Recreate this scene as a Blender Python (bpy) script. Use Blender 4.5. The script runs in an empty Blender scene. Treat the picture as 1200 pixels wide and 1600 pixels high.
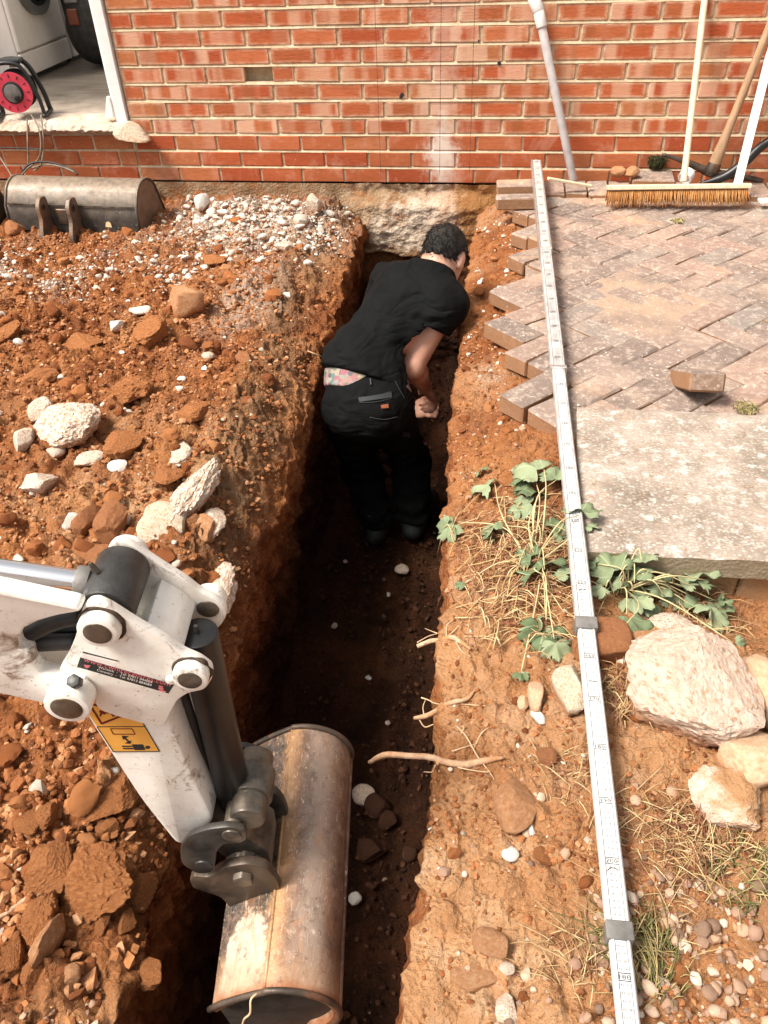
import bpy, bmesh, math, random
import numpy as np
from mathutils import Vector, Matrix, noise as mnoise

random.seed(11)
RNG = np.random.default_rng(11)
SC = bpy.context.scene
COL = SC.collection
R_ = math.radians

# ------------------------------------------------------------------ camera, sky, sun, exposure
F_PX = 1240.6
CAM_LOC = np.array([0.50970, -4.25135, 1.29402])
PITCH, YAW, ROLL = 0.685391609, -0.170448034, -0.044674749


def cam_axes(p, yw, r):
    cp, sp, cy, sy = math.cos(p), math.sin(p), math.cos(yw), math.sin(yw)
    fwd = np.array([sy * cp, cy * cp, -sp])
    right = np.array([cy, -sy, 0.0])
    up = np.cross(right, fwd)
    cr, sr = math.cos(r), math.sin(r)
    return np.array([right * cr + up * sr, -right * sr + up * cr, fwd])


AX = cam_axes(PITCH, YAW, ROLL)
cd = bpy.data.cameras.new('camera')
cam = bpy.data.objects.new('camera', cd)
COL.objects.link(cam)
SC.camera = cam
cd.sensor_fit = 'VERTICAL'
cd.sensor_height = 24.0
cd.lens = 24.0 * F_PX / 1600.0
cd.clip_start = 0.05
cd.clip_end = 200
M = Matrix.Identity(4)
for i in range(3):
    M[i][0], M[i][1], M[i][2], M[i][3] = AX[0][i], AX[1][i], -AX[2][i], CAM_LOC[i]
cam.matrix_world = M

SUN_EL, SUN_AZ = 57.0, 241.0        # azimuth clockwise from +y
w = bpy.data.worlds.new('World')
SC.world = w
w.use_nodes = True
nt = w.node_tree
nt.nodes.clear()
sky = nt.nodes.new('ShaderNodeTexSky')
sky.sky_type = 'NISHITA'
sky.sun_disc = False
sky.sun_elevation = R_(SUN_EL)
sky.sun_rotation = R_(SUN_AZ)
sky.dust_density = 4.0
sky.air_density = 1.0
hs = nt.nodes.new('ShaderNodeHueSaturation')
hs.inputs['Saturation'].default_value = 0.06
bg = nt.nodes.new('ShaderNodeBackground')
bg.inputs['Strength'].default_value = 0.050
wo = nt.nodes.new('ShaderNodeOutputWorld')
nt.links.new(sky.outputs[0], hs.inputs['Color'])
nt.links.new(hs.outputs[0], bg.inputs['Color'])
nt.links.new(bg.outputs[0], wo.inputs['Surface'])

sl = bpy.data.lights.new('sun', 'SUN')
sl.energy = 1.5
sl.angle = R_(20)
sl.color = (1.0, 0.915, 0.80)
so = bpy.data.objects.new('sun', sl)
COL.objects.link(so)
_sd = Vector((math.sin(R_(SUN_AZ)) * math.cos(R_(SUN_EL)), math.cos(R_(SUN_AZ)) * math.cos(R_(SUN_EL)), math.sin(R_(SUN_EL))))
so.rotation_euler = _sd.to_track_quat('Z', 'Y').to_euler()
so.location = (3, -6, 8)

vs = SC.view_settings
vs.view_transform = 'Standard'
vs.look = 'None'
vs.gamma = 1.0
vs.use_curve_mapping = False
vs.exposure = 2.05


# ------------------------------------------------------------------ helpers: points
def at(x, y, z=None, Y=None, X=None):
    """the point of the place seen at photo pixel (x, y) on a plane of known height or depth"""
    d = np.array([(x - 600) / F_PX, -(y - 800) / F_PX, 1.0]) @ AX
    if z is not None:
        t = (z - CAM_LOC[2]) / d[2]
    elif Y is not None:
        t = (Y - CAM_LOC[1]) / d[1]
    else:
        t = (X - CAM_LOC[0]) / d[0]
    return CAM_LOC + t * d


# ------------------------------------------------------------------ helpers: noise (vectorised gradient noise)
_perm = np.random.default_rng(3).permutation(256)
_perm = np.concatenate([_perm, _perm, _perm]).astype(np.int64)
_g = np.random.default_rng(4).normal(size=(256, 3))
_g /= np.linalg.norm(_g, axis=1)[:, None]


def pn(P):
    P = np.asarray(P, dtype=np.float64)
    i = np.floor(P).astype(np.int64)
    f = P - i
    i &= 255
    u = f * f * f * (f * (f * 6 - 15) + 10)
    out = 0
    for dx in (0, 1):
        wx = u[:, 0] if dx else 1 - u[:, 0]
        for dy in (0, 1):
            wy = u[:, 1] if dy else 1 - u[:, 1]
            for dz in (0, 1):
                wz = u[:, 2] if dz else 1 - u[:, 2]
                h = _perm[_perm[_perm[(i[:, 0] + dx) & 255] + ((i[:, 1] + dy) & 255)] + ((i[:, 2] + dz) & 255)]
                g = _g[h]
                out = out + wx * wy * wz * (g[:, 0] * (f[:, 0] - dx) + g[:, 1] * (f[:, 1] - dy) + g[:, 2] * (f[:, 2] - dz))
    return out * 1.6


def fbm(P, f, o=3, seed=0.0, gain=0.5):
    P = np.asarray(P, dtype=np.float64) * f + seed * 17.31
    a, s, out = 1.0, 0.0, 0
    for _ in range(o):
        out = out + a * pn(P)
        s += a
        a *= gain
        P = P * 2.03 + 5.7
    return out / s


def billow(P, f, o=3, seed=0.0):
    P = np.asarray(P, dtype=np.float64) * f + seed * 11.7
    a, out = 1.0, 0
    for _ in range(o):
        out = out + a * (np.abs(pn(P)) * 2 - 0.5)
        a *= 0.5
        P = P * 2.1 + 3.1
    return out


def sstep(a, b, x):
    t = np.clip((x - a) / (b - a), 0, 1)
    return t * t * (3 - 2 * t)


# ------------------------------------------------------------------ helpers: objects
def tag(o, label=None, cat=None, group=None, kind=None):
    if label: o['label'] = label
    if cat: o['category'] = cat
    if group: o['group'] = group
    if kind: o['kind'] = kind
    return o


def link(name, me, mat=None, parent=None, loc=None):
    o = bpy.data.objects.new(name, me)
    COL.objects.link(o)
    if mat is not None and me is not None and len(me.materials) == 0:
        me.materials.append(mat)
    if parent is not None: o.parent = parent
    if loc is not None: o.location = loc
    return o


def empty(name, loc=(0, 0, 0), rz=0.0):
    o = bpy.data.objects.new(name, None)
    COL.objects.link(o)
    o.location = loc
    o.rotation_euler.z = rz
    o.empty_display_size = 0.05
    return o


def pmesh(name, V, F, smooth=False):
    me = bpy.data.meshes.new(name)
    me.from_pydata([tuple(map(float, v)) for v in V], [], [tuple(int(i) for i in f) for f in F])
    me.update()
    if smooth:
        me.polygons.foreach_set('use_smooth', np.ones(len(me.polygons), dtype=bool))
    return me


def amesh(name, V, F, smooth=True):
    """fast mesh from numpy arrays, all faces of one size"""
    V = np.ascontiguousarray(V, dtype=np.float32)
    F = np.ascontiguousarray(F, dtype=np.int32)
    me = bpy.data.meshes.new(name)
    n, k = F.shape
    me.vertices.add(len(V))
    me.vertices.foreach_set('co', V.ravel())
    me.loops.add(n * k)
    me.loops.foreach_set('vertex_index', F.ravel())
    me.polygons.add(n)
    me.polygons.foreach_set('loop_start', np.arange(0, n * k, k, dtype=np.int32))
    me.polygons.foreach_set('use_smooth', np.full(n, smooth, dtype=bool))
    me.update(calc_edges=True)
    me.validate()
    return me


def set_attr(me, name, C):
    a = me.color_attributes.new(name, 'FLOAT_COLOR', 'POINT')
    C = np.ascontiguousarray(C, dtype=np.float32)
    a.data.foreach_set('color', C.ravel())


def bm_to(bm, name, smooth=False):
    bmesh.ops.recalc_face_normals(bm, faces=bm.faces)
    me = bpy.data.meshes.new(name)
    bm.to_mesh(me)
    bm.free()
    if smooth:
        me.polygons.foreach_set('use_smooth', np.ones(len(me.polygons), dtype=bool))
    return me


def add_box(bm, c, s, rot=None, bev=0.0, seg=1):
    r = bmesh.ops.create_cube(bm, size=1.0)
    vs_ = r['verts']
    bmesh.ops.scale(bm, vec=s, verts=vs_)
    if bev > 0:
        es = list({e for v in vs_ for e in v.link_edges})
        rr = bmesh.ops.bevel(bm, geom=es, offset=bev, segments=seg, profile=0.5, affect='EDGES')
        vs_ = list({v for f in rr['faces'] for v in f.verts} | {v for v in vs_ if v.is_valid})
    if rot is not None:
        bmesh.ops.rotate(bm, cent=(0, 0, 0), matrix=rot, verts=vs_)
    bmesh.ops.translate(bm, vec=c, verts=vs_)
    return vs_


def box(name, c, s, mat, parent=None, rot=None, bev=0.0, seg=1):
    bm = bmesh.new()
    add_box(bm, (0, 0, 0), s, rot, bev, seg)
    return link(name, bm_to(bm, name), mat, parent, c)


def add_cyl(bm, a, b, r0, r1=None, n=20, cap=True):
    a, b = Vector(a), Vector(b)
    d = b - a
    r1 = r0 if r1 is None else r1
    q = d.to_track_quat('Z', 'Y').to_matrix().to_4x4()
    m = Matrix.Translation((a + b) / 2) @ q
    return bmesh.ops.create_cone(bm, cap_ends=cap, cap_tris=False, segments=n, radius1=r0, radius2=r1, depth=d.length, matrix=m)['verts']


def finish_cyl(me, ang=40):
    me.polygons.foreach_set('use_smooth', np.ones(len(me.polygons), dtype=bool))
    me.set_sharp_from_angle(angle=R_(ang))
    return me


def cyl(name, a, b, r0, mat, parent=None, r1=None, n=24, bev=0.0):
    bm = bmesh.new()
    add_cyl(bm, a, b, r0, r1, n)
    if bev:
        es = [e for e in bm.edges if len(e.link_faces) == 2 and e.calc_face_angle(0) > 1.0]
        bmesh.ops.bevel(bm, geom=es, offset=bev, segments=2, profile=0.5, affect='EDGES')
    return link(name, finish_cyl(bm_to(bm, name)), mat, parent)


def tube_arrays(pts, rad, n=8):
    pts = np.asarray(pts, dtype=float)
    m = len(pts)
    rad = np.full(m, rad) if np.isscalar(rad) else np.asarray(rad, dtype=float)
    T = np.gradient(pts, axis=0)
    T /= np.linalg.norm(T, axis=1)[:, None] + 1e-12
    ref = np.array([0.0, 0, 1]) if abs(T[0][2]) < 0.9 else np.array([1.0, 0, 0])
    V, F = [], []
    for i in range(m):
        a = np.cross(T[i], ref); a /= np.linalg.norm(a) + 1e-12
        b = np.cross(T[i], a)
        ref = -b if np.dot(-b, ref) > 0 else b
        for k in range(n):
            t = 2 * math.pi * k / n
            V.append(pts[i] + rad[i] * (math.cos(t) * a + math.sin(t) * b))
    for i in range(m - 1):
        for k in range(n):
            k2 = (k + 1) % n
            F.append((i * n + k, i * n + k2, (i + 1) * n + k2, (i + 1) * n + k))
    V.append(pts[0]); V.append(pts[-1])
    for k in range(n):
        k2 = (k + 1) % n
        F.append((len(V) - 2, k2, k))
        F.append((len(V) - 1, (m - 1) * n + k, (m - 1) * n + k2))
    return V, F


def spline(pts, n=24):
    """Catmull-Rom through points"""
    P = np.asarray(pts, dtype=float)
    P = np.vstack([2 * P[0] - P[1], P, 2 * P[-1] - P[-2]])
    out = []
    k = len(P) - 3
    for t in np.linspace(0, k - 1e-6, n):
        i = int(t); u = t - i
        a, b, c, d = P[i:i + 4]
        out.append(0.5 * ((2 * b) + (c - a) * u + (2 * a - 5 * b + 4 * c - d) * u * u + (3 * b - a - 3 * c + d) * u ** 3))
    return np.array(out)


class MB:
    def __init__(s): s.V, s.F = [], []
    def add(s, V, F):
        o = len(s.V)
        s.V.extend(V)
        s.F.extend([tuple(i + o for i in f) for f in F])
    def tube(s, pts, rad, n=6): s.add(*tube_arrays(pts, rad, n))
    def build(s, name, mat, parent=None, smooth=True, loc=None):
        return link(name, pmesh(name, s.V, s.F, smooth), mat, parent, loc)


def tube(name, pts, rad, mat, parent=None, n=8):
    V, F = tube_arrays(pts, rad, n)
    return link(name, pmesh(name, V, F, True), mat, parent)


# ------------------------------------------------------------------ helpers: materials
class NB:
    def __init__(s, name, rough=0.8, spec=0.3):
        s.m = bpy.data.materials.new(name)
        s.m.use_nodes = True
        s.t = s.m.node_tree
        s.b = s.t.nodes['Principled BSDF']
        s.b.inputs['Roughness'].default_value = rough
        s.b.inputs['Specular IOR Level'].default_value = spec
    def put(s, sock, v):
        if isinstance(v, bpy.types.NodeSocket): s.t.links.new(v, sock)
        elif v is not None:
            if isinstance(v, tuple) and len(v) == 3 and sock.type == 'RGBA': v = (*v, 1)
            sock.default_value = v
    def n(s, typ, ins=None, out=0, **props):
        nd = s.t.nodes.new('ShaderNode' + typ)
        for k, v in props.items(): setattr(nd, k, v)
        for k, v in (ins or {}).items(): s.put(nd.inputs[k], v)
        return nd.outputs[out]
    def obj(s): return s.n('TexCoord', out=3)
    def pos(s): return s.n('NewGeometry', out=0)
    def rnd(s): return s.n('ObjectInfo', out='Random')
    def noise(s, v, sc, det=4, rough=0.55, dist=0.0, out=0):
        return s.n('TexNoise', {'Vector': v, 'Scale': sc, 'Detail': det, 'Roughness': rough, 'Distortion': dist}, out)
    def vor(s, v, sc, out=0, feature='F1', rnd=1.0):
        return s.n('TexVoronoi', {'Vector': v, 'Scale': sc, 'Randomness': rnd}, out, feature=feature)
    def map(s, v, a, b, c=0.0, d=1.0):
        return s.n('MapRange', {0: v, 1: a, 2: b, 3: c, 4: d})
    def math(s, op, a, b=None):
        ins = {0: a}
        if b is not None: ins[1] = b
        return s.n('Math', ins, operation=op)
    def mix(s, f, a, b, mode='MIX'):
        nd = s.t.nodes.new('ShaderNodeMix')
        nd.data_type = 'RGBA'
        nd.blend_type = mode
        s.put(nd.inputs[0], f); s.put(nd.inputs[6], a); s.put(nd.inputs[7], b)
        return nd.outputs[2]
    def ramp(s, f, stops):
        nd = s.t.nodes.new('ShaderNodeValToRGB')
        e = nd.color_ramp.elements
        while len(e) < len(stops): e.new(0.5)
        for el, (p, c) in zip(e, stops):
            el.position = p
            el.color = (*c, 1) if len(c) == 3 else c
        s.put(nd.inputs[0], f)
        return nd.outputs[0]
    def sep(s, v, i): return s.n('SeparateXYZ', {0: v}, i)
    def comb(s, x, y, z): return s.n('CombineXYZ', {0: x, 1: y, 2: z})
    def vadd(s, a, b): return s.n('VectorMath', {0: a, 1: b}, operation='ADD')
    def vmul(s, a, b): return s.n('VectorMath', {0: a, 1: b}, operation='MULTIPLY')
    def off(s, k=37.0):
        """object coordinates shifted by a random amount per object, so that copies differ"""
        r = s.rnd()
        return s.vadd(s.obj(), s.comb(s.math('MULTIPLY', r, k), s.math('MULTIPLY', r, k * 1.7), s.math('MULTIPLY', r, k * 0.6)))
    def color(s, c): s.put(s.b.inputs['Base Color'], c); return s
    def rough(s, c): s.put(s.b.inputs['Roughness'], c); return s
    def metal(s, c): s.put(s.b.inputs['Metallic'], c); return s
    def bump(s, h, strength=0.5, dist=0.01, prev=None):
        nd = s.t.nodes.new('ShaderNodeBump')
        nd.inputs['Strength'].default_value = strength
        nd.inputs['Distance'].default_value = dist
        s.put(nd.inputs['Height'], h)
        if prev is not None: s.put(nd.inputs['Normal'], prev)
        s.t.links.new(nd.outputs[0], s.b.inputs['Normal'])
        return nd.outputs[0]


def plain(name, c, rough=0.6, metal=0.0, spec=0.4, var=0.0, bump=0.0, bsc=200):
    b = NB(name, rough, spec)
    b.b.inputs['Metallic'].default_value = metal
    if var:
        n_ = b.noise(b.off(), 25, 5)
        b.color(b.mix(b.map(n_, 0.35, 0.65), tuple(x * (1 - var) for x in c), tuple(min(1, x * (1 + var)) for x in c)))
    else: b.color(c)
    if bump: b.bump(b.noise(b.off(), bsc, 4), bump, 0.004)
    return b.m


def soil_colour(b, P):
    """orange clay with darker, redder and paler lumps"""
    n1 = b.noise(P, 3.5, 6, 0.6)
    n2 = b.noise(P, 22, 5, 0.65)
    n3 = b.noise(P, 95, 4, 0.7)
    c = b.ramp(n1, [(0.28, (0.19, 0.056, 0.017)), (0.45, (0.33, 0.110, 0.034)), (0.62, (0.44, 0.175, 0.060)), (0.8, (0.53, 0.27, 0.12))])
    c = b.mix(b.map(n2, 0.5, 0.72, 0, 0.85), c, (0.115, 0.038, 0.014))
    c = b.mix(b.map(n2, 0.42, 0.2, 0, 0.55), c, (0.50, 0.27, 0.135))
    c = b.mix(b.map(n3, 0.35, 0.75, 0.0, 0.6), c, b.mix(0.5, c, (0.10, 0.04, 0.018)))
    return c, n1, n2, n3


def mat_soil():
    b = NB('soil', 0.95, 0.15)
    P = b.pos()
    c, n1, n2, n3 = soil_colour(b, P)
    z = b.n('VertexColor', out=0, layer_name='zone')
    sp = b.t.nodes.new('ShaderNodeSeparateColor')
    b.t.links.new(z, sp.inputs[0])
    gravel, top, tan = sp.outputs[0], sp.outputs[1], sp.outputs[2]
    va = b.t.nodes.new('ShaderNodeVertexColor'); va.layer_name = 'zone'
    damp_shade = va.outputs[1]
    tanc = b.ramp(b.noise(P, 9, 6, 0.65), [(0.3, (0.42, 0.205, 0.088)), (0.5, (0.58, 0.32, 0.155)), (0.7, (0.72, 0.48, 0.29))])
    c = b.mix(tan, c, tanc)
    topc = b.ramp(b.noise(P, 30, 5, 0.7), [(0.3, (0.10, 0.065, 0.036)), (0.55, (0.22, 0.15, 0.085)), (0.75, (0.36, 0.28, 0.19))])
    c = b.mix(b.math('MULTIPLY', top, 0.5), c, topc)
    # stone chips pressed into the surface
    for sc, lo in ((95, 0.55), (190, 0.5), (60, 0.72)):
        v = b.t.nodes.new('ShaderNodeTexVoronoi')
        v.inputs['Scale'].default_value = sc
        b.t.links.new(P, v.inputs['Vector'])
        s2 = b.t.nodes.new('ShaderNodeSeparateColor')
        b.t.links.new(v.outputs['Color'], s2.inputs[0])
        chip = b.math('MULTIPLY', b.map(s2.outputs[0], lo, lo + 0.05), b.map(v.outputs['Distance'], 0.45, 0.32))
        amt = b.math('MULTIPLY', chip, b.math('ADD', b.math('MULTIPLY', gravel, 0.95), 0.05))
        chipc = b.ramp(s2.outputs[1], [(0.0, (0.30, 0.22, 0.15)), (0.5, (0.52, 0.46, 0.38)), (1.0, (0.74, 0.69, 0.60))])
        c = b.mix(amt, c, chipc)
    c = b.mix(b.math('MULTIPLY', gravel, 0.55), c, (0.52, 0.46, 0.38))
    dk = b.mix(b.map(b.noise(b.vmul(P, (1.0, 0.35, 1.0)), 9, 6, 0.68), 0.42, 0.68), (0.0065, 0.0027, 0.0018), (0.034, 0.0105, 0.0045))  # damp clay with the trench's shade painted in, near black
    c = b.mix(damp_shade, c, dk)
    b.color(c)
    b.rough(b.map(damp_shade, 0, 1, 0.96, 0.72))
    h = b.math('ADD', b.math('ADD', b.math('MULTIPLY', n2, 1.0), b.math('MULTIPLY', n3, 0.5)), b.math('MULTIPLY', b.noise(P, 330, 4, 0.7), 0.3))
    h = b.math('ADD', h, b.math('MULTIPLY', b.vor(P, 110, 0), 0.35))
    b.bump(h, 1.0, 0.020)
    return b.m


def mat_crumb(name, stops, use_attr=True, bsc=160, bstr=0.5, rough=0.92):
    b = NB(name, rough, 0.2)
    P = b.off()
    if use_attr:
        a = b.n('VertexColor', out=0, layer_name='tint')
        f = b.sep(a, 0)
    else:
        f = b.rnd()
    c = b.ramp(f, stops)
    n_ = b.noise(P, 60, 5, 0.65)
    c = b.mix(b.map(n_, 0.35, 0.7, 0, 0.55), c, b.mix(1.0, c, (0.55, 0.5, 0.45), 'MULTIPLY'))
    if not use_attr:
        zb = b.math('ADD', b.sep(b.obj(), 2), b.math('MULTIPLY', b.math('SUBTRACT', b.noise(P, 2.5, 5, 0.7), 0.5), 1.6))
        c = b.mix(b.map(zb, 0.15, -0.4, 0, 0.8), c, (0.40, 0.16, 0.057))
    b.color(c)
    b.bump(b.noise(P, bsc, 5, 0.7), bstr, 0.006)
    return b.m


def mat_rock(name, cols, spots=None, soil=0.0, sc=14, bstr=0.7, pit=True):
    """cols: ramp colours; spots: colour of inclusions; soil: amount of clay stuck on it"""
    b = NB(name, 0.9, 0.25)
    P = b.off()
    n1 = b.noise(P, sc, 7, 0.65)
    k = len(cols)
    c = b.ramp(n1, [(0.28 + 0.46 * i / max(1, k - 1), cc) for i, cc in enumerate(cols)])
    if spots:
        v = b.vor(P, 6.5, 0)
        c = b.mix(b.map(b.math('ADD', v, b.math('MULTIPLY', b.noise(P, 14, 4, 0.7), 0.6)), 0.58, 0.46, 0, 0.85), c, spots)
    n2 = b.noise(P, 120, 5, 0.7)
    c = b.mix(b.map(n2, 0.4, 0.75, 0, 0.45), c, b.mix(1.0, c, (0.5, 0.42, 0.36), 'MULTIPLY'))
    if soil:
        n3 = b.noise(b.vadd(P, (3.3, 1.1, 7.7)), 9, 6, 0.65)
        c = b.mix(b.map(n3, 0.62 - soil * 0.35, 0.72 - soil * 0.35, 0, 0.8), c, (0.42, 0.18, 0.07))
    zb = b.math('ADD', b.sep(b.obj(), 2), b.math('MULTIPLY', b.math('SUBTRACT', b.noise(P, 3.0, 5, 0.7), 0.5), 1.5))
    c = b.mix(b.map(zb, 0.05, -0.45, 0, 0.8), c, (0.42, 0.175, 0.064))
    b.color(c)
    h = b.math('ADD', b.math('MULTIPLY', n1, 0.8), b.math('MULTIPLY', n2, 0.45))
    if pit: h = b.math('ADD', h, b.math('ADD', b.math('MULTIPLY', b.map(b.vor(P, 11, 0), 0.0, 0.45), 0.5), b.math('MULTIPLY', b.map(b.vor(P, 24, 0), 0.0, 0.4), 0.3)))
    b.bump(h, bstr, 0.012)
    return b.m

# ------------------------------------------------------------------ materials
PX_PATCH = at(690, 235, Y=0)
PENCIL = [(at(586, 0, Y=0) + at(594, 262, Y=0)) / 2, (at(689.5, 12, Y=0) + at(686.7, 265, Y=0)) / 2, (at(741, 20, Y=0) + at(734.5, 255, Y=0)) / 2]


def pencil_and_patch(b, c, patch=0.85):
    P = b.pos()
    x, z = b.sep(P, 0), b.sep(P, 2)
    n_ = b.noise(P, 26, 6, 0.7)
    dx = b.math('ABSOLUTE', b.math('SUBTRACT', x, float(PX_PATCH[0])))
    dz = b.math('ABSOLUTE', b.math('SUBTRACT', z, float(PX_PATCH[2]) - 0.02))
    d = b.math('ADD', b.math('MULTIPLY', dx, 12.0), b.math('MULTIPLY', dz, 5.2))
    m = b.map(b.math('ADD', d, b.math('MULTIPLY', b.math('SUBTRACT', n_, 0.5), 2.2)), 1.25, 0.45, 0, patch)
    c = b.mix(m, c, (0.80, 0.74, 0.66))
    # lighter streak of dusty plaster running up the wall above it
    d2 = b.math('ADD', b.math('MULTIPLY', dx, 9.0), b.math('MULTIPLY', b.math('SUBTRACT', n_, 0.5), 3.0))
    c = b.mix(b.map(d2, 1.0, 0.2, 0, 0.42), c, (0.66, 0.47, 0.36))
    for p in PENCIL:
        l = b.math('ABSOLUTE', b.math('SUBTRACT', x, float(p[0])))
        f = b.math('MULTIPLY', b.map(l, 0.0022, 0.0012), b.map(z, 0.03, 0.05))
        f = b.math('MULTIPLY', f, b.map(b.noise(P, 45, 2), 0.3, 0.5, 0.3, 0.75))
        c = b.mix(f, c, (0.12, 0.045, 0.025))
    return c


def mat_brick(name, mottled=True):
    b = NB(name, 0.85, 0.25)
    o = b.obj()
    r = b.rnd()
    P = b.off()
    base = b.ramp(r, [(0.0, (0.40, 0.085, 0.032)), (0.25, (0.50, 0.125, 0.045)), (0.5, (0.44, 0.130, 0.050)), (0.72, (0.54, 0.160, 0.066)), (0.965, (0.48, 0.180, 0.072)), (0.985, (0.24, 0.028, 0.024)), (1.0, (0.20, 0.024, 0.022))])
    grain = b.noise(b.vmul(P, (1, 1, 5.0)), 24, 5, 0.7)
    c = b.mix(b.map(grain, 0.35, 0.7, 0, 0.6), base, b.mix(1.0, base, (0.62, 0.5, 0.45), 'MULTIPLY'))
    if mottled:
        x = b.sep(o, 0)
        k = b.comb(b.math('ADD', b.math('MULTIPLY', x, 11.0), b.math('MULTIPLY', r, 531.0)), b.math('MULTIPLY', r, 77.0), b.math('MULTIPLY', b.noise(P, 30, 3), 0.25))
        band = b.noise(k, 1.0, 2, 0.4)
        gate = b.map(b.n('TexWhiteNoise', {'W': b.math('MULTIPLY', r, 991.0)}, 0, noise_dimensions='1D'), 0.12, 0.5)
        f = b.math('MULTIPLY', b.map(band, 0.48, 0.58), gate)
        pale = b.ramp(b.math('FRACT', b.math('MULTIPLY', r, 13.0)), [(0.0, (0.66, 0.37, 0.25)), (0.5, (0.70, 0.45, 0.31)), (1.0, (0.58, 0.30, 0.18))])
        c = b.mix(b.math('MULTIPLY', f, 0.72), c, pale)
        dk = b.math('MULTIPLY', b.map(b.noise(b.vadd(k, (9.1, 4.0, 0.0)), 0.8, 1), 0.6, 0.7), 0.5)
        c = b.mix(dk, c, (0.26, 0.075, 0.02))
        # fired specks and mortar haze along the edges
        sp = b.map(b.vor(P, 120, 0), 0.14, 0.06)
        c = b.mix(b.math('MULTIPLY', sp, b.map(b.noise(P, 18, 3), 0.45, 0.65, 0, 0.85)), c, (0.11, 0.035, 0.018))
        z = b.math('ABSOLUTE', b.sep(o, 2))
        xx = b.math('ABSOLUTE', x)
        e = b.math('MAXIMUM', b.map(z, 0.018, 0.036), b.map(xx, 0.085, 0.110))
        e = b.math('MULTIPLY', e, b.map(b.noise(P, 20, 5, 0.7), 0.38, 0.58, 0.15, 0.95))
        c = b.mix(e, c, (0.66, 0.47, 0.32))
    else:
        sm = b.noise(b.pos(), 7, 6, 0.68, 0.4)
        c = b.mix(b.map(sm, 0.52, 0.72, 0, 0.62), c, (0.62, 0.33, 0.23))
        sc = b.noise(b.pos(), 34, 5, 0.7)
        c = b.mix(b.map(sc, 0.62, 0.7, 0, 0.5), c, (0.68, 0.47, 0.36))
    c = pencil_and_patch(b, c)
    b.color(c)
    h = b.math('ADD', b.math('MULTIPLY', grain, 0.6), b.math('MULTIPLY', b.noise(P, 160, 4, 0.7), 0.6))
    b.bump(h, 0.55 if mottled else 0.22, 0.006)
    return b.m


def mat_mortar():
    b = NB('mortar', 0.95, 0.1)
    P = b.pos()
    c = b.ramp(b.noise(P, 22, 6, 0.65), [(0.3, (0.42, 0.30, 0.18)), (0.5, (0.57, 0.44, 0.29)), (0.7, (0.68, 0.55, 0.40))])
    c = b.mix(b.map(b.noise(P, 150, 4, 0.7), 0.45, 0.75, 0, 0.4), c, (0.36, 0.26, 0.15))
    c = pencil_and_patch(b, c)
    b.color(c)
    b.bump(b.noise(P, 240, 5, 0.7), 0.6, 0.005)
    return b.m


def mat_footing():
    b = NB('footing_concrete', 0.95, 0.15)
    P = b.pos()
    x, z = b.sep(P, 0), b.sep(P, 2)
    n1 = b.noise(P, 8, 7, 0.65)
    n2 = b.noise(P, 60, 6, 0.7)
    c = b.ramp(n1, [(0.3, (0.17, 0.095, 0.045)), (0.48, (0.30, 0.195, 0.115)), (0.65, (0.42, 0.31, 0.21))])
    d = b.math('ADD', b.math('POWER', b.math('MULTIPLY', b.math('SUBTRACT', x, 0.03), 3.6), 2.0), b.math('POWER', b.math('MULTIPLY', b.math('ADD', z, 0.20), 6.5), 2.0))
    wm = b.map(b.math('ADD', d, b.math('MULTIPLY', b.math('SUBTRACT', n1, 0.5), 4.0)), 1.0, 0.3, 0, 0.8)
    wc = b.ramp(n2, [(0.3, (0.34, 0.24, 0.16)), (0.46, (0.54, 0.43, 0.33)), (0.62, (0.70, 0.60, 0.50))])
    c = b.mix(wm, c, wc)
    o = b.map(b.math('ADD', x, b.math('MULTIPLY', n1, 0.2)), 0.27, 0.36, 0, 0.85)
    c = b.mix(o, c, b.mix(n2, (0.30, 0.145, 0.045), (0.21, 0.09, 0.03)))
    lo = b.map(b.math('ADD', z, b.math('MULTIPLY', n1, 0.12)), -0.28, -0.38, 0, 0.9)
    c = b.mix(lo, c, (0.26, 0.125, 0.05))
    sd = b.noise(b.vadd(P, (3.0, 0.0, 1.0)), 11, 7, 0.72)
    c = b.mix(b.map(sd, 0.50, 0.62, 0, 0.8), c, (0.30, 0.135, 0.052))
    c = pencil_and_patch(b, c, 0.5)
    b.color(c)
    h = b.math('ADD', n2, b.math('MULTIPLY', b.vor(P, 85, 0), 0.5))
    b.bump(h, 0.7, 0.012)
    return b.m


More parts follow.
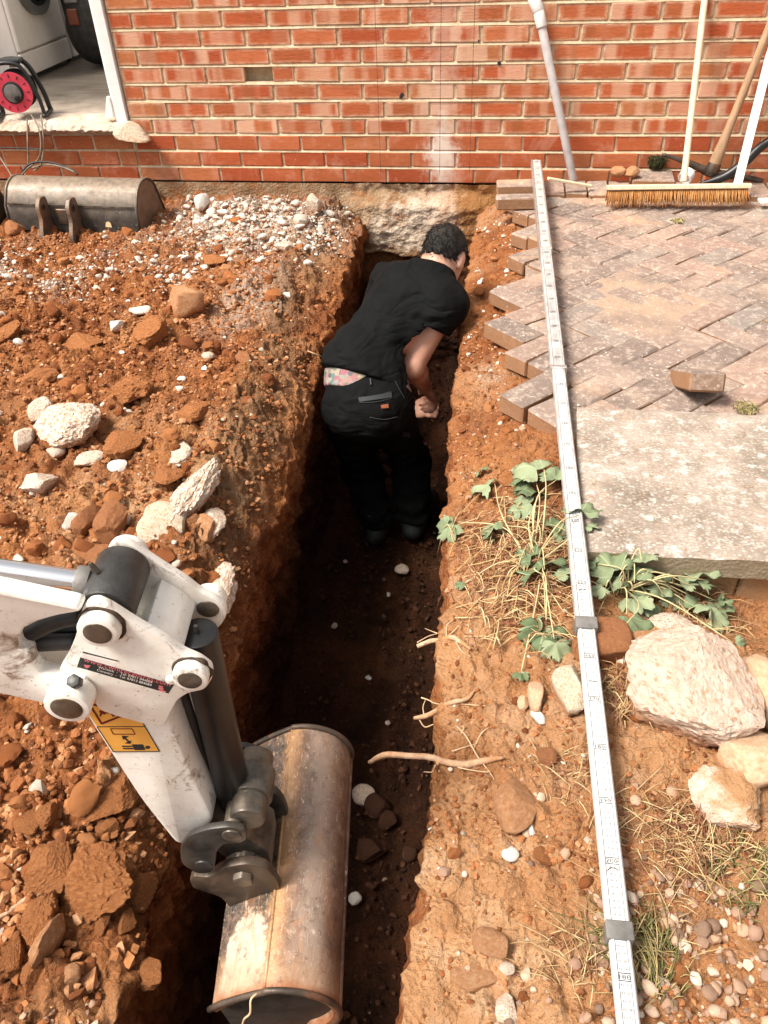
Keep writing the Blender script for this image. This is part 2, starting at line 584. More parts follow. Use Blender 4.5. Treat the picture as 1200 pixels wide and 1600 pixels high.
def mat_paver():
    b = NB('paver', 0.9, 0.25)
    P = b.off()
    W = b.pos()
    r = b.rnd()
    c = b.ramp(r, [(0.0, (0.17, 0.13, 0.11)), (0.35, (0.235, 0.175, 0.145)), (0.7, (0.285, 0.19, 0.15)), (1.0, (0.225, 0.195, 0.17))])
    n1 = b.noise(W, 5, 6, 0.65)
    c = b.mix(b.map(n1, 0.48, 0.70, 0, 0.6), c, (0.48, 0.345, 0.26))
    c = b.mix(b.map(b.noise(P, 40, 6, 0.72), 0.5, 0.68, 0, 0.65), c, (0.56, 0.45, 0.37))
    c = b.mix(b.map(b.noise(b.vadd(W, (5.0, 2.0, 0.0)), 2.6, 6, 0.65), 0.56, 0.70, 0, 0.7), c, (0.56, 0.33, 0.19))
    # lichen dots
    v = b.t.nodes.new('ShaderNodeTexVoronoi'); v.inputs['Scale'].default_value = 70
    b.t.links.new(W, v.inputs['Vector'])
    s2 = b.t.nodes.new('ShaderNodeSeparateColor'); b.t.links.new(v.outputs['Color'], s2.inputs[0])
    f = b.math('MULTIPLY', b.map(s2.outputs[0], 0.72, 0.76), b.map(v.outputs['Distance'], 0.36, 0.24))
    f = b.math('MULTIPLY', f, b.map(b.noise(W, 9, 5, 0.7), 0.5, 0.68, 0.0, 0.85))
    c = b.mix(f, c, (0.72, 0.63, 0.53))
    li = b.noise(b.vadd(W, (1.7, 8.0, 0.0)), 62, 5, 0.78)
    c = b.mix(b.map(li, 0.58, 0.66, 0, 0.7), c, (0.64, 0.53, 0.43))
    c = b.mix(b.map(li, 0.42, 0.34, 0, 0.55), c, (0.20, 0.13, 0.10))
    d = b.math('MULTIPLY', b.map(b.noise(W, 15, 5, 0.7), 0.6, 0.7, 0, 0.6), b.map(b.noise(P, 90, 3), 0.4, 0.6))
    c = b.mix(d, c, (0.16, 0.10, 0.075))
    ge = b.n('NewGeometry', out=1)
    up = b.sep(ge, 2)
    c = b.mix(b.map(up, 0.6, 0.2, 0, 0.85), c, b.mix(b.noise(P, 22, 5, 0.65), (0.34, 0.15, 0.055), (0.26, 0.15, 0.085)))
    b.color(c)
    b.bump(b.math('ADD', b.noise(P, 70, 6, 0.7), b.math('MULTIPLY', b.noise(P, 260, 4, 0.7), 0.5)), 0.6, 0.006)
    return b.m


def mat_slab():
    b = NB('paving_slab_concrete', 0.92, 0.2)
    P = b.pos()
    n1 = b.noise(P, 7, 7, 0.68)
    c = b.ramp(n1, [(0.3, (0.16, 0.12, 0.09)), (0.43, (0.25, 0.205, 0.165)), (0.56, (0.34, 0.275, 0.225)), (0.7, (0.41, 0.365, 0.32))])
    v = b.t.nodes.new('ShaderNodeTexVoronoi'); v.inputs['Scale'].default_value = 105
    b.t.links.new(b.vmul(P, (1.0, 1.5, 1.0)), v.inputs['Vector'])
    s2 = b.t.nodes.new('ShaderNodeSeparateColor'); b.t.links.new(v.outputs['Color'], s2.inputs[0])
    ag = b.ramp(s2.outputs[0], [(0.0, (0.24, 0.17, 0.12)), (0.4, (0.46, 0.36, 0.28)), (0.75, (0.62, 0.47, 0.37)), (1.0, (0.74, 0.68, 0.61))])
    c = b.mix(b.map(v.outputs['Distance'], 0.5, 0.3, 0, 0.5), c, ag)
    wp = b.noise(b.vmul(P, (1.0, 1.25, 1.0)), 21, 7, 0.8)
    c = b.mix(b.map(wp, 0.535, 0.60, 0, 0.8), c, (0.55, 0.525, 0.48))
    pk = b.noise(b.vadd(P, (5.0, 3.0, 0.0)), 42, 6, 0.78)
    c = b.mix(b.map(pk, 0.56, 0.66, 0, 0.8), c, (0.22, 0.145, 0.095))
    c = b.mix(b.map(b.noise(b.vadd(P, (2.2, 0.4, 1.0)), 4.4, 5, 0.6), 0.62, 0.70, 0, 0.6), c, (0.50, 0.26, 0.14))
    ge = b.n('NewGeometry', out=1)
    c = b.mix(b.map(b.sep(ge, 2), 0.6, 0.2, 0, 0.8), c, b.mix(wp, (0.20, 0.14, 0.075), (0.36, 0.30, 0.20)))
    b.color(c)
    b.bump(b.math('ADD', b.math('MULTIPLY', v.outputs['Distance'], -0.5), b.noise(P, 150, 5, 0.72)), 0.6, 0.006)
    return b.m


def mat_white_paint():
    b = NB('white_paint', 0.42, 0.45)
    P = b.pos()
    n1 = b.noise(P, 16, 6, 0.68)
    c = b.mix(b.map(n1, 0.45, 0.7, 0, 0.6), (0.80, 0.775, 0.72), (0.60, 0.52, 0.42))
    sm = b.noise(b.vadd(P, (1.0, 3.0, 2.0)), 30, 7, 0.78, 1.2)
    c = b.mix(b.map(sm, 0.58, 0.68, 0, 0.85), c, (0.26, 0.155, 0.09))
    mud = b.noise(b.vadd(P, (7.0, 1.0, 4.0)), 13, 7, 0.75, 0.6)
    c = b.mix(b.map(mud, 0.575, 0.66, 0, 0.9), c, (0.20, 0.12, 0.07))
    scr = b.noise(b.vmul(b.vadd(P, (2.0, 2.0, 5.0)), (1.0, 1.0, 0.25)), 85, 4, 0.7, 2.0)
    c = b.mix(b.map(scr, 0.66, 0.70, 0, 0.7), c, (0.14, 0.10, 0.07))
    sp = b.map(b.vor(b.vadd(P, (b_ := 0.3, 0.1, 0.7)), 95, 0), 0.13, 0.05)
    c = b.mix(b.math('MULTIPLY', sp, b.map(b.noise(P, 13, 3), 0.42, 0.6, 0, 0.9)), c, (0.10, 0.06, 0.04))
    b.color(c)
    b.rough(b.map(n1, 0.4, 0.7, 0.38, 0.6))
    b.bump(b.math('ADD', n1, b.math('MULTIPLY', sm, 0.3)), 0.12, 0.006)
    return b.m


BUCKET_E = np.array([0.99, 0.13, 0.0]) / math.hypot(0.99, 0.13)
BUCKET_N = np.array([-0.13, 0.99, 0.0]) / math.hypot(0.99, 0.13)
BUCKET_O = np.array([0.21, -3.61, 0.0])


def mat_bucket_steel():
    """worn digger bucket: object axes are x along the arm plane, y along the width, z up"""
    b = NB('worn_bucket_steel', 0.45, 0.5)
    P = b.obj()
    x, y, z = b.sep(P, 0), b.sep(P, 1), b.sep(P, 2)
    st = b.noise(b.vmul(P, (3.0, 1.9, 3.0)), 11, 7, 0.72, 0.8)
    scr0 = b.noise(b.vmul(b.vadd(P, (0.9, 0.1, 0.6)), (4, 9, 4)), 14, 6, 0.78, 1.6)
    n2 = b.noise(P, 40, 6, 0.7)
    c = b.mix(b.map(n2, 0.35, 0.65), (0.085, 0.048, 0.031), (0.26, 0.155, 0.105))
    # paler band along the crown of the back, rust either side, pale scuffs
    xb = b.math('ADD', x, b.math('MULTIPLY', b.math('SUBTRACT', st, 0.5), 0.05))
    c = b.mix(b.math('MULTIPLY', b.map(xb, -0.045, -0.015), b.map(xb, 0.020, 0.0)), c, (0.40, 0.215, 0.10))
    c = b.mix(b.math('MULTIPLY', b.map(xb, 0.015, 0.04, 0, 0.85), b.map(xb, 0.085, 0.06)), c, (0.36, 0.265, 0.205))
    c = b.mix(b.map(st, 0.58, 0.70, 0, 0.6), c, (0.40, 0.175, 0.065))
    c = b.mix(b.map(n2, 0.60, 0.72, 0, 0.4), c, (0.60, 0.46, 0.34))
    c = b.mix(b.math('MULTIPLY', b.map(xb, -0.014, -0.030), b.map(n2, 0.46, 0.70, 0.97, 0.3)), c, b.mix(b.map(scr0, 0.5, 0.66), (0.040, 0.036, 0.032), (0.17, 0.135, 0.105)))
    c = b.mix(b.map(xb, 0.085, 0.105, 0, 0.7), c, (0.10, 0.06, 0.04))
    scr = b.noise(b.vmul(b.vadd(P, (0.2, 0.5, 0.1)), (14, 3.0, 14)), 9, 5, 0.8, 2.5)
    c = b.mix(b.map(scr, 0.60, 0.64, 0, 0.75), c, (0.76, 0.65, 0.55))
    fl = b.noise(b.vmul(P, (1.0, 0.6, 1.0)), 90, 5, 0.8)
    c = b.mix(b.math('MULTIPLY', b.map(fl, 0.56, 0.64, 0, 0.8), b.map(xb, 0.03, -0.01)), c, (0.62, 0.42, 0.22))
    pd = b.math('ADD', b.math('POWER', b.math('MULTIPLY', b.math('ADD', x, 0.055), 26.0), 2.0), b.math('POWER', b.math('MULTIPLY', b.math('ADD', y, 0.165), 14.0), 2.0))
    pm = b.map(b.math('ADD', pd, b.math('MULTIPLY', b.math('SUBTRACT', n2, 0.5), 2.5)), 1.1, 0.8)
    c = b.mix(b.math('MULTIPLY', pm, 0.92), c, (0.60, 0.48, 0.36))
    ye = b.map(b.math('ADD', y, b.math('MULTIPLY', b.math('SUBTRACT', st, 0.5), 0.12)), -0.15, -0.20, 0, 0.7)
    c = b.mix(ye, c, (0.46, 0.28, 0.17))
    c = b.mix(b.map(b.math('ADD', y, b.math('MULTIPLY', n2, 0.03)), -0.188, -0.2, 0, 0.8), c, (0.34, 0.12, 0.05))
    s3 = b.noise(b.vadd(P, (0.7, 0.2, 0.4)), 55, 7, 0.82, 0.3)
    c = b.mix(b.map(s3, 0.54, 0.64, 0, 0.6), c, (0.075, 0.046, 0.031))
    s4 = b.noise(b.vmul(b.vadd(P, (0.1, 0.6, 0.9)), (5, 1.0, 5)), 6, 6, 0.75, 1.0)
    c = b.mix(b.map(s4, 0.54, 0.66, 0, 0.5), c, (0.30, 0.125, 0.05))
    b.color(c)
    b.metal(b.map(st, 0.35, 0.6, 0.45, 0.05))
    b.rough(b.map(n2, 0.3, 0.7, 0.34, 0.6))
    b.bump(b.math('ADD', n2, b.math('MULTIPLY', st, 0.8)), 0.25, 0.006)
    return b.m


def mat_old_steel(name, c1=(0.05, 0.045, 0.04), c2=(0.17, 0.13, 0.10), rust=(0.22, 0.09, 0.035), rough=0.5, ra=0.5, metal=0.3, dust=0.0):
    b = NB(name, rough, 0.5)
    P = b.off()
    n1 = b.noise(P, 20, 6, 0.7)
    c = b.mix(b.map(n1, 0.35, 0.65), c1, c2)
    n2 = b.noise(b.vadd(P, (4.0, 2.0, 1.0)), 11, 6, 0.68)
    c = b.mix(b.map(n2, 0.55, 0.7, 0, ra), c, rust)
    if dust:
        ge = b.n('NewGeometry', out=1)
        f = b.math('MULTIPLY', b.map(b.sep(ge, 2), 0.1, 0.9, 0, dust), b.map(b.noise(P, 34, 6, 0.7), 0.3, 0.6, 0.3, 1.0))
        c = b.mix(f, c, (0.42, 0.31, 0.22))
        c = b.mix(b.math('MULTIPLY', b.map(b.noise(P, 80, 4, 0.75), 0.64, 0.7), 0.6), c, (0.50, 0.42, 0.34))
    b.color(c)
    b.metal(metal)
    b.rough(b.map(n1, 0.3, 0.7, rough - 0.12, rough + 0.2))
    b.bump(n1, 0.25, 0.006)
    return b.m


def mat_wood(name, c1, c2, dirt=0.3, axis=2):
    b = NB(name, 0.6, 0.35)
    P = b.off()
    sc = [60, 60, 60]; sc[axis] = 5
    g = b.noise(b.vmul(P, tuple(sc)), 1.0, 5, 0.65, 0.6)
    c = b.mix(b.map(g, 0.35, 0.65), c1, c2)
    c = b.mix(b.map(b.noise(P, 9, 5, 0.7), 0.5, 0.75, 0, dirt), c, (0.16, 0.10, 0.065))
    b.color(c)
    b.bump(g, 0.3, 0.003)
    return b.m


def mat_cloth(name, c, bstr=0.35):
    b = NB(name, 0.88, 0.2)
    b.b.inputs['Specular IOR Level'].default_value = 0.14
    P = b.obj()
    n_ = b.noise(P, 7, 5, 0.6)
    b.color(b.mix(b.map(n_, 0.4, 0.7), c, tuple(min(1, x * 1.5 + 0.001) for x in c)))
    fo = b.noise(b.vmul(P, (1.0, 1.0, 1.8)), 7.0, 2, 0.45, 0.7)
    b.bump(b.math('ADD', b.math('ABSOLUTE', b.math('SUBTRACT', fo, 0.5)), b.math('MULTIPLY', b.noise(P, 300, 2), 0.02)), bstr, 0.034)
    return b.m


def mat_skin():
    b = NB('skin', 0.5, 0.4)
    P = b.obj()
    n_ = b.noise(P, 18, 5, 0.6)
    c = b.mix(b.map(n_, 0.35, 0.7), (0.50, 0.255, 0.175), (0.58, 0.32, 0.225))
    b.color(b.mix(b.map(b.noise(P, 60, 4, 0.7), 0.58, 0.75, 0, 0.5), c, (0.40, 0.17, 0.10)))
    b.b.inputs['Subsurface Weight'].default_value = 0.12
    b.b.inputs['Subsurface Radius'].default_value = (0.012, 0.005, 0.003)
    b.bump(b.noise(P, 240, 4), 0.15, 0.002)
    return b.m


def mat_leaf(name, c1, c2):
    b = NB(name, 0.6, 0.3)
    P = b.obj()
    r = b.rnd()
    c = b.mix(r, c1, c2)
    c = b.mix(b.map(b.noise(P, 55, 4, 0.6), 0.45, 0.75, 0, 0.5), c, b.mix(1.0, c, (0.7, 0.72, 0.5), 'MULTIPLY'))
    x, y = b.sep(P, 0), b.sep(P, 1)
    an = b.math('ARCTAN2', x, b.math('SUBTRACT', y, 0.02))
    ve = b.math('ABSOLUTE', b.math('SINE', b.math('MULTIPLY', an, 3.4)))
    c = b.mix(b.map(ve, 0.16, 0.0, 0, 0.55), c, (0.40, 0.44, 0.28))
    b.color(c)
    b.bump(b.noise(P, 90, 4), 0.3, 0.004)
    return b.m


SOIL = mat_soil()
BRICK_M = mat_brick('brick_mottled')
BRICK_S = mat_brick('brick_smooth', False)
MORTAR = mat_mortar()
FOOT = mat_footing()
PAVER = mat_paver()
SLAB = mat_slab()
WHITE = mat_white_paint()
BUCKET = mat_bucket_steel()
STEEL = mat_old_steel('greasy_steel', (0.035, 0.031, 0.026), (0.17, 0.14, 0.11), (0.20, 0.12, 0.06), 0.38, 0.6, 0.4)
DARKSTEEL = mat_old_steel('black_scuffed_steel', (0.018, 0.018, 0.017), (0.05, 0.047, 0.042), (0.10, 0.075, 0.05), 0.38, 0.5, 0.1)
RUSTY = mat_old_steel('rusty_steel', (0.035, 0.027, 0.021), (0.11, 0.075, 0.052), (0.24, 0.095, 0.04), 0.42, 0.8, 0.3)
OLDB = mat_old_steel('dusty_bucket_steel', (0.022, 0.020, 0.017), (0.060, 0.048, 0.037), (0.13, 0.065, 0.032), 0.45, 0.4, 0.2, 0.6)
CHROME = plain('chrome', (0.82, 0.82, 0.84), 0.09, 1.0)
ALU = plain('aluminium', (0.62, 0.60, 0.58), 0.36, 0.75, 0.5, 0.15, 0.1)
STAFFW = plain('staff_white', (0.60, 0.595, 0.59), 0.5, 0, 0.4, 0.05)
STAFFG = plain('staff_dusty', (0.44, 0.415, 0.395), 0.5, 0, 0.4, 0.22)
INK = plain('black_print', (0.02, 0.02, 0.02), 0.6)
GREYINK = plain('grey_print', (0.17, 0.17, 0.17), 0.6)
GREYPL = plain('grey_plastic', (0.15, 0.14, 0.13), 0.5, 0, 0.4, 0.3, 0.2)
EYEBLK = plain('eye_black', (0.040, 0.038, 0.036), 0.42, 0.2, 0.5, 0.4, 0.2)
BLACKPL = plain('black_plastic', (0.010, 0.010, 0.011), 0.4, 0, 0.5, 0.3)
RUBBER = plain('black_rubber', (0.022, 0.020, 0.018), 0.6, 0, 0.4, 0.5, 0.3, 60)
REDPL = plain('red_plastic', (0.62, 0.055, 0.095), 0.45, 0, 0.4, 0.12)
WHITEPL = plain('white_plastic', (0.80, 0.79, 0.77), 0.4, 0, 0.4, 0.04)
PIPEGREY = plain('pipe_grey', (0.46, 0.42, 0.41), 0.5, 0, 0.4, 0.12, 0.1, 40)
ENAMEL = plain('appliance_enamel', (0.80, 0.75, 0.70), 0.35, 0, 0.5, 0.03)
DARKGLASS = plain('dark_glass', (0.012, 0.013, 0.013), 0.06, 0, 0.6)
TRIMGREY = plain('door_rim_grey', (0.16, 0.165, 0.155), 0.35, 0.2, 0.5)
WOODPALE = mat_wood('pale_wood', (0.66, 0.50, 0.33), (0.76, 0.62, 0.45), 0.1)
WOODOLD = mat_wood('old_wood', (0.34, 0.20, 0.11), (0.46, 0.30, 0.18), 0.4)
WOODWHITE = plain('white_painted_wood', (0.80, 0.78, 0.74), 0.5, 0, 0.4, 0.03)
BRISTLE = mat_crumb('coco_bristle', [(0.0, (0.34, 0.14, 0.04)), (0.5, (0.48, 0.22, 0.075)), (1.0, (0.58, 0.33, 0.14))], True, 300, 0.1)
SHIRT = mat_cloth('black_tshirt', (0.0034, 0.0038, 0.0038), 1.0)
TROUSER = mat_cloth('black_work_trousers', (0.0026, 0.0029, 0.0029), 1.0)
TRIMCLOTH = plain('grey_trim', (0.030, 0.034, 0.034), 0.6, 0, 0.3)
BOOTM = plain('black_boot', (0.018, 0.021, 0.022), 0.5, 0, 0.4, 0.4, 0.3, 60)
SKIN = mat_skin()
HAIR = plain('black_hair', (0.012, 0.009, 0.007), 0.55, 0, 0.35, 0.5, 0.7, 350)
LEAF = mat_leaf('leaf', (0.115, 0.155, 0.075), (0.27, 0.31, 0.185))
STEM = plain('pale_stem', (0.52, 0.43, 0.23), 0.7, 0, 0.3, 0.2)
ROOTLET = plain('rootlet', (0.56, 0.38, 0.23), 0.8, 0, 0.3, 0.2)
STRAW = mat_crumb('dry_straw', [(0.0, (0.24, 0.085, 0.05)), (0.3, (0.36, 0.17, 0.09)), (0.6, (0.54, 0.36, 0.17)), (1.0, (0.70, 0.56, 0.32))], True, 200, 0.1)
ROOT = mat_rock('root_bark', [(0.40, 0.24, 0.14), (0.55, 0.37, 0.24), (0.68, 0.50, 0.35)], None, 0.35, 40, 0.6, False)
MOSS = mat_crumb('dark_moss', [(0.0, (0.018, 0.02, 0.010)), (0.6, (0.05, 0.055, 0.022)), (1.0, (0.11, 0.10, 0.04))])
GRASS = mat_crumb('green_grass', [(0.0, (0.11, 0.12, 0.04)), (0.35, (0.22, 0.22, 0.08)), (0.6, (0.42, 0.33, 0.15)), (1.0, (0.56, 0.43, 0.22))], True, 200, 0.1)
CRUMB = mat_crumb('soil_crumb', [(0.0, (0.17, 0.060, 0.023)), (0.35, (0.31, 0.115, 0.042)), (0.7, (0.43, 0.185, 0.074)), (1.0, (0.55, 0.30, 0.16))])
CHIP = mat_crumb('stone_chip', [(0.0, (0.30, 0.22, 0.16)), (0.3, (0.48, 0.41, 0.33)), (0.6, (0.66, 0.61, 0.53)), (1.0, (0.82, 0.79, 0.73))])
PEBBLE = mat_crumb('pebble', [(0.0, (0.20, 0.125, 0.085)), (0.3, (0.34, 0.21, 0.145)), (0.6, (0.46, 0.29, 0.19)), (0.85, (0.58, 0.42, 0.31)), (1.0, (0.70, 0.60, 0.50))], False, 120, 0.3, 0.7)
CLOD = mat_crumb('clay_clod', [(0.0, (0.23, 0.074, 0.025)), (0.4, (0.36, 0.122, 0.040)), (0.75, (0.46, 0.178, 0.062)), (1.0, (0.55, 0.26, 0.115))], False, 60, 0.8)
FLINT = mat_crumb('white_flint', [(0.0, (0.56, 0.48, 0.39)), (0.4, (0.72, 0.66, 0.57)), (1.0, (0.84, 0.81, 0.75))], False, 90, 0.6)
R_CHALK = mat_rock('chalky_rock', [(0.58, 0.43, 0.31), (0.74, 0.64, 0.53), (0.82, 0.76, 0.67)], None, 0.36, 6, 0.6)
R_PINK = mat_rock('pink_conglomerate', [(0.64, 0.43, 0.31), (0.76, 0.58, 0.46), (0.84, 0.73, 0.62)], (0.56, 0.33, 0.21), 0.0, 8, 0.8)
R_BROWN = mat_rock('brown_rock', [(0.46, 0.27, 0.15), (0.58, 0.39, 0.25), (0.68, 0.51, 0.37)], None, 0.12, 5, 0.5, False)
R_HALF = mat_rock('brown_and_white_rock', [(0.40, 0.20, 0.09), (0.50, 0.28, 0.14), (0.72, 0.56, 0.46), (0.80, 0.72, 0.64)], None, 0.0, 0.9, 0.6)
R_BRICK = mat_rock('brick_rubble', [(0.32, 0.11, 0.045), (0.43, 0.17, 0.075), (0.52, 0.27, 0.15)], None, 0.5, 5, 0.9, False)
R_ORANGE = mat_rock('orange_stone', [(0.42, 0.18, 0.075), (0.54, 0.28, 0.14), (0.64, 0.41, 0.25)], None, 0.3, 4, 0.8, False)
R_CLAY = mat_rock('clay_lump', [(0.30, 0.100, 0.033), (0.45, 0.175, 0.060), (0.58, 0.28, 0.12)], None, 0.0, 10, 0.9, False)
R_MORT = mat_rock('old_mortar', [(0.52, 0.36, 0.21), (0.68, 0.56, 0.42), (0.80, 0.73, 0.63)], (0.44, 0.27, 0.13), 0.05, 8, 0.7)

# ------------------------------------------------------------------ the ground and its trench
YK = [-6.0, -5.2, -4.6, -4.2, -3.9, -3.6, -3.3, -2.9, -2.4, -1.7, -0.8, -0.3, 0.0]
XL_K = [-.10, -.06, -.03, -.01, -.035, -.085, -.125, -.128, -.145, -.17, -.205, -.235, -.26]
ZL_K = [-.15, -.14, -.14, -.14, -.17, -.28, -.32, -.30, -.27, -.20, -.15, -.17, -.20]
XT_K = [-.55, -.50, -.45, -.38, -.30, -.27, -.25, -.24, -.34, -.37, -.50, -.47, -.42]
XR_K = [.42, .42, .42, .425, .430, .437, .434, .416, .390, .370, .357, .350, .345]
ZR_K = [.02, .02, .02, .02, .015, .01, .0, -.01, -.03, -.06, -.09, -.13, -.16]
FLOOR_Z = -1.0


def ik(y, K): return np.interp(y, YK, K)


def plane_r(y):
    """level of the block paving"""
    return 0.02 - 0.025 * np.maximum(y, -2.2)


def field_l(x, y):
    P = np.stack([x, y, np.zeros_like(x)], 1)
    z = -0.085 + 0.035 * fbm(P, 1.3, 3, 1) + 0.022 * fbm(P, 4.5, 3, 2) + 0.028 * billow(P, 10, 3, 3) + 0.012 * billow(P, 32, 2, 4)
    z += 0.05 * np.exp(-((x + 0.75) / 0.35) ** 2 - ((y + 0.35) / 0.28) ** 2)      # heap of stone chips by the wall
    z -= 0.07 * sstep(-3.0, -3.6, y) * sstep(-1.2, -0.3, x)
    return z


def bank_r(x, y):
    P = np.stack([x, y, np.zeros_like(x)], 1)
    xr, zr = ik(y, XR_K), ik(y, ZR_K)
    far = sstep(-2.45, -2.2, y)
    top = plane_r(y) - np.where(far > 0.5, 0.062, 0.02)
    top = (plane_r(y) - 0.02) * (1 - far) + (plane_r(y) - 0.062) * far
    s = np.clip((x - xr) / np.where(y > -2.4, 0.17, 0.26), 0, 1)
    z = zr + (top - zr) * (s ** 0.8)
    a = np.clip((x - xr) / 0.06, 0.3, 1)
    under = sstep(0.46, 0.56, x) * far                       # smooth bed under the paving
    z += (1 - under) * a * (0.018 * fbm(P, 5, 3, 5) + 0.014 * billow(P, 13, 3, 6) + 0.007 * billow(P, 38, 2, 7))
    z -= 0.125 * np.exp(-((x - 1.12) / 0.28) ** 2 - ((y + 2.93) / 0.12) ** 2)
    return z


LUT_H = 0.009
LX = np.arange(-2.6, 2.6, LUT_H); LY = np.arange(-4.6, 0.02, LUT_H)


def _lut(fn, x0, x1):
    m = (LX >= x0) & (LX <= x1)
    out = np.zeros((len(LX), len(LY)))
    gx, gy = np.meshgrid(LX[m], LY, indexing='ij')
    out[m] = fn(gx.ravel(), gy.ravel()).reshape(gx.shape)
    return out


LUT_L, LUT_R = _lut(field_l, -2.6, 0.05), _lut(bank_r, 0.25, 2.6)


def ground_z(x, y):
    """height of the ground without the trench cut, read from a table of the two bank functions"""
    x = np.atleast_1d(np.asarray(x, dtype=float)); y = np.atleast_1d(np.asarray(y, dtype=float))
    fx = np.clip((x - LX[0]) / LUT_H, 0, len(LX) - 1.001); fy = np.clip((y - LY[0]) / LUT_H, 0, len(LY) - 1.001)
    i, j = fx.astype(int), fy.astype(int); u, v = fx - i, fy - j
    bil = lambda T: T[i, j] * (1 - u) * (1 - v) + T[i + 1, j] * u * (1 - v) + T[i, j + 1] * (1 - u) * v + T[i + 1, j + 1] * u * v
    l, r = bil(LUT_L), bil(LUT_R)
    xl, xt, zl = ik(y, XL_K), ik(y, XT_K), ik(y, ZL_K)
    s = np.clip((x - xt) / (xl - xt), 0, 1)
    l2 = l + (zl - l) * s ** 1.7
    out = np.where(x > ik(y, XR_K), r, np.where(x < xl, l2, FLOOR_Z))
    return out


def on_ground(px, py, z0=-0.03):
    z = z0
    for _ in range(14):
        p = at(px, py, z=z)
        zn = float(ground_z(p[0], p[1])[0])
        if zn < -0.6: zn = -0.25
        z = 0.5 * z + 0.5 * zn
    p = at(px, py, z=z)
    return p


def build_ground():
    ys = np.concatenate([np.linspace(-6.0, -4.25, 50, endpoint=False), np.linspace(-4.25, -0.9, 470, endpoint=False), np.linspace(-0.9, 0.0, 100)])
    ny = len(ys)
    xl, zl, xt = ik(ys, XL_K), ik(ys, ZL_K), ik(ys, XT_K)
    xr, zr = ik(ys, XR_K), ik(ys, ZR_K)
    cols_x, cols_z, kind = [], [], []
    for t in np.linspace(0, 1, 30, endpoint=False):
        cols_x.append(np.full(ny, -3.8 + 1.7 * t)); cols_z.append(None); kind.append(0)
    for t in np.linspace(0, 1, 250, endpoint=False):
        cols_x.append(-2.1 + (xt + 2.1) * t); cols_z.append(None); kind.append(0)
    for t in np.linspace(0, 1, 60, endpoint=False):
        cols_x.append(xt + (xl - xt) * t); cols_z.append(None); kind.append(1)
    for t in np.linspace(0, 1, 80, endpoint=False):
        cols_x.append(xl - 0.03 * t - 0.02 * np.sin(t * 3)); cols_z.append(zl + (FLOOR_Z + 0.02 - zl) * t); kind.append(2)
    for t in np.linspace(0, 1, 46, endpoint=False):
        u = 0.04 * math.sin(math.pi * t)
        cols_x.append((xl - 0.03) + (xr + 0.02 - xl + 0.03) * t); cols_z.append(np.full(ny, FLOOR_Z + 0.02 - u)); kind.append(3)
    for t in np.linspace(0, 1, 60, endpoint=False):
        cols_x.append(xr + 0.02 * (1 - t)); cols_z.append(FLOOR_Z + 0.02 + (zr - FLOOR_Z - 0.02) * t); kind.append(4)
    for t in np.linspace(0, 1, 90, endpoint=False):
        cols_x.append(xr + (0.78 - xr) * t); cols_z.append(None); kind.append(5)
    for t in np.linspace(0, 1, 110):
        cols_x.append(np.full(ny, 0.78 + (3.4 - 0.78) * t ** 1.6)); cols_z.append(None); kind.append(5)
    nx = len(cols_x)
    X = np.stack(cols_x, 1); Y = np.repeat(ys[:, None], nx, 1)
    Z = np.zeros_like(X)
    for j in range(nx):
        k = kind[j]
        if k == 0: Z[:, j] = field_l(X[:, j], ys)
        elif k == 1:
            l = field_l(X[:, j], ys)
            s = (X[:, j] - xt) / (xl - xt)
            Z[:, j] = l + (zl - l) * s ** 1.7
        elif k == 5: Z[:, j] = bank_r(X[:, j], ys)
        else: Z[:, j] = cols_z[j]
    kind = np.array(kind)
    P = np.stack([X, Y, Z], 2).reshape(-1, 3)
    # sideways relief on the cut faces: lumps, bucket tooth grooves, crumbling edges
    K = np.repeat(kind[None, :], ny, 0).ravel()
    wall = np.isin(K, (1, 2, 4)).astype(float)
    lum = 0.036 * fbm(P, 3.6, 4, 8) + 0.017 * billow(P, 11, 3, 9) + 0.007 * billow(P, 38, 2, 10)
    groove = 0.018 * fbm(P * np.array([1, 0.2, 1.0]) + P[:, [1]] * np.array([0, 0, 0.5]), 16, 2, 12)
    # fade at rim columns so that the sheet stays welded and the rim wanders
    zz = P[:, 2]
    sgn = np.where(np.isin(K, (1, 2)), 1.0, -1.0)
    P[:, 0] += wall * (lum + groove) * np.where(K == 1, 0.55, 0.85) * (1 if True else sgn)
    bank = (K == 5)
    near_rim = bank * np.exp(-np.clip((P[:, 0] - np.repeat(xr, nx)) / 0.05, 0, 20))
    P[:, 0] += near_rim * (lum + groove) * 0.85
    fl = (K == 3)
    P[:, 2] += fl * (0.016 * fbm(P, 5, 3, 13) + 0.013 * billow(P, 16, 3, 14) + 0.011 * np.sin(P[:, 0] * 58 + 2.5 * fbm(P, 1.5, 2, 15)))
    sl_ = (K == 1)
    P[:, 2] += sl_ * (0.030 * billow(P, 7, 3, 16) + 0.012 * billow(P, 28, 2, 17)) * 0.8
    idx = np.arange(ny * nx).reshape(ny, nx)
    F = np.stack([idx[:-1, :-1], idx[:-1, 1:], idx[1:, 1:], idx[1:, :-1]], 2).reshape(-1, 4)
    me = amesh('ground', P, F)
    x, y, z = P[:, 0], P[:, 1], P[:, 2]
    Q = np.stack([x, y, z * 0.3], 1)
    n1 = fbm(Q, 3.0, 4, 20); n2 = fbm(Q, 9, 3, 21)
    left = np.isin(K, (0, 1)); right = (K == 5)
    g = np.zeros(len(P))
    g += left * np.exp(-((x + 0.72) / 0.36) ** 2 - ((y + 0.42) / 0.28) ** 2) * 1.25
    g += left * 0.75 * sstep(0.05, 0.35, n1 + 0.35 * n2) * np.exp(-((y + 1.0) / 0.30) ** 2) * sstep(-0.6, -1.2, x)
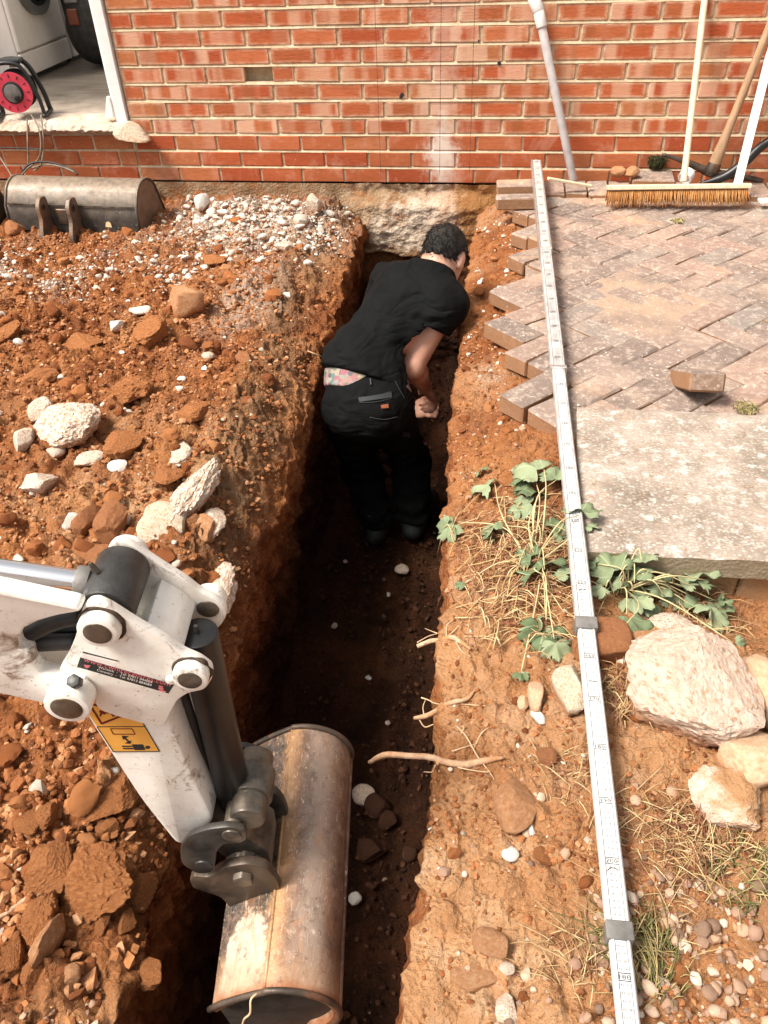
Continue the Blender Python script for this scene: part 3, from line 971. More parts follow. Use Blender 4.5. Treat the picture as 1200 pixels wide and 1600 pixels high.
    g += left * 0.8 * np.exp(-((x + 0.55) / 0.12) ** 2 - ((y + 1.25) / 0.35) ** 2) * sstep(-0.2, 0.2, n1)
    g += right * 0.55 * np.exp(-((x - 0.50) / 0.06) ** 2) * sstep(-2.3, -1.8, y) * sstep(-.2, .3, n1)
    g = np.clip(g + 0.25 * n2 * (g > 0.1), 0, 1)
    t = np.zeros(len(P))
    s = np.clip((x - np.repeat(xt, nx)) / (np.repeat(xl, nx) - np.repeat(xt, nx)), -1, 1)
    t += left * sstep(-0.35, 0.1, s) * sstep(1.0, 0.55, s) * sstep(-0.45, 0.2, n1 + 0.2)
    t = np.clip(t, 0, 1) * sstep(-3.2, -2.6, y)
    tan = np.zeros(len(P))
    tan += right * sstep(-2.2, -3.2, y) * (0.55 + 0.45 * n1) + right * sstep(-2.6, -1.6, y) * 0.55 * sstep(-0.3, 0.3, n1)
    tan += np.isin(K, (1,)) * 0.35 * sstep(0.0, 0.5, n1)
    tan += left * 0.85 * np.exp(-((x + 0.10) / 0.13) ** 2 - ((y + 3.95) / 0.13) ** 2)
    tan += (K == 0) * 0.7 * sstep(-1.9, -2.5, y) * sstep(-3.1, -2.8, y) * sstep(-0.3, 0.35, n1)
    tan = np.clip(tan, 0, 1)
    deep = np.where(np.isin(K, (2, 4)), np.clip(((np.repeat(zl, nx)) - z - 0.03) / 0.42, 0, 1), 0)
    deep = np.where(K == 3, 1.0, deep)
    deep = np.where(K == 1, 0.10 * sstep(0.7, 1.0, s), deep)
    damp_shade = np.clip(deep * (0.9 + 0.35 * n1), 0, 0.93)  # damp plus painted shade, growing darker down the trench
    set_attr(me, 'zone', np.stack([g, t, tan, damp_shade], 1))
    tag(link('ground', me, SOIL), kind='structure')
    # clay face that closes the trench under the footing
    gx, gz = np.meshgrid(np.linspace(-0.75, 0.75, 110), np.linspace(-1.1, -0.15, 80))
    p = np.stack([gx.ravel(), np.full(gx.size, -0.015), gz.ravel()], 1)
    p[:, 1] += 0.03 * fbm(p, 5, 4, 31) - 0.01 + 0.015 * billow(p, 15, 3, 32)
    p[:, 1] = np.minimum(p[:, 1], -0.002)
    idx = np.arange(gx.size).reshape(gx.shape)
    f = np.stack([idx[:-1, :-1], idx[:-1, 1:], idx[1:, 1:], idx[1:, :-1]], 2).reshape(-1, 4)
    me = amesh('trench_end', p, f)
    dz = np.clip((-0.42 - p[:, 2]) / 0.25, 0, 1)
    set_attr(me, 'zone', np.stack([0 * dz, 0.4 * (1 - dz), 0 * dz, 0.3 + 0.6 * dz], 1))  # end face carries the same painted trench shade, stronger with depth
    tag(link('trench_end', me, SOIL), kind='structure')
    # plain ground all round
    V, Fq = [], []
    for (x0, x1, y0, y1) in ((-16, 16, -18, -5.98), (-16, -3.78, -5.98, 0.0), (3.38, 16, -5.98, 0.0)):
        o = len(V)
        V += [(x0, y0, -0.09), (x1, y0, -0.09), (x1, y1, -0.09), (x0, y1, -0.09)]
        Fq.append((o, o + 1, o + 2, o + 3))
    me = pmesh('yard', V, Fq)
    set_attr(me, 'zone', np.tile([0.1, 0.1, 0.3, 0.0], (len(V), 1)))
    tag(link('yard', me, SOIL), kind='structure')


build_ground()

# ------------------------------------------------------------------ house wall: every brick in view, mortar, footing
WALL = empty('brick_wall', (0, 0, 0))
tag(WALL, 'red brick house wall with thick pale mortar at the far end of the trench', 'wall')
COURSE, BH, BL, PITCHB = 0.079, 0.068, 0.2135, 0.225
DOOR_R, DOOR_L = -1.472, -3.35


def brick_mesh(i, L=BL, H=BH, D=0.095):
    rr = random.Random(i)
    bm = bmesh.new()
    add_box(bm, (0, D / 2, 0), (L, D, H), None, 0.0035, 1)
    for v in bm.verts:
        v.co += Vector((rr.uniform(-1, 1) * .0022, rr.uniform(-1, 1) * .0015, rr.uniform(-1, 1) * .0018))
    return bm_to(bm, 'brick')


BR_ME = [brick_mesh(i) for i in range(8)]
BR_SM = [brick_mesh(40 + i) for i in range(4)]
for m_ in BR_ME: m_.materials.append(BRICK_M)
for m_ in BR_SM: m_.materials.append(BRICK_S)
HOLE = (at(380, 104, Y=0), at(427, 126, Y=0))       # half brick missing here
HX0, HX1 = float(HOLE[0][0]), float(HOLE[1][0])
HK = int(round((float(HOLE[0][2] + HOLE[1][2]) / 2 - BH / 2) / COURSE))


def lay_row(k, x0, x1, put):
    o = (-1.355 if k % 2 else -1.2500) + random.uniform(-.008, .008)
    n0 = math.floor((x0 - o) / PITCHB) - 1
    for i in range(n0, n0 + 40):
        a = o + i * PITCHB + 0.0058
        b_ = a + BL
        a2, b2 = max(a, x0), min(b_, x1)
        if b2 - a2 < 0.035: continue
        put(k, a2, b2)


def put_brick(k, a, b_):
    if k == HK and b_ > HX0 + 0.004 and a < HX1 - 0.004:
        if a < HX0 - 0.03: put_brick(k, a, HX0)
        if b_ > HX1 + 0.03: put_brick(k, HX1, b_)
        return
    me = random.choice(BR_ME if k > 2 else BR_SM)
    o = bpy.data.objects.new('brick', me)
    COL.objects.link(o)
    o.parent = WALL
    o.location = ((a + b_) / 2, random.uniform(-.002, .0015), k * COURSE + BH / 2 + random.uniform(-.001, .001))
    o.scale = ((b_ - a) / BL, 1, 1)
    o.rotation_euler = (random.uniform(-.008, .008), random.uniform(-.004, .004), random.uniform(-.006, .006))


ROWS = 12
for k in range(ROWS):
    lay_row(k, DOOR_R + 0.004, 1.86, put_brick)
for k in range(3):
    lay_row(k, -3.0, DOOR_R - 0.006, put_brick)

# the rest of the wall, above and beside what the photo shows
bm = bmesh.new()


def put_far(k, a, b_):
    vs_ = add_box(bm, ((a + b_) / 2, 0.0475, k * COURSE + BH / 2), (b_ - a, 0.095, BH))


for k in range(ROWS, 30): lay_row(k, DOOR_R + 0.004, 3.6, put_far)
for k in range(ROWS): lay_row(k, 1.864, 3.6, put_far)
for k in range(27, 30): lay_row(k, -6.0, DOOR_R - 0.004, put_far)
for k in range(27): lay_row(k, -6.0, DOOR_L - 0.03, put_far)
tag(link('brickwork', bm_to(bm, 'brickwork'), BRICK_M, WALL), kind='stuff')

# mortar: weather-struck joints stand a little behind the brick faces
bm = bmesh.new()


def mortar_box(x0, x1, z0, z1, y0=0.0055, y1=0.10):
    add_box(bm, ((x0 + x1) / 2, (y0 + y1) / 2, (z0 + z1) / 2), (x1 - x0, y1 - y0, z1 - z0))


hz0, hz1 = HK * COURSE - 0.002, HK * COURSE + BH + 0.002
TOPZ = 30 * COURSE - 0.01
mortar_box(DOOR_R + .001, HX0, 0.0, TOPZ)
mortar_box(HX1, 3.6, 0.0, TOPZ)
mortar_box(HX0, HX1, 0.0, hz0)
mortar_box(HX0, HX1, hz1, TOPZ)
mortar_box(HX0, HX1, hz0, hz1, 0.06, 0.10)
mortar_box(-6.0, DOOR_R - .001, 0.0, 3 * COURSE - 0.004)
mortar_box(-6.0, DOOR_L - 0.03, 3 * COURSE - 0.004, 27 * COURSE)
mortar_box(-6.0, DOOR_R - .001, 27 * COURSE, TOPZ)
link('mortar', bm_to(bm, 'mortar'), MORTAR, WALL)

# struck bed joints: a thin sloping fillet under every course, so that the beds read as ridges with a shadow line
V, Fq = [], []
xs = np.linspace(DOOR_R + .003, 1.86, 170)
for k in range(0, ROWS):
    zc = k * COURSE + BH
    for a in range(len(xs) - 1):
        o = len(V)
        for xx in (xs[a], xs[a + 1]):
            j = 0.0016 * mnoise.noise(Vector((xx * 9, k * 3.1, 0)))
            V += [(xx, 0.0056, zc + COURSE - BH + 0.0015), (xx, -0.0012 + j, zc - 0.0005 + 0.5 * j), (xx, 0.006, zc - 0.003)]
        Fq += [(o, o + 1, o + 4, o + 3), (o + 1, o + 2, o + 5, o + 4)]
link('bed_joint', pmesh('bed_joint', V, Fq), MORTAR, WALL)

# footing: smooth rendered band at the sides, rough hacked concrete at the trench
gx, gz = np.meshgrid(np.linspace(-3.6, 2.2, 640), np.linspace(-0.5, -0.003, 90))
p = np.stack([gx.ravel(), np.zeros(gx.size), gz.ravel()], 1)
core = sstep(-0.40, -0.22, p[:, 0]) * sstep(0.48, 0.36, p[:, 0])
p[:, 1] = -0.012 - 0.004 * fbm(p, 12, 3, 41)
p[:, 1] += core * (-0.055 * sstep(-0.03, -0.12, p[:, 2]) + 0.030 * fbm(p, 7, 5, 42) + 0.012 * fbm(p, 30, 4, 43))
p[:, 1] += (1 - core) * sstep(-0.06, -0.16, p[:, 2]) * (-0.02 + 0.012 * fbm(p, 6, 4, 44))
und = sstep(-0.36, -0.40, p[:, 2] + 0.03 * fbm(p, 6, 2, 45)) * core
p[:, 1] += und * 0.12
p[:, 1] = np.clip(p[:, 1], -0.12, 0.05)
idx = np.arange(gx.size).reshape(gx.shape)
f = np.stack([idx[:-1, :-1], idx[:-1, 1:], idx[1:, 1:], idx[1:, :-1]], 2).reshape(-1, 4)
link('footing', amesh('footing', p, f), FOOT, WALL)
# two small drilled holes, their dark insides painted as black discs
for (hx, hy, hr) in ((780, 99, 0.0085), (748, 64, 0.0042)):
    q = at(hx, hy, Y=0)
    cyl('drill_hole_shade_disc', (q[0], -0.0035, q[2]), (q[0], 0.004, q[2]), hr, INK, WALL, n=14)
q = at(628, 148, Y=0)
bm = bmesh.new(); add_box(bm, (0, 0, 0), (0.016, 0.006, 0.026), Matrix.Rotation(0.5, 3, 'Y'), 0.002)
link('wall_scar', bm_to(bm, 'wall_scar'), INK, WALL, (q[0] - .002, 0.0005, q[2] - .004))

# ------------------------------------------------------------------ doorway and the room behind it
fr = empty('door_frame', (DOOR_R - 0.03, 0, 0.30))
tag(fr, 'white door frame edging the open doorway left of the brick wall', 'door frame')
def fr_box(name, c, s):
    o = box(name, (c[0] - (DOOR_R - 0.03), c[1], c[2] - 0.30), s, WHITEPL, fr, None, 0.003)
    return o
fr_box('jamb', (DOOR_R - 0.0335, 0.012, 1.19), (0.055, 0.055, 1.81))
fr_box('jamb_stop', (DOOR_R - 0.072, 0.028, 1.19), (0.022, 0.030, 1.80))
fr_box('head', (-2.42, 0.012, 2.118), (1.75, 0.055, 0.042))
fr_box('jamb', (DOOR_L + 0.03, 0.012, 1.19), (0.055, 0.055, 1.81))
bm = bmesh.new()
vs_ = [bm.verts.new(v) for v in ((-.045, 0, 0), (0, 0, 0), (0, 0, .10), (-.012, 0, .10))]
ff = bm.faces.new(vs_)
g_ = bmesh.ops.extrude_face_region(bm, geom=[ff])
bmesh.ops.translate(bm, vec=(0, .02, 0), verts=[v for v in g_['geom'] if isinstance(v, bmesh.types.BMVert)])
link('frame_foot', bm_to(bm, 'frame_foot'), WHITEPL, fr, (-0.057, 0.0, 0.012))


def mat_vinyl():
    b = NB('utility_floor', 0.45, 0.4)
    P = b.pos()
    pl_ = b.noise(b.vmul(P, (1.5, 9, 1)), 3.0, 5, 0.65)
    c = b.ramp(pl_, [(0.3, (0.075, 0.062, 0.050)), (0.55, (0.15, 0.125, 0.10)), (0.75, (0.24, 0.20, 0.165))])
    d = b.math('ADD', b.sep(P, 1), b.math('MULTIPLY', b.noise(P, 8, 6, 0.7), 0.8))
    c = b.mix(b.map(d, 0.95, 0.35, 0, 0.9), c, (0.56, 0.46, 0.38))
    sp = b.map(b.noise(P, 60, 4, 0.7), 0.62, 0.7, 0, 0.5)
    c = b.mix(sp, c, (0.62, 0.54, 0.47))
    b.color(c)
    b.bump(pl_, 0.1, 0.004)
    return b.m


V = [(-3.6, -0.0, 0.298), (-0.4, 0.0, 0.298), (-0.4, 3.2, 0.298), (-3.6, 3.2, 0.298)]
bm = bmesh.new(); add_box(bm, (-2.0, 1.66, 0.273), (3.2, 3.10, 0.05))
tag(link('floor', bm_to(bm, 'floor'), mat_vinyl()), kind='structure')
ROOMP = plain('room_plaster', (0.62, 0.59, 0.54), 0.9)
bm = bmesh.new()
add_box(bm, (-2.0, 3.25, 1.3), (3.4, 0.08, 2.1))
add_box(bm, (-3.64, 1.66, 1.3), (0.08, 3.09, 2.1))
add_box(bm, (-0.36, 1.66, 1.3), (0.08, 3.09, 2.1))
tag(link('room_wall', bm_to(bm, 'room_wall'), ROOMP), kind='structure')
bm = bmesh.new()
for xx in (-3.55, -2.75, -1.95, -1.15, -0.45): add_box(bm, (xx, 1.66, 2.39), (0.05, 3.2, 0.09))
tag(link('added_open_roof', bm_to(bm, 'added_open_roof'), ROOMP), kind='structure')  # unseen roof, made up open so sky light reaches the washing machines

# broken threshold: screed edge, crumbling
gx, gy = np.meshgrid(np.linspace(-3.3, DOOR_R - 0.005, 260), np.linspace(0, 1, 34))
x = gx.ravel(); t = gy.ravel()
prof_y = np.interp(t, [0, .45, .6, 1], [0.14, -0.045, -0.075, -0.005])
prof_z = np.interp(t, [0, .45, .6, 1], [0.302, 0.290, 0.268, 0.236])
p = np.stack([x, prof_y, prof_z], 1)
e = 0.030 * fbm(p * [1, 0, 0], 5, 4, 51) + 0.014 * billow(p, 18, 3, 52)
p[:, 1] += e * sstep(0.05, 0.4, t) * sstep(1.0, 0.85, t)
p[:, 2] += (0.012 * fbm(p, 9, 3, 53) + 0.007 * billow(p, 30, 3, 54)) * sstep(0.1, 0.3, t) * sstep(1.0, 0.8, t)
idx = np.arange(gx.size).reshape(gx.shape)
f = np.stack([idx[:-1, :-1], idx[:-1, 1:], idx[1:, 1:], idx[1:, :-1]], 2).reshape(-1, 4)
TH = mat_rock('dusty_screed', [(0.42, 0.30, 0.21), (0.58, 0.47, 0.38), (0.70, 0.62, 0.54)], None, 0.12, 9, 0.8)
tag(link('threshold', amesh('threshold', p, f), TH), kind='structure')


# ------------------------------------------------------------------ block paving, edging, slab
def block_mesh(i, L=0.197, W=0.097, D=0.058, bev=0.006):
    rr = random.Random(100 + i)
    bm = bmesh.new()
    add_box(bm, (0, 0, -D / 2), (L, W, D), None, bev * rr.uniform(.6, 1.2), 1)
    for v in bm.verts: v.co += Vector((rr.uniform(-1, 1) * .002, rr.uniform(-1, 1) * .002, rr.uniform(-1, 1) * .0015))
    me = bm_to(bm, 'paver')
    me.materials.append(PAVER)
    return me


PV = [block_mesh(i) for i in range(8)]
bed = empty('block_paving', (1.1, -1.2, 0.0))
tag(bed, 'weathered herringbone block paving with a broken zigzag edge beside the trench', 'paving')
a = 0.1
cen = np.array([1.02, -1.15])
c45 = math.cos(R_(45)); 
npav = 0
for i in range(-24, 25):
    for j in range(-24, 25):
        k = (i + j) % 4
        if k == 0: u, v, hor = (i + 1) * a, (j + .5) * a, True
        elif k == 2: u, v, hor = (i + .5) * a, (j + 1) * a, False
        else: continue
        X = cen[0] + (u - v) * c45
        Y = cen[1] + (u + v) * c45
        if not (-2.33 < Y < -0.33 and X < 2.15): continue
        lim = 0.575 + 0.03 * math.sin(Y * 5.0)
        if X < lim: continue
        o = bpy.data.objects.new('paver', random.choice(PV))
        COL.objects.link(o)
        o.parent = bed
        edge = X < lim + 0.09
        zz = float(plane_r(Y)) + random.uniform(-.003, .003) + 0.006 * math.sin(X * 4 + Y * 3)
        o.location = (X - 1.1 + random.uniform(-.002, .002) - (0.012 * random.random() if edge else 0), Y + 1.2 + random.uniform(-.002, .002), zz)
        o.rotation_euler = (R_(random.uniform(-1.2, 1.2)) * (2 if edge else 1), R_(random.uniform(-1.2, 1.2)) * (2 if edge else 1), R_(45 if hor else 135) + R_(random.uniform(-1, 1)) * (3 if edge else 1))
        npav += 1
# soldier course along the wall
for i in range(13):
    o = bpy.data.objects.new('edging_block', random.choice(PV))
    COL.objects.link(o); o.parent = bed
    X = 0.72 + i * 0.104
    o.location = (X - 1.1, -0.215 + 1.2 + random.uniform(-.004, .004), 0.052 + random.uniform(-.003, .003))
    o.rotation_euler = (R_(random.uniform(-1.5, 1.5)), 0, R_(90 + random.uniform(-1.2, 1.2)))
# jointing sand and dirt between the blocks
gx, gy = np.meshgrid(np.linspace(0.66, 2.3, 60), np.linspace(-2.3, -0.02, 70))
p = np.stack([gx.ravel(), gy.ravel(), plane_r(gy.ravel()) - 0.015], 1)
p[:, 2] += 0.004 * fbm(p, 14, 3, 61) + 0.006 * np.sin(p[:, 0] * 4 + p[:, 1] * 3)
idx = np.arange(gx.size).reshape(gx.shape)
f = np.stack([idx[:-1, :-1], idx[:-1, 1:], idx[1:, 1:], idx[1:, :-1]], 2).reshape(-1, 4)
SAND = mat_rock('joint_dirt', [(0.06, 0.042, 0.028), (0.12, 0.085, 0.055), (0.24, 0.18, 0.12)], None, 0.0, 18, 0.5)
link('joint_dirt', amesh('joint_dirt', p, f), SAND, bed, (-1.1, 1.2, 0))
# smear of dried slurry that hides the joints in the middle
P0 = at(1000, 476, z=0.055)
gx, gy = np.meshgrid(np.linspace(-1, 1, 90), np.linspace(-1, 1, 90))
u, v = gx.ravel(), gy.ravel()
x = P0[0] + 0.40 * u; y = P0[1] + 0.46 * v
q3 = np.stack([x, y, 0 * x], 1)
rr_ = np.maximum(np.abs(u * c45 + v * c45), np.abs(u * c45 - v * c45)) ** 2 * 2.0
n_ = fbm(q3, 7, 4, 66)
hh = sstep(0.95, 0.30, rr_ * 1.0 + 0.55 * n_)
z = plane_r(y) + 0.006 * np.sin(x * 4 + y * 3) - 0.012 + 0.0135 * hh + 0.0055 * fbm(q3, 12, 6, 67)
idx = np.arange(gx.size).reshape(gx.shape)
f = np.stack([idx[:-1, :-1], idx[:-1, 1:], idx[1:, 1:], idx[1:, :-1]], 2).reshape(-1, 4)


def mat_slurry():
    b = NB('dried_slurry', 0.95, 0.15)
    P = b.pos()
    n1 = b.noise(P, 8, 7, 0.66)
    c = b.ramp(n1, [(0.3, (0.23, 0.165, 0.13)), (0.45, (0.31, 0.225, 0.175)), (0.6, (0.40, 0.275, 0.195)), (0.75, (0.34, 0.265, 0.215))])
    c = b.mix(b.map(b.noise(P, 62, 6, 0.78), 0.54, 0.66, 0, 0.6), c, (0.64, 0.54, 0.44))
    c = b.mix(b.map(b.noise(P, 48, 6, 0.78), 0.42, 0.34, 0, 0.5), c, (0.24, 0.15, 0.11))
    c = b.mix(b.map(b.noise(P, 24, 5, 0.7), 0.66, 0.74, 0, 0.7), c, (0.24, 0.15, 0.085))
    b.color(c)
    b.bump(b.math('ADD', n1, b.noise(P, 160, 5, 0.7)), 0.6, 0.008)
    return b.m


link('slurry_smear', amesh('slurry_smear', np.stack([x, y, z], 1), f), mat_slurry(), bed, (-1.1, 1.2, 0))

# concrete slab lying over the end of the paving
sa, sb_ = at(899, 640, z=.085), at(913, 866, z=.085)
sxl = float(sa[0]); sx1 = sxl + 0.9
bm = bmesh.new()
nx_, ny_ = 46, 34
TL, BLc = np.array([sa[0], sa[1]]), np.array([sb_[0], sb_[1]])
ux = np.array([0.999, 0.012])
sl_top = []
for j in range(ny_):
    for i in range(nx_):
        q = TL + (BLc - TL) * (j / (ny_ - 1)) + ux * 0.90 * (i / (nx_ - 1))
        e = min(i, nx_ - 1 - i, j, ny_ - 1 - j)
        q3 = Vector((q[0] * 6, q[1] * 6, 0.3))
        wob = 0.006 * mnoise.noise(q3 * 2.2) if e == 0 else 0
        zz = 0.0985 + 0.003 * mnoise.noise(q3) + 0.0014 * mnoise.noise(q3 * 5) - (0.007 + 0.005 * mnoise.noise(q3 * 3) if e == 0 else 0)
        sl_top.append((q[0] + wob, q[1] + wob, zz))
V = list(sl_top)
Fq = [(j * nx_ + i, j * nx_ + i + 1, (j + 1) * nx_ + i + 1, (j + 1) * nx_ + i) for j in range(ny_ - 1) for i in range(nx_ - 1)]
ring = [i for i in range(nx_)] + [j * nx_ + nx_ - 1 for j in range(1, ny_)] + [(ny_ - 1) * nx_ + i for i in range(nx_ - 2, -1, -1)] + [j * nx_ for j in range(ny_ - 2, 0, -1)]
lo = []
cx_, cy_ = (TL + BLc)[0] / 2 + 0.45, (TL + BLc)[1] / 2
for i in ring:
    v = V[i]; lo.append(len(V)); V.append((v[0] + (cx_ - v[0]) * .004, v[1] + (cy_ - v[1]) * .004, 0.040 + 0.002 * mnoise.noise(Vector(v) * 9)))
for a_ in range(len(ring)):
    b_ = (a_ + 1) % len(ring)
    Fq.append((ring[a_], lo[a_], lo[b_], ring[b_]))
Fq.append(tuple(lo))
me = pmesh('concrete_slab', V, Fq, True)
me.set_sharp_from_angle(angle=R_(50))
tag(link('concrete_slab', me, SLAB), 'large rough pale concrete paving slab lying right of the measuring staff', 'slab')
# brick course under the slab's front edge
be = empty('slab_edging', (1.2, -2.84, 0.0))
tag(be, 'tan brick edging standing under the front edge of the concrete slab', 'edging')
EDG = mat_rock('tan_edging_brick', [(0.24, 0.15, 0.075), (0.34, 0.22, 0.115), (0.42, 0.30, 0.18)], None, 0.0, 8, 0.5, False)
for i in range(6):
    bm = bmesh.new(); add_box(bm, (0, 0, 0), (0.094, 0.06, 0.13), None, 0.005)
    link('edging_brick', bm_to(bm, 'edging_brick'), EDG, be, (-0.49 + i * 0.0985 + 0.32, 0.004 * random.random(), -0.032))

# ------------------------------------------------------------------ mini excavator: boom end, dipper, rams, bucket
EXC = empty('mini_excavator', (-1.2, -3.75, -0.08))
tag(EXC, 'white mini excavator arm reaching over the trench with a rusty bucket', 'excavator')
bpy.context.view_layer.update()


def pl(px, py, off):
    """photo pixel -> point on a plane of the arm, `off` metres along the pin direction"""
    d = np.array([(px - 600) / F_PX, -(py - 800) / F_PX, 1.0]) @ AX
    t = ((BUCKET_O + BUCKET_N * off - CAM_LOC) @ BUCKET_N) / (d @ BUCKET_N)
    return CAM_LOC + t * d


def arm_pt(a, z, off): return BUCKET_O + BUCKET_E * a + BUCKET_N * off + np.array([0, 0, z])


def to_az(p): return float((p - BUCKET_O) @ BUCKET_E), float(p[2])


def exc(o, parent=EXC):
    o.parent = parent
    o.matrix_parent_inverse = parent.matrix_world.inverted() if parent is EXC else Matrix.Identity(4)
    return o


def plate(name, pts, o0, o1, mat, bev=0.004, parent=EXC, smooth_from=None):
    """prism with the outline pts (a, z) between pin offsets o0 and o1"""
    bm = bmesh.new()
    vs_ = [bm.verts.new(arm_pt(a_, z_, o0)) for a_, z_ in pts]
    f = bm.faces.new(vs_)
    g = bmesh.ops.extrude_face_region(bm, geom=[f])
    bmesh.ops.translate(bm, vec=BUCKET_N * (o1 - o0), verts=[v for v in g['geom'] if isinstance(v, bmesh.types.BMVert)])
    bmesh.ops.recalc_face_normals(bm, faces=bm.faces)
    if bev:
        es = [e for e in bm.edges if len(e.link_faces) == 2 and e.calc_face_angle(0) > R_(50)]
        bmesh.ops.bevel(bm, geom=es, offset=bev, segments=2, profile=0.5, affect='EDGES')
    bmesh.ops.triangulate(bm, faces=[f for f in bm.faces if len(f.verts) > 4])
    me = bm_to(bm, name)
    me.polygons.foreach_set('use_smooth', np.ones(len(me.polygons), dtype=bool))
    me.set_sharp_from_angle(angle=R_(32))
    o = link(name, me, mat)
    return exc(o, parent) if parent is EXC else sub(o, parent)


def sub(o, parent):
    """sub-part: world coordinates are kept under a part of the excavator"""
    bpy.context.view_layer.update()
    o.parent = parent
    o.matrix_parent_inverse = parent.matrix_world.inverted()
    return o


def round_path(pts, n=5, r=0.35):
    """soften the corners of a closed outline"""
    P = [np.array(p) for p in pts]
    out = []
    for i, p in enumerate(P):
        a_, b_ = P[i - 1], P[(i + 1) % len(P)]
        s = p + (a_ - p) * r; e = p + (b_ - p) * r
        for t in np.linspace(0, 1, n):
            out.append(tuple((1 - t) ** 2 * s + 2 * t * (1 - t) * p + t * t * e))
    return out


def px_az(lst, off): return [to_az(pl(x, y, off)) for x, y in lst]


def pin(name, px, py, off, o0, o1, r, mat, parent=EXC, bev=0.004, n=28):
    a_, z_ = to_az(pl(px, py, off))
    o = cyl(name, arm_pt(a_, z_, o0), arm_pt(a_, z_, o1), r, mat, None, None, n, bev)
    return exc(o) if parent is EXC else sub(o, parent)


# boom end coming in from the left, forked round the dipper
boom_px = [(-700, 782), (0, 922), (60, 935), (118, 947), (128, 956), (88, 963), (40, 977), (25, 1003), (29, 1014), (46, 1021), (53, 1040), (63, 1053), (90, 1060), (134, 1064), (140, 1096), (112, 1117), (76, 1102), (0, 1085), (-700, 927)]
boom = plate('boom', round_path(px_az(boom_px, -0.072), 4, 0.22), -0.072, -0.050, WHITE, 0.004)
plate('boom_box', px_az([(-700, 850), (0, 1012), (22, 1018), (50, 1040), (84, 1066), (100, 1100), (70, 1098), (0, 1081), (-700, 921)], -0.05), -0.0495, 0.050, WHITE, 0.004)
b1 = pin('pivot_boss', 104, 1107, -0.096, -0.096, -0.066, 0.0275, WHITE, boom, 0.003)
pin('pivot_pin', 104, 1107, -0.096, -0.0975, -0.080, 0.0195, STEEL, boom, 0.002)
a_, z_ = to_az(pl(114, 1084, -0.098))
sub(cyl('lock_bolt', arm_pt(a_, z_, -0.082) , arm_pt(a_ - 0.0, z_ + 0.012, -0.0885), 0.0085, DARKSTEEL, None, None, 6, 0.001), boom)
# hoses in the boom
for k, (q0, q1, q2, q3) in enumerate((((-60, 1000), (28, 996), (85, 972), (128, 962)), ((-60, 1012), (28, 1008), (72, 1004), (122, 1002)), ((-60, 1004), (40, 1000), (90, 984), (130, 978)))):
    pts = [pl(x, y, -0.045 + 0.018 * (k == 2)) for x, y in (q0, q1, q2, q3)]
    sub(tube('hose', spline(pts, 18), 0.0105 if k < 2 else 0.009, RUBBER, None, 10), boom)

# dipper: two cheeks, a box section and a cover
head_px = [(124, 972), (128, 952), (138, 942), (152, 940), (172, 949), (200, 967), (228, 984), (262, 1003), (286, 1021), (312, 1032), (330, 1045), (332, 1060), (320, 1078), (294, 1083), (277, 1094), (267, 1112), (254, 1140), (150, 1110), (146, 1076), (122, 1061), (96, 1052), (92, 1046), (106, 1024), (117, 998)]
DIP = plate('dipper', round_path(px_az([(135, 1120), (128, 1098), (150, 1083), (232, 1086), (262, 1122), (299, 1210), (334, 1282), (309, 1310), (277, 1322), (220, 1251)], -0.055), 4, 0.2), -0.055, 0.043, WHITE, 0.006)
hp = round_path(px_az(head_px, -0.063), 4, 0.3)
plate('cheek_plate', hp, -0.063, -0.051, WHITE, 0.002, DIP)
plate('cheek_plate', hp, 0.038, 0.050, WHITE, 0.002, DIP)
cov = px_az([(226, 986), (262, 1006), (284, 1024), (270, 1052), (236, 1062), (206, 1040), (205, 1008)], -0.051)
plate('cover_plate', cov, -0.0505, 0.0375, WHITE, 0.002, DIP)
plate('web_plate', px_az([(120, 1000), (160, 1020), (212, 1046), (262, 1090), (258, 1120), (150, 1100), (112, 1050)], -0.051), -0.0505, 0.0375, WHITE, 0.002, DIP)
# ridge along the top face of the dipper box
r0, r1 = arm_pt(*to_az(pl(266, 1128, -0.055)), 0.0), arm_pt(*to_az(pl(332, 1279, -0.055)), 0.0)
sub(cyl('weld_seam', r0, r1, 0.004, WHITE, None, None, 8), DIP)
for nm, (x, y), r, rp in (('pin_boss', (153, 988), 0.0240, 0.0165), ('pin_boss', (297, 1061), 0.0215, 0.0148)):
    a_, z_ = to_az(pl(x, y, -0.076))
    bo = sub(cyl(nm, arm_pt(a_, z_, -0.078), arm_pt(a_, z_, -0.060), r, WHITE, None, None, 28, 0.004), DIP)
    sub(cyl(nm, arm_pt(a_, z_, 0.047), arm_pt(a_, z_, 0.066), r, WHITE, None, None, 28, 0.004), DIP)
    if x < 200: sub(cyl('pin', arm_pt(a_, z_, -0.0795), arm_pt(a_, z_, 0.0675), rp, STEEL, None, None, 24, 0.002), DIP)
    else:
        sub(cyl('pin', arm_pt(a_, z_, -0.0795), arm_pt(a_, z_, -0.045), rp, STEEL, None, None, 24, 0.002), DIP)
        sub(cyl('pin', arm_pt(a_, z_, 0.036), arm_pt(a_, z_, 0.0675), rp, STEEL, None, None, 24, 0.002), DIP)
    if x < 200: EYE_AZ = (a_, z_)
    else: RAM_AZ = (a_, z_)
for (x, y) in ((183, 983), (268, 1058)):
    q = pl(x, y, -0.064)
    sub(cyl('keeper_bolt', q, q - BUCKET_N * 0.007, 0.0065, WHITE, None, None, 6, 0.001), DIP)

MUDG = plain('grease_mud', (0.055, 0.034, 0.020), 0.7, 0, 0.3, 0.5, 0.6, 150)


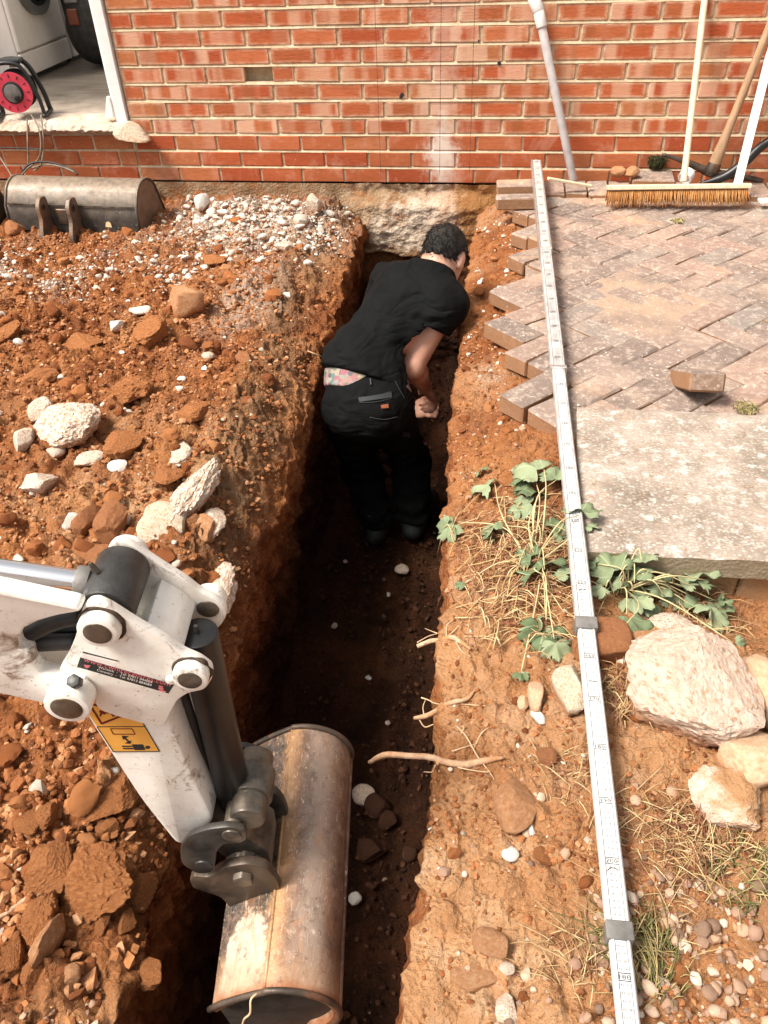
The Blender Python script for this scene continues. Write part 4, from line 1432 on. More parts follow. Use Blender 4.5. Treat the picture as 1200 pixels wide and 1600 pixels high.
def grease(parent, px, py, off, r, seed):
    a_, z_ = to_az(pl(px, py, off))
    pts, rad = [], []
    for t in np.linspace(0, 2 * math.pi, 40):
        n_ = mnoise.noise(Vector((math.cos(t) * 2.0 + seed, math.sin(t) * 2.0, seed)))
        pts.append(arm_pt(a_ + (r + .0015 * n_) * math.cos(t), z_ + (r + .0015 * n_) * math.sin(t), -0.063)); rad.append(max(0.0006, 0.0022 + 0.0034 * n_))
    V_, F_ = tube_arrays(pts, rad, 6)
    sub(link('grease_ring', pmesh('grease_ring', V_, F_, True), MUDG), parent)


grease(DIP, 153, 988, -0.076, 0.0255, 1.3); grease(DIP, 297, 1061, -0.076, 0.0225, 4.1)

# dipper ram rod and its eye
ea, ez = EYE_AZ
eye = exc(cyl('ram_eye', arm_pt(ea, ez, -0.046), arm_pt(ea, ez, 0.036), 0.0325, EYEBLK, None, None, 32, 0.004))
tgt = pl(-260, 857, -0.005)
ctr = arm_pt(ea, ez, -0.005)
dirn = (tgt - ctr) / np.linalg.norm(tgt - ctr)
exc(cyl('ram_rod', ctr + dirn * 0.020, ctr + dirn * 0.75, 0.0155, CHROME, None, None, 32))
sub(cyl('rod_collar', ctr + dirn * 0.028, ctr + dirn * 0.045, 0.021, GREYPL, None, None, 28, 0.002), eye)
q = arm_pt(ea, ez, -0.012) + dirn * 0.012 + np.array([0, 0, 0.031])
sub(cyl('grease_nipple', q, q + np.array([-0.004, 0, 0.013]), 0.0042, STEEL, None, 0.0026, 10), eye)

# bucket ram
rt, rb = pl(308, 988, -0.004), pl(368, 1250, -0.004)
ram = exc(cyl('bucket_ram', rt, rb, 0.0262, BLACKPL, None, None, 36, 0.003))
rd = (rb - rt) / np.linalg.norm(rb - rt)
sub(cyl('grease_nipple', rt + rd * 0.001, rt - rd * 0.012, 0.0040, STEEL, None, 0.0028, 10), ram)
hp_ = [rt + rd * 0.06 + BUCKET_E * -0.030, rt + rd * 0.10 + BUCKET_E * -0.036, rt + rd * 0.2 + BUCKET_E * -0.034, rb - rd * 0.03 + BUCKET_E * -0.029]
sub(tube('ram_pipe', spline(hp_, 16), 0.0062, RUBBER, None, 10), ram)
exc(cyl('rod_end', rb - rd * 0.002, rb + rd * 0.035, 0.020, STEEL, None, None, 24, 0.002))
# link boss, tipping links
lb = pl(386, 1282, -0.060)
la, lz = to_az(lb)
exc(cyl('link_boss', arm_pt(la, lz, -0.060), arm_pt(la, lz, 0.052), 0.0265, STEEL, None, None, 30, 0.004))
ring = exc(cyl('link_collar', arm_pt(la, lz, -0.026), arm_pt(la, lz, 0.024), 0.033, STEEL, None, None, 30, 0.003))
lk = round_path(px_az([(283, 1350), (281, 1325), (296, 1306), (325, 1296), (358, 1292), (384, 1298), (385, 1313), (374, 1318), (350, 1319), (337, 1332), (336, 1353), (330, 1364), (308, 1366)], -0.078), 4, 0.3)
plate('tipping_link', lk, -0.078, -0.067, DARKSTEEL, 0.002)
plate('tipping_link', lk, 0.056, 0.067, DARKSTEEL, 0.002)
pa, pz = to_az(pl(362, 1305, -0.078))
exc(cyl('link_pin', arm_pt(pa, pz, -0.0805), arm_pt(pa, pz, 0.069), 0.0145, STEEL, None, None, 24, 0.002))
pa, pz = to_az(pl(318, 1352, -0.078))
exc(cyl('link_pin', arm_pt(pa, pz, -0.0805), arm_pt(pa, pz, 0.069), 0.014, DARKSTEEL, None, None, 24, 0.002))
# dipper nose boss between the bucket ears
na, nz = to_az(pl(379, 1373, -0.070))
exc(cyl('nose_boss', arm_pt(na, nz, -0.050), arm_pt(na, nz, 0.040), 0.031, STEEL, None, None, 30, 0.003))
plate('nose_plate', px_az([(300, 1290), (338, 1276), (420, 1330), (425, 1352), (390, 1368), (340, 1330)], -0.04), -0.042, 0.034, STEEL, 0.004)

# the bucket itself: (a, z) profile of the back, swept along the pin direction
BK = empty('bucket', tuple(BUCKET_O))
BK.rotation_euler.z = math.atan2(0.13, 0.99)
exc(BK)
BK.matrix_parent_inverse = EXC.matrix_world.inverted()
prof = [(-0.103, -0.052), (-0.084, -0.031), (-0.056, -0.010), (-0.030, 0.007), (-0.012, 0.0165)]
cx0, cz0, R0 = 0.008, -0.064, 0.084
for d_ in np.linspace(103, -62, 22):
    prof.append((cx0 + R0 * math.cos(R_(d_)), cz0 + R0 * math.sin(R_(d_)) * 1.02))
prof += [(0.030, -0.178), (0.0, -0.198), (-0.045, -0.215), (-0.085, -0.228)]
PF = np.array(prof)
HW = 0.222


def tilt(y): return 0.010 + 0.055 * y


V, Fq = [], []
T_ = 0.009
ctrd = np.array([-0.02, -0.10])
ysn = np.linspace(-HW, HW, 26)
for lay in (0, 1):
    for y in ysn:
        for k, p in enumerate(PF):
            t_ = PF[min(k + 1, len(PF) - 1)] - PF[max(k - 1, 0)]
            nrm = np.array([-t_[1], t_[0]]); nrm /= np.linalg.norm(nrm)
            if nrm @ (p - ctrd) < 0: nrm = -nrm
            q = p - nrm * T_ * lay
            dent = 0.0022 * mnoise.noise(Vector((q[0] * 14, y * 9, q[1] * 14))) + 0.0010 * mnoise.noise(Vector((q[0] * 40, y * 30, q[1] * 40)))
            q = q + nrm * dent
            V.append((q[0], y, q[1] + tilt(y)))
np_, ny_ = len(PF), len(ysn)
ix = lambda l, j, k: l * np_ * ny_ + j * np_ + k
for l in (0, 1):
    for j in range(ny_ - 1):
        for k in range(np_ - 1):
            Fq.append((ix(l, j, k), ix(l, j, k + 1), ix(l, j + 1, k + 1), ix(l, j + 1, k)))
for j in range(ny_ - 1):
    for k in (0, np_ - 1):
        Fq.append((ix(0, j, k), ix(0, j + 1, k), ix(1, j + 1, k), ix(1, j, k)))
for k in range(np_ - 1):
    for j in (0, ny_ - 1):
        Fq.append((ix(0, j, k), ix(0, j, k + 1), ix(1, j, k + 1), ix(1, j, k)))
bm = bmesh.new()
bv = [bm.verts.new(v) for v in V]
for f in Fq: bm.faces.new([bv[i] for i in f])
me = bm_to(bm, 'bucket_back', True)
me.set_sharp_from_angle(angle=R_(38))
link('bucket_back', me, BUCKET, BK)


def bk_plate(name, pts, y0, y1, mat, bev=0.002, bow=0.0):
    bm = bmesh.new()
    f = bm.faces.new([bm.verts.new((a_, y0, z_ + tilt((y0 + y1) / 2))) for a_, z_ in pts])
    g = bmesh.ops.extrude_face_region(bm, geom=[f])
    bmesh.ops.translate(bm, vec=(0, y1 - y0, 0), verts=[v for v in g['geom'] if isinstance(v, bmesh.types.BMVert)])
    bmesh.ops.recalc_face_normals(bm, faces=bm.faces)
    if bev:
        es = [e for e in bm.edges if e.calc_face_angle(0) > R_(50)]
        bmesh.ops.bevel(bm, geom=es, offset=bev, segments=2, profile=0.5, affect='EDGES')
    bmesh.ops.triangulate(bm, faces=[f for f in bm.faces if len(f.verts) > 4])
    me = bm_to(bm, name)
    me.polygons.foreach_set('use_smooth', np.ones(len(me.polygons), dtype=bool))
    me.set_sharp_from_angle(angle=R_(35))
    return link(name, me, mat, BK)


SIDE_SHADE = mat_old_steel('shaded_side_steel', (0.020, 0.014, 0.010), (0.045, 0.030, 0.020), (0.07, 0.03, 0.015), 0.7, 0.5, 0.0)  # near-black tone paints the shade on the bucket's end plates
side = [tuple(p * 0.985 + ctrd * 0.015) for p in PF]
for y in (-HW + 0.002, HW - 0.012):
    bk_plate('side_plate', side, y + (0.012 if y < 0 else 0), y + (0.022 if y < 0 else 0.010), SIDE_SHADE, 0.001)
# rolled rim round both ends of the back, and the weld line where the flat joins the roll
for y in (-HW - 0.004, HW - 0.006):
    pts = [(p[0] * 1.02, y + 0.005, p[1] + tilt(y) + 0.001) for p in PF[:-3]]
    V_, F_ = tube_arrays(spline(pts, 50), 0.0052, 8)
    link('end_rim', pmesh('end_rim', V_, F_, True), RUSTY, BK)
for (k, rr_) in ((4, 0.0035), (19, 0.0045)):
    pts = [(PF[k][0], y, PF[k][1] + tilt(y) + 0.0005) for y in np.linspace(-HW + .004, HW - .004, 12)]
    V_, F_ = tube_arrays(pts, rr_, 8)
    link('weld_line', pmesh('weld_line', V_, F_, True), BUCKET, BK)
ear_px = [(296, 1374), (302, 1366), (326, 1369), (350, 1353), (384, 1347), (416, 1353), (432, 1370), (440, 1392), (362, 1420), (346, 1400), (322, 1392), (302, 1386)]
ear = round_path(px_az(ear_px, -0.073), 3, 0.28)
ear = [(a_, z_ - tilt(-0.07)) for a_, z_ in ear]
bk_plate('bucket_ear', ear, -0.076, -0.060, RUSTY, 0.003)
bk_plate('bucket_ear', ear, 0.048, 0.064, DARKSTEEL, 0.003)
for (x, y) in ((380, 1373),):
    a_, z_ = to_az(pl(x, y, -0.079))
    o = cyl('ear_pin', (a_, -0.086, z_), (a_, 0.07, z_), 0.0175, STEEL, BK, None, 6, 0.003)
q = pl(416, 1285, 0.055)
a_, z_ = to_az(q)
o = tube('bucket_hook', spline([(a_ - 0.045, 0.056, z_ + 0.02), (a_ - 0.01, 0.058, z_ + 0.012), (a_ + 0.008, 0.058, z_ - 0.03), (a_ + 0.002, 0.05, z_ - 0.075)], 14), 0.012, RUBBER, BK, 10)

# decals on the dipper (printed flat, a hair proud of the paint)
DEC_Y = plain('decal_yellow', (0.74, 0.37, 0.075), 0.45, 0, 0.4, 0.06)
DEC_R = plain('decal_red', (0.62, 0.16, 0.17), 0.5)
DEC_DR = plain('decal_dark_red', (0.13, 0.010, 0.012), 0.5)
DEC_W = plain('decal_white', (0.80, 0.74, 0.70), 0.5)
FONT_CACHE = {}


def text_mesh(s):
    cu = bpy.data.curves.new('text', 'FONT')
    cu.body = s
    cu.resolution_u = 2
    o = bpy.data.objects.new('text', cu)
    COL.objects.link(o)
    dg = bpy.context.evaluated_depsgraph_get()
    dg.update()
    me = bpy.data.meshes.new_from_object(o.evaluated_get(dg))
    bpy.data.objects.remove(o)
    bpy.data.curves.remove(cu)
    V = np.zeros(len(me.vertices) * 3)
    me.vertices.foreach_get('co', V)
    V = V.reshape(-1, 3)
    F = [tuple(p.vertices) for p in me.polygons]
    bpy.data.meshes.remove(me)
    return V, F


def cpx(c): return (110 + c[0] / 6.6667, 1000 + c[1] / 6.6667)


def decal(name, polys, off, mat, th=0.0006):
    """polys: outlines in the coordinates of the enlarged photo detail"""
    mb = MB()
    for poly in polys:
        pts = [pl(*cpx(c), off) for c in poly]
        n = len(pts)
        mb.add(pts + [p + BUCKET_N * th for p in pts], [tuple(range(n)), tuple(range(2 * n - 1, n - 1, -1))] + [(i, (i + 1) % n, n + (i + 1) % n, n + i) for i in range(n)])
    return sub(mb.build(name, mat, None, False), DIP)


def stroke(p, q, w_):
    p, q = np.array(p, float), np.array(q, float)
    d = (q - p) / np.linalg.norm(q - p); nn = np.array([-d[1], d[0]]) * w_ / 2
    return [tuple(p + nn), tuple(q + nn), tuple(q - nn), tuple(p - nn)]


def loop(pts, w_, closed=True):
    k = len(pts)
    return [stroke(pts[i], pts[(i + 1) % k], w_) for i in range(k if closed else k - 1)]


def decal_text(s, p0, p1, h, off, mat, name='lettering'):
    V, F = text_mesh(s)
    x0, x1 = V[:, 0].min(), V[:, 0].max()
    p0, p1 = np.array(p0, float), np.array(p1, float)
    up = np.array([h * 0.29, -h * 0.957])
    out = []
    for v in V:
        c = p0 + (p1 - p0) * (v[0] - x0) / (x1 - x0) + up * v[1] / 0.72
        out.append(pl(*cpx(c), off))
    return sub(link(name, pmesh(name, out, F), mat), DIP)


OA = -0.0633
decal('name_sticker', [[(102, 182), (1080, 466), (1022, 558), (68, 280)]], OA, INK)
decal('sticker_stripe', [[(126, 120), (500, 218), (496, 226), (130, 136)]], OA, INK)
decal('sticker_field', [[(128, 140), (470, 236), (458, 262), (118, 176)]], OA, DEC_W)
O2 = OA - 0.0006
decal_text('www.cwhirecentres.com', (136, 222), (1036, 486), 48, O2, DEC_R)
decal_text('For all your plant & tool hire', (580, 300), (1000, 418), 22, O2, DEC_W)
decal_text('Warwick  -  Tel: 07811 044004', (288, 292), (850, 452), 24, O2, DEC_W)
decal_text('Coventry  -  Tel: 07813 884084', (274, 322), (842, 482), 24, O2, DEC_W)
decal('sticker_logo', [[(140, 262), (206, 270), (196, 286), (170, 296), (150, 284)], [(922, 478), (966, 490), (958, 500), (918, 490)], [(920, 498), (972, 512), (964, 522), (914, 508)], [(926, 520), (996, 540), (984, 548), (920, 530)]], O2, DEC_R)
OY = -0.0556
decal('warning_sticker', [[(196, 602), (600, 602), (928, 1164), (446, 1168), (278, 905), (170, 738)]], OY, DEC_Y)
O3 = OY - 0.0006
tri = [(196, 664), (612, 760), (324, 874)]
decal('warning_triangle', loop(tri, 19), O3, DEC_DR)
decal('sticker_rule', loop([(278, 905), (776, 905)], 5, False) + loop([(600, 602), (928, 1164)], 7, False) + loop([(200, 608), (600, 602)], 5, False) + loop([(276, 908), (446, 1166)], 5, False) + loop([(446, 1166), (928, 1163)], 5, False), O3, INK)
fig = [[(310, 735), (375, 760), (360, 780), (330, 770), (318, 800), (300, 790), (312, 762), (296, 745)], [(372, 745), (412, 722), (425, 748), (385, 772)], [(418, 732), (462, 796), (440, 800), (410, 760)], [(386, 728), (400, 720), (404, 738), (390, 742)]]
decal('falling_figure', fig, O3, DEC_DR)
decal('load_outline', loop([(416, 926), (640, 928), (674, 984), (446, 982)], 6), O3, DEC_DR)
decal('double_arrow', [stroke((556, 1010), (612, 1068), 14), [(536, 1000), (604, 1004), (548, 1040)], [(566, 1078), (632, 1048), (624, 1082)]], O3, INK)
hd = [(805 + 26 * math.cos(t), 1120 + 15 * math.sin(t)) for t in np.linspace(0, 2 * math.pi, 14, endpoint=False)]
decal('lying_figure', [hd, [(640, 1090), (755, 1090), (780, 1146), (672, 1148)], stroke((536, 1109), (660, 1109), 11), stroke((548, 1132), (672, 1132), 11)], O3, INK)

# ------------------------------------------------------------------ wide ditching bucket lying by the wall
P_L, P_R = at(24, 354, z=-0.09), at(228, 362, z=-0.09)
DB = empty('ditching_bucket', tuple((P_L + P_R) / 2))
dv = P_R - P_L
DB.rotation_euler.z = math.atan2(dv[1], dv[0])
WID = 0.70
tag(DB, 'wide dusty black digger bucket lying upside down against the house wall', 'digger bucket')
prof = []
for d_ in np.linspace(150, 20, 14):
    prof.append((0.10 + 0.13 * math.cos(R_(d_)) * 0.9, 0.115 + 0.105 * math.sin(R_(d_))))
prof = [(-0.045, 0.002), (-0.040, 0.06), (-0.033, 0.115)] + [(p[0], p[1]) for p in prof[1:]] + [(0.245, 0.06), (0.27, 0.0)]
PF2 = np.array(prof)
V, Fq = [], []
ysn = np.linspace(-WID / 2, WID / 2, 16)
for lay in (0, 1):
    for xx in ysn:
        for k, p in enumerate(PF2):
            t_ = PF2[min(k + 1, len(PF2) - 1)] - PF2[max(k - 1, 0)]
            nrm = np.array([t_[1], -t_[0]]); nrm /= np.linalg.norm(nrm)
            if nrm @ (p - np.array([0.1, 0.08])) < 0: nrm = -nrm
            q = p - nrm * 0.010 * lay + nrm * 0.002 * mnoise.noise(Vector((xx * 8, p[0] * 20, p[1] * 20)))
            V.append((xx, q[0], q[1]))
np_, ny_ = len(PF2), len(ysn)
for l in (0, 1):
    for j in range(ny_ - 1):
        for k in range(np_ - 1):
            Fq.append((ix(l, j, k), ix(l, j, k + 1), ix(l, j + 1, k + 1), ix(l, j + 1, k)))
for k in range(np_ - 1):
    for j in (0, ny_ - 1): Fq.append((ix(0, j, k), ix(0, j, k + 1), ix(1, j, k + 1), ix(1, j, k)))
for j in range(ny_ - 1):
    for k in (0, np_ - 1): Fq.append((ix(0, j, k), ix(0, j + 1, k), ix(1, j + 1, k), ix(1, j, k)))
me = pmesh('bucket_back', V, Fq, True); me.set_sharp_from_angle(angle=R_(38))
link('bucket_back', me, OLDB, DB)
SIDER = mat_old_steel('rusty_side', (0.10, 0.07, 0.05), (0.22, 0.15, 0.10), (0.26, 0.11, 0.05), 0.5, 0.8, 0.2)
for sx in (-WID / 2, WID / 2):
    pts = [(sx + 0.004 * (1 if sx > 0 else -1), p[0] * 1.0, p[1]) for p in PF2]
    V_, F_ = tube_arrays(pts, 0.007, 8); link('end_rim', pmesh('end_rim', V_, F_, True), OLDB, DB)
    bm = bmesh.new()
    x0 = sx - 0.006 if sx > 0 else sx - 0.004
    f = bm.faces.new([bm.verts.new((x0, p[0], p[1])) for p in PF2])
    g = bmesh.ops.extrude_face_region(bm, geom=[f])
    bmesh.ops.translate(bm, vec=(0.010, 0, 0), verts=[v for v in g['geom'] if isinstance(v, bmesh.types.BMVert)])
    bmesh.ops.triangulate(bm, faces=[f for f in bm.faces if len(f.verts) > 4])
    link('side_plate', bm_to(bm, 'side_plate'), SIDER, DB)
bm = bmesh.new(); add_box(bm, (0, -0.036, 0.128), (WID - 0.02, 0.006, 0.008))
link('weld_line', bm_to(bm, 'weld_line'), STEEL, DB)
for ex in (-0.135, 0.025):
    outl = round_path([(-0.030, 0.175), (-0.085, 0.178), (-0.118, 0.14), (-0.112, 0.08), (-0.150, 0.01), (-0.145, -0.035), (-0.10, -0.035), (-0.030, 0.02)], 4, 0.32)
    bm = bmesh.new()
    f = bm.faces.new([bm.verts.new((ex, a_, z_)) for a_, z_ in outl])
    g = bmesh.ops.extrude_face_region(bm, geom=[f])
    bmesh.ops.translate(bm, vec=(0.022, 0, 0), verts=[v for v in g['geom'] if isinstance(v, bmesh.types.BMVert)])
    bmesh.ops.recalc_face_normals(bm, faces=bm.faces)
    es = [e for e in bm.edges if e.calc_face_angle(0) > R_(50)]
    bmesh.ops.bevel(bm, geom=es, offset=0.003, segments=2, profile=0.5, affect='EDGES')
    bmesh.ops.triangulate(bm, faces=[f for f in bm.faces if len(f.verts) > 4])
    er = link('bucket_ear', bm_to(bm, 'bucket_ear'), SIDER, DB)
    for (a_, z_) in ((-0.082, 0.135), (-0.122, 0.0)):
        cyl('pin_hole', (ex - 0.004, a_, z_), (ex + 0.026, a_, z_), 0.019, RUSTY, er, None, 20, 0.003)
        cyl('pin_bore', (ex - 0.006, a_, z_), (ex + 0.028, a_, z_), 0.011, INK, er, None, 16)
box('maker_plate', (-0.045, -0.044, 0.075), (0.055, 0.008, 0.075), RUSTY, DB, None, 0.003)
bm = bmesh.new()
vs_ = [bm.verts.new(v) for v in ((-.016, 0, -.012), (.018, 0, -.014), (.016, 0, .006), (.004, 0, .014), (-.008, 0, .010))]
f = bm.faces.new(vs_); g = bmesh.ops.extrude_face_region(bm, geom=[f]); bmesh.ops.translate(bm, vec=(0, .003, 0), verts=[v for v in g['geom'] if isinstance(v, bmesh.types.BMVert)])
link('paint_scrap', bm_to(bm, 'paint_scrap'), plain('cream_paint', (0.72, 0.58, 0.34), 0.6), DB, (0.19, -0.0445, 0.045))

# ------------------------------------------------------------------ levelling staff
SA, SB = at(838, 249, z=.152), at(985, 1600, z=.113)
SDIR = (SB - SA) / np.linalg.norm(SB - SA)
SLEN = float(np.linalg.norm(SB - SA)) + 0.35
SX = np.cross(SDIR, [0, 0, 1.0]); SX /= np.linalg.norm(SX)      # to the left seen along the staff
SX = -SX if SX[0] < 0 else SX
SZ = np.cross(SX, SDIR); SZ = SZ if SZ[2] > 0 else -SZ
STF = empty('levelling_staff', tuple((SA + SB) / 2 - SZ * 0.03))
tag(STF, 'long telescopic aluminium measuring staff lying along the right edge of the trench', 'measuring staff')
Mst = Matrix(((SX[0], SDIR[0], SZ[0]), (SX[1], SDIR[1], SZ[1]), (SX[2], SDIR[2], SZ[2]))).to_4x4()
STF.matrix_world = Matrix.Translation(SA) @ Mst       # local: x across, y along towards the camera, z out of the printed face


def along(py):
    """distance along the staff of the photo row py"""
    lo_, hi_ = 0.0, SLEN
    for _ in range(40):
        m_ = (lo_ + hi_) / 2
        p = SA + SDIR * m_ - CAM_LOC
        c = AX @ p
        if 800 - F_PX * c[1] / c[2] < py: lo_ = m_
        else: hi_ = m_
    return lo_


cuts = [0.0, along(388), along(573), along(972), along(1452), SLEN]
wids = [0.049, 0.0415, 0.0375, 0.0335, 0.0295]
ths = [0.034, 0.029, 0.0245, 0.020, 0.016]
MARKS = [598, 627.5, 659.6, 693.4, 729.8, 769, 812, 858.8, 909, 1022, 1089.4, 1164.4, 1247.5, 1341.9, 1524.4]
ms = [along(y) for y in MARKS]
DIG = [text_mesh(str(k)) for k in range(10)]


def staff_section(k):
    y0, y1 = cuts[k], cuts[k + 1]
    W, T = wids[k], ths[k]
    zt = -(ths[0] - ths[k]) * 0.18
    # rounded aluminium channel with a recessed face
    w2 = W / 2
    prof = [(-w2, zt - T), (-w2, zt - 0.005), (-w2 + 0.002, zt - 0.0015), (-w2 + 0.0035, zt), (-w2 + 0.0058, zt), (-w2 + 0.0062, zt - 0.003), (w2 - 0.0062, zt - 0.003), (w2 - 0.0058, zt), (w2 - 0.0035, zt), (w2 - 0.002, zt - 0.0015), (w2, zt - 0.005), (w2, zt - T)]
    n = len(prof)
    V = [(x, y0, z) for x, z in prof] + [(x, y1, z) for x, z in prof]
    F = [(i, (i + 1) % n, n + (i + 1) % n, n + i) for i in range(n)] + [tuple(range(n)), tuple(range(2 * n - 1, n - 1, -1))]
    me = pmesh('staff_section', V, F)
    o = link('staff_section', me, (ALU, STAFFG, STAFFG, STAFFW, STAFFW)[k], STF)
    for sx in (-1, 1): o2 = box('groove_line', (sx * (w2 - 0.0068), (y0 + y1) / 2, zt - 0.0029), (0.0013, y1 - y0 - .01, 0.0006), GREYINK, o)
    fw = w2 - 0.0074
    link('scale_face', pmesh('scale_face', [(-fw, y0 + .004, zt - 0.0024), (fw, y0 + .004, zt - 0.0024), (fw, y1 - .004, zt - 0.0024), (-fw, y1 - .004, zt - 0.0024)], [(0, 1, 2, 3)]), (STAFFG, STAFFG, STAFFW, STAFFW, STAFFW)[k], o)
    # printed scale: fine marks every centimetre, bold figures every ten
    base = [m_ for m_ in ms if y0 + .01 < m_ < y1 - .01]
    bold, fine = MB(), MB()
    if base or k <= 1:
        ref = base[0] if base else y0 + 0.03
        q0 = math.ceil((y0 + 0.012 - ref) / 0.01); q1 = math.floor((y1 - 0.012 - ref) / 0.01)
        for q in range(q0, q1 + 1):
            y = ref + q * 0.01
            zz = zt - 0.0018
            if q % 10 == 0:
                num = str(100 + (q // 10) * 10 + 20 * k)
                for d_i, ch in enumerate(num):
                    Vd, Fd = DIG[int(ch)]
                    s_ = 0.0095
                    bold.add([((v[0] - 0.3) * s_ * 1.25 + (d_i - 1) * 0.0062, y - (v[1] - 0.35) * s_ * 0.95, zz) for v in Vd], Fd)
            elif k > 0:
                num = '%02d' % (q % 100)
                for d_i, ch in enumerate(num):
                    Vd, Fd = DIG[int(ch)]
                    s_ = 0.0080
                    fine.add([((v[0] - 0.3) * s_ * 1.25 + (d_i - 0.5) * 0.0066, y - (v[1] - 0.35) * s_ * 0.72, zz) for v in Vd], Fd)
            if q % 10 == 0:
                for yy in (-0.0048, 0.0048): bold.add([(-0.0095, y + yy - .0006, zz), (0.0095, y + yy - .0006, zz), (0.0095, y + yy + .0006, zz), (-0.0095, y + yy + .0006, zz)], [(0, 1, 2, 3)])
            for sx in (-1, 1):
                xx = sx * (fw - 0.0004); ln = 0.0045 if q % 10 else 0.008
                fine.add([(xx, y - .0004, zz), (xx - sx * ln * 0.5, y - .0004, zz), (xx - sx * ln * 0.5, y + .0004, zz), (xx, y + .0004, zz)], [(0, 1, 2, 3)])
        if bold.V: tag(bold.build('scale_figures', INK, o, False), kind='stuff')
        if fine.V: tag(fine.build('scale_marks', GREYINK, o, False), kind='stuff')
    return o


secs = [staff_section(k) for k in range(5)]
cyl('end_cap', (0, -0.004, -0.017), (0, 0.010, -0.017), 0.0262, ALU, STF, None, 20, 0.003).scale = (1, 1, 0.66)
for o in [x for x in STF.children if x.name.startswith('end_cap')]: o.location.z = -0.006
for k, (w_, t_, bl, mt) in enumerate(((0.047, 0.032, 0.012, ALU), (0.046, 0.031, 0.016, ALU), (0.043, 0.030, 0.030, GREYPL), (0.039, 0.026, 0.026, GREYPL))):
    c_ = cuts[k + 1]
    box('locking_collar', (0, c_, -0.0135 + 0.0015), (w_, bl, t_), mt, STF, None, 0.002)
# round release buttons seen as dark arcs on the face
for py in (920, 1357):
    y = along(py)
    k = 2 if py < 972 else 3
    zt = -(ths[0] - ths[k]) * 0.18
    pts = [(0.0085 * math.cos(t), y + 0.004 - 0.007 * math.sin(t), zt - 0.0016) for t in np.linspace(0.5, math.pi - 0.2, 12)]
    V_, F_ = tube_arrays(pts, 0.0007, 5); link('release_button', pmesh('release_button', V_, F_, True), INK, secs[k])
y = along(1062)
box('section_line', (0, y, -(ths[0] - ths[3]) * 0.18 - 0.0016), (0.016, 0.0009, 0.0008), INK, secs[3])

# ------------------------------------------------------------------ loose pavers
LP = [((812, 285), 0.105, (0.215, 0.105, 0.050), 6, 0, 'pinkish loose block lying flat on the ledge behind the top end of the staff'),
      ((812, 306), 0.092, (0.215, 0.085, 0.052), 6, -3, 'grey-topped loose block lying across the staff end nearest the trench'),
      ((1020, 274), 0.075, (0.20, 0.16, 0.055), -2, 0, 'grey concrete block under the dark moss clump by the wall')]
for (px, zt, s_, rz, rx, lab) in LP:
    q = at(*px, z=zt)
    bm = bmesh.new(); add_box(bm, (0, 0, 0), s_, None, 0.006, 1)
    for v in bm.verts: v.co += Vector((random.uniform(-1, 1) * .003, random.uniform(-1, 1) * .003, random.uniform(-1, 1) * .002))
    o = link('loose_block', bm_to(bm, 'loose_block'), PAVER, None, (q[0], q[1], zt - s_[2] / 2))
    o.rotation_euler = (R_(rx), 0, R_(rz))
    tag(o, lab, 'paving block', 'loose paving blocks')
q = at(1092, 612, z=0.10)
bm = bmesh.new(); add_box(bm, (0, 0, 0), (0.098, 0.20, 0.056), None, 0.006, 1)
o = link('loose_block', bm_to(bm, 'loose_block'), PAVER, None, (q[0], q[1] + 0.055, 0.107))
o.rotation_euler = (R_(-26), R_(2), R_(4))
tag(o, 'lifted paver tilted up out of the paving next to the concrete slab', 'paving block', 'loose paving blocks')

# ------------------------------------------------------------------ tools leaning on the wall
pa, pb = at(896, 280, z=.06), at(838, 0, Y=-.035)
pa = np.array([pa[0], min(pa[1], -0.06), 0.055])
top = pb + (pb - pa) * 0.35
PI = empty('grey_pipe', tuple(pa))
tag(PI, 'grey plastic pipe with a white top fitting leaning against the brick wall', 'pipe')
L_ = lambda p: tuple(np.array(p) - pa)
d_ = (pb - pa) / np.linalg.norm(pb - pa)
s_ = at(846, 36, Y=-.04)
ln = (s_[2] - pa[2]) / d_[2]
cyl('tube', L_(pa), L_(pa + d_ * ln), 0.0195, PIPEGREY, PI, None, 24, 0.001)
cyl('socket', L_(pa + d_ * (ln - 0.015)), L_(pa + d_ * (ln + 0.055)), 0.0245, WHITEPL, PI, None, 24, 0.003)
cyl('upper_socket', L_(pa + d_ * (ln + 0.05)), L_(pa + d_ * (ln + 0.11) + np.array([-.012, 0, 0])), 0.0265, WHITEPL, PI, None, 24, 0.003)
cyl('upper_tube', L_(pa + d_ * (ln + 0.10) + np.array([-.012, 0, 0])), L_(pa + d_ * (ln + 0.55) + np.array([-.03, 0.0, 0])), 0.020, WHITEPL, PI, None, 24, 0.001)

bl, br = at(948, 296, z=.115), at(1171, 293, z=.115)
bc = (bl + br) / 2
BW = float(np.linalg.norm(br - bl))
BR = empty('broom', (bc[0], bc[1], 0.045))
BR.rotation_euler.z = math.atan2((br - bl)[1], (br - bl)[0])
tag(BR, 'wide broom with orange bristles and a pale wooden handle leaning on the wall', 'broom')
box('head', (0, 0, 0.078), (BW, 0.058, 0.020), WOODPALE, BR, Matrix.Rotation(R_(-14), 3, 'X'), 0.003)
mb = MB(); tint = []
for i in range(150):
    for j in range(5):
        x0 = -BW / 2 + 0.008 + (BW - 0.016) * (i + random.random() * .6) / 150; y0 = -0.024 + 0.011 * j
        lean = random.uniform(-.009, .011) + 0.016 * (i / 150 - 0.5)
        spread = -0.022 * (2 - j) / 2 + random.uniform(-.007, .003)
        pts = [(x0, y0, 0.070), (x0 + lean * .4, y0 + spread * .4, 0.042), (x0 + lean, y0 + spread - 0.008, random.uniform(0.004, 0.018))]
        n0 = len(mb.V)
        mb.tube(pts, [0.0016, 0.0022, 0.0008], 4)
        tint += [random.random()] * (len(mb.V) - n0)
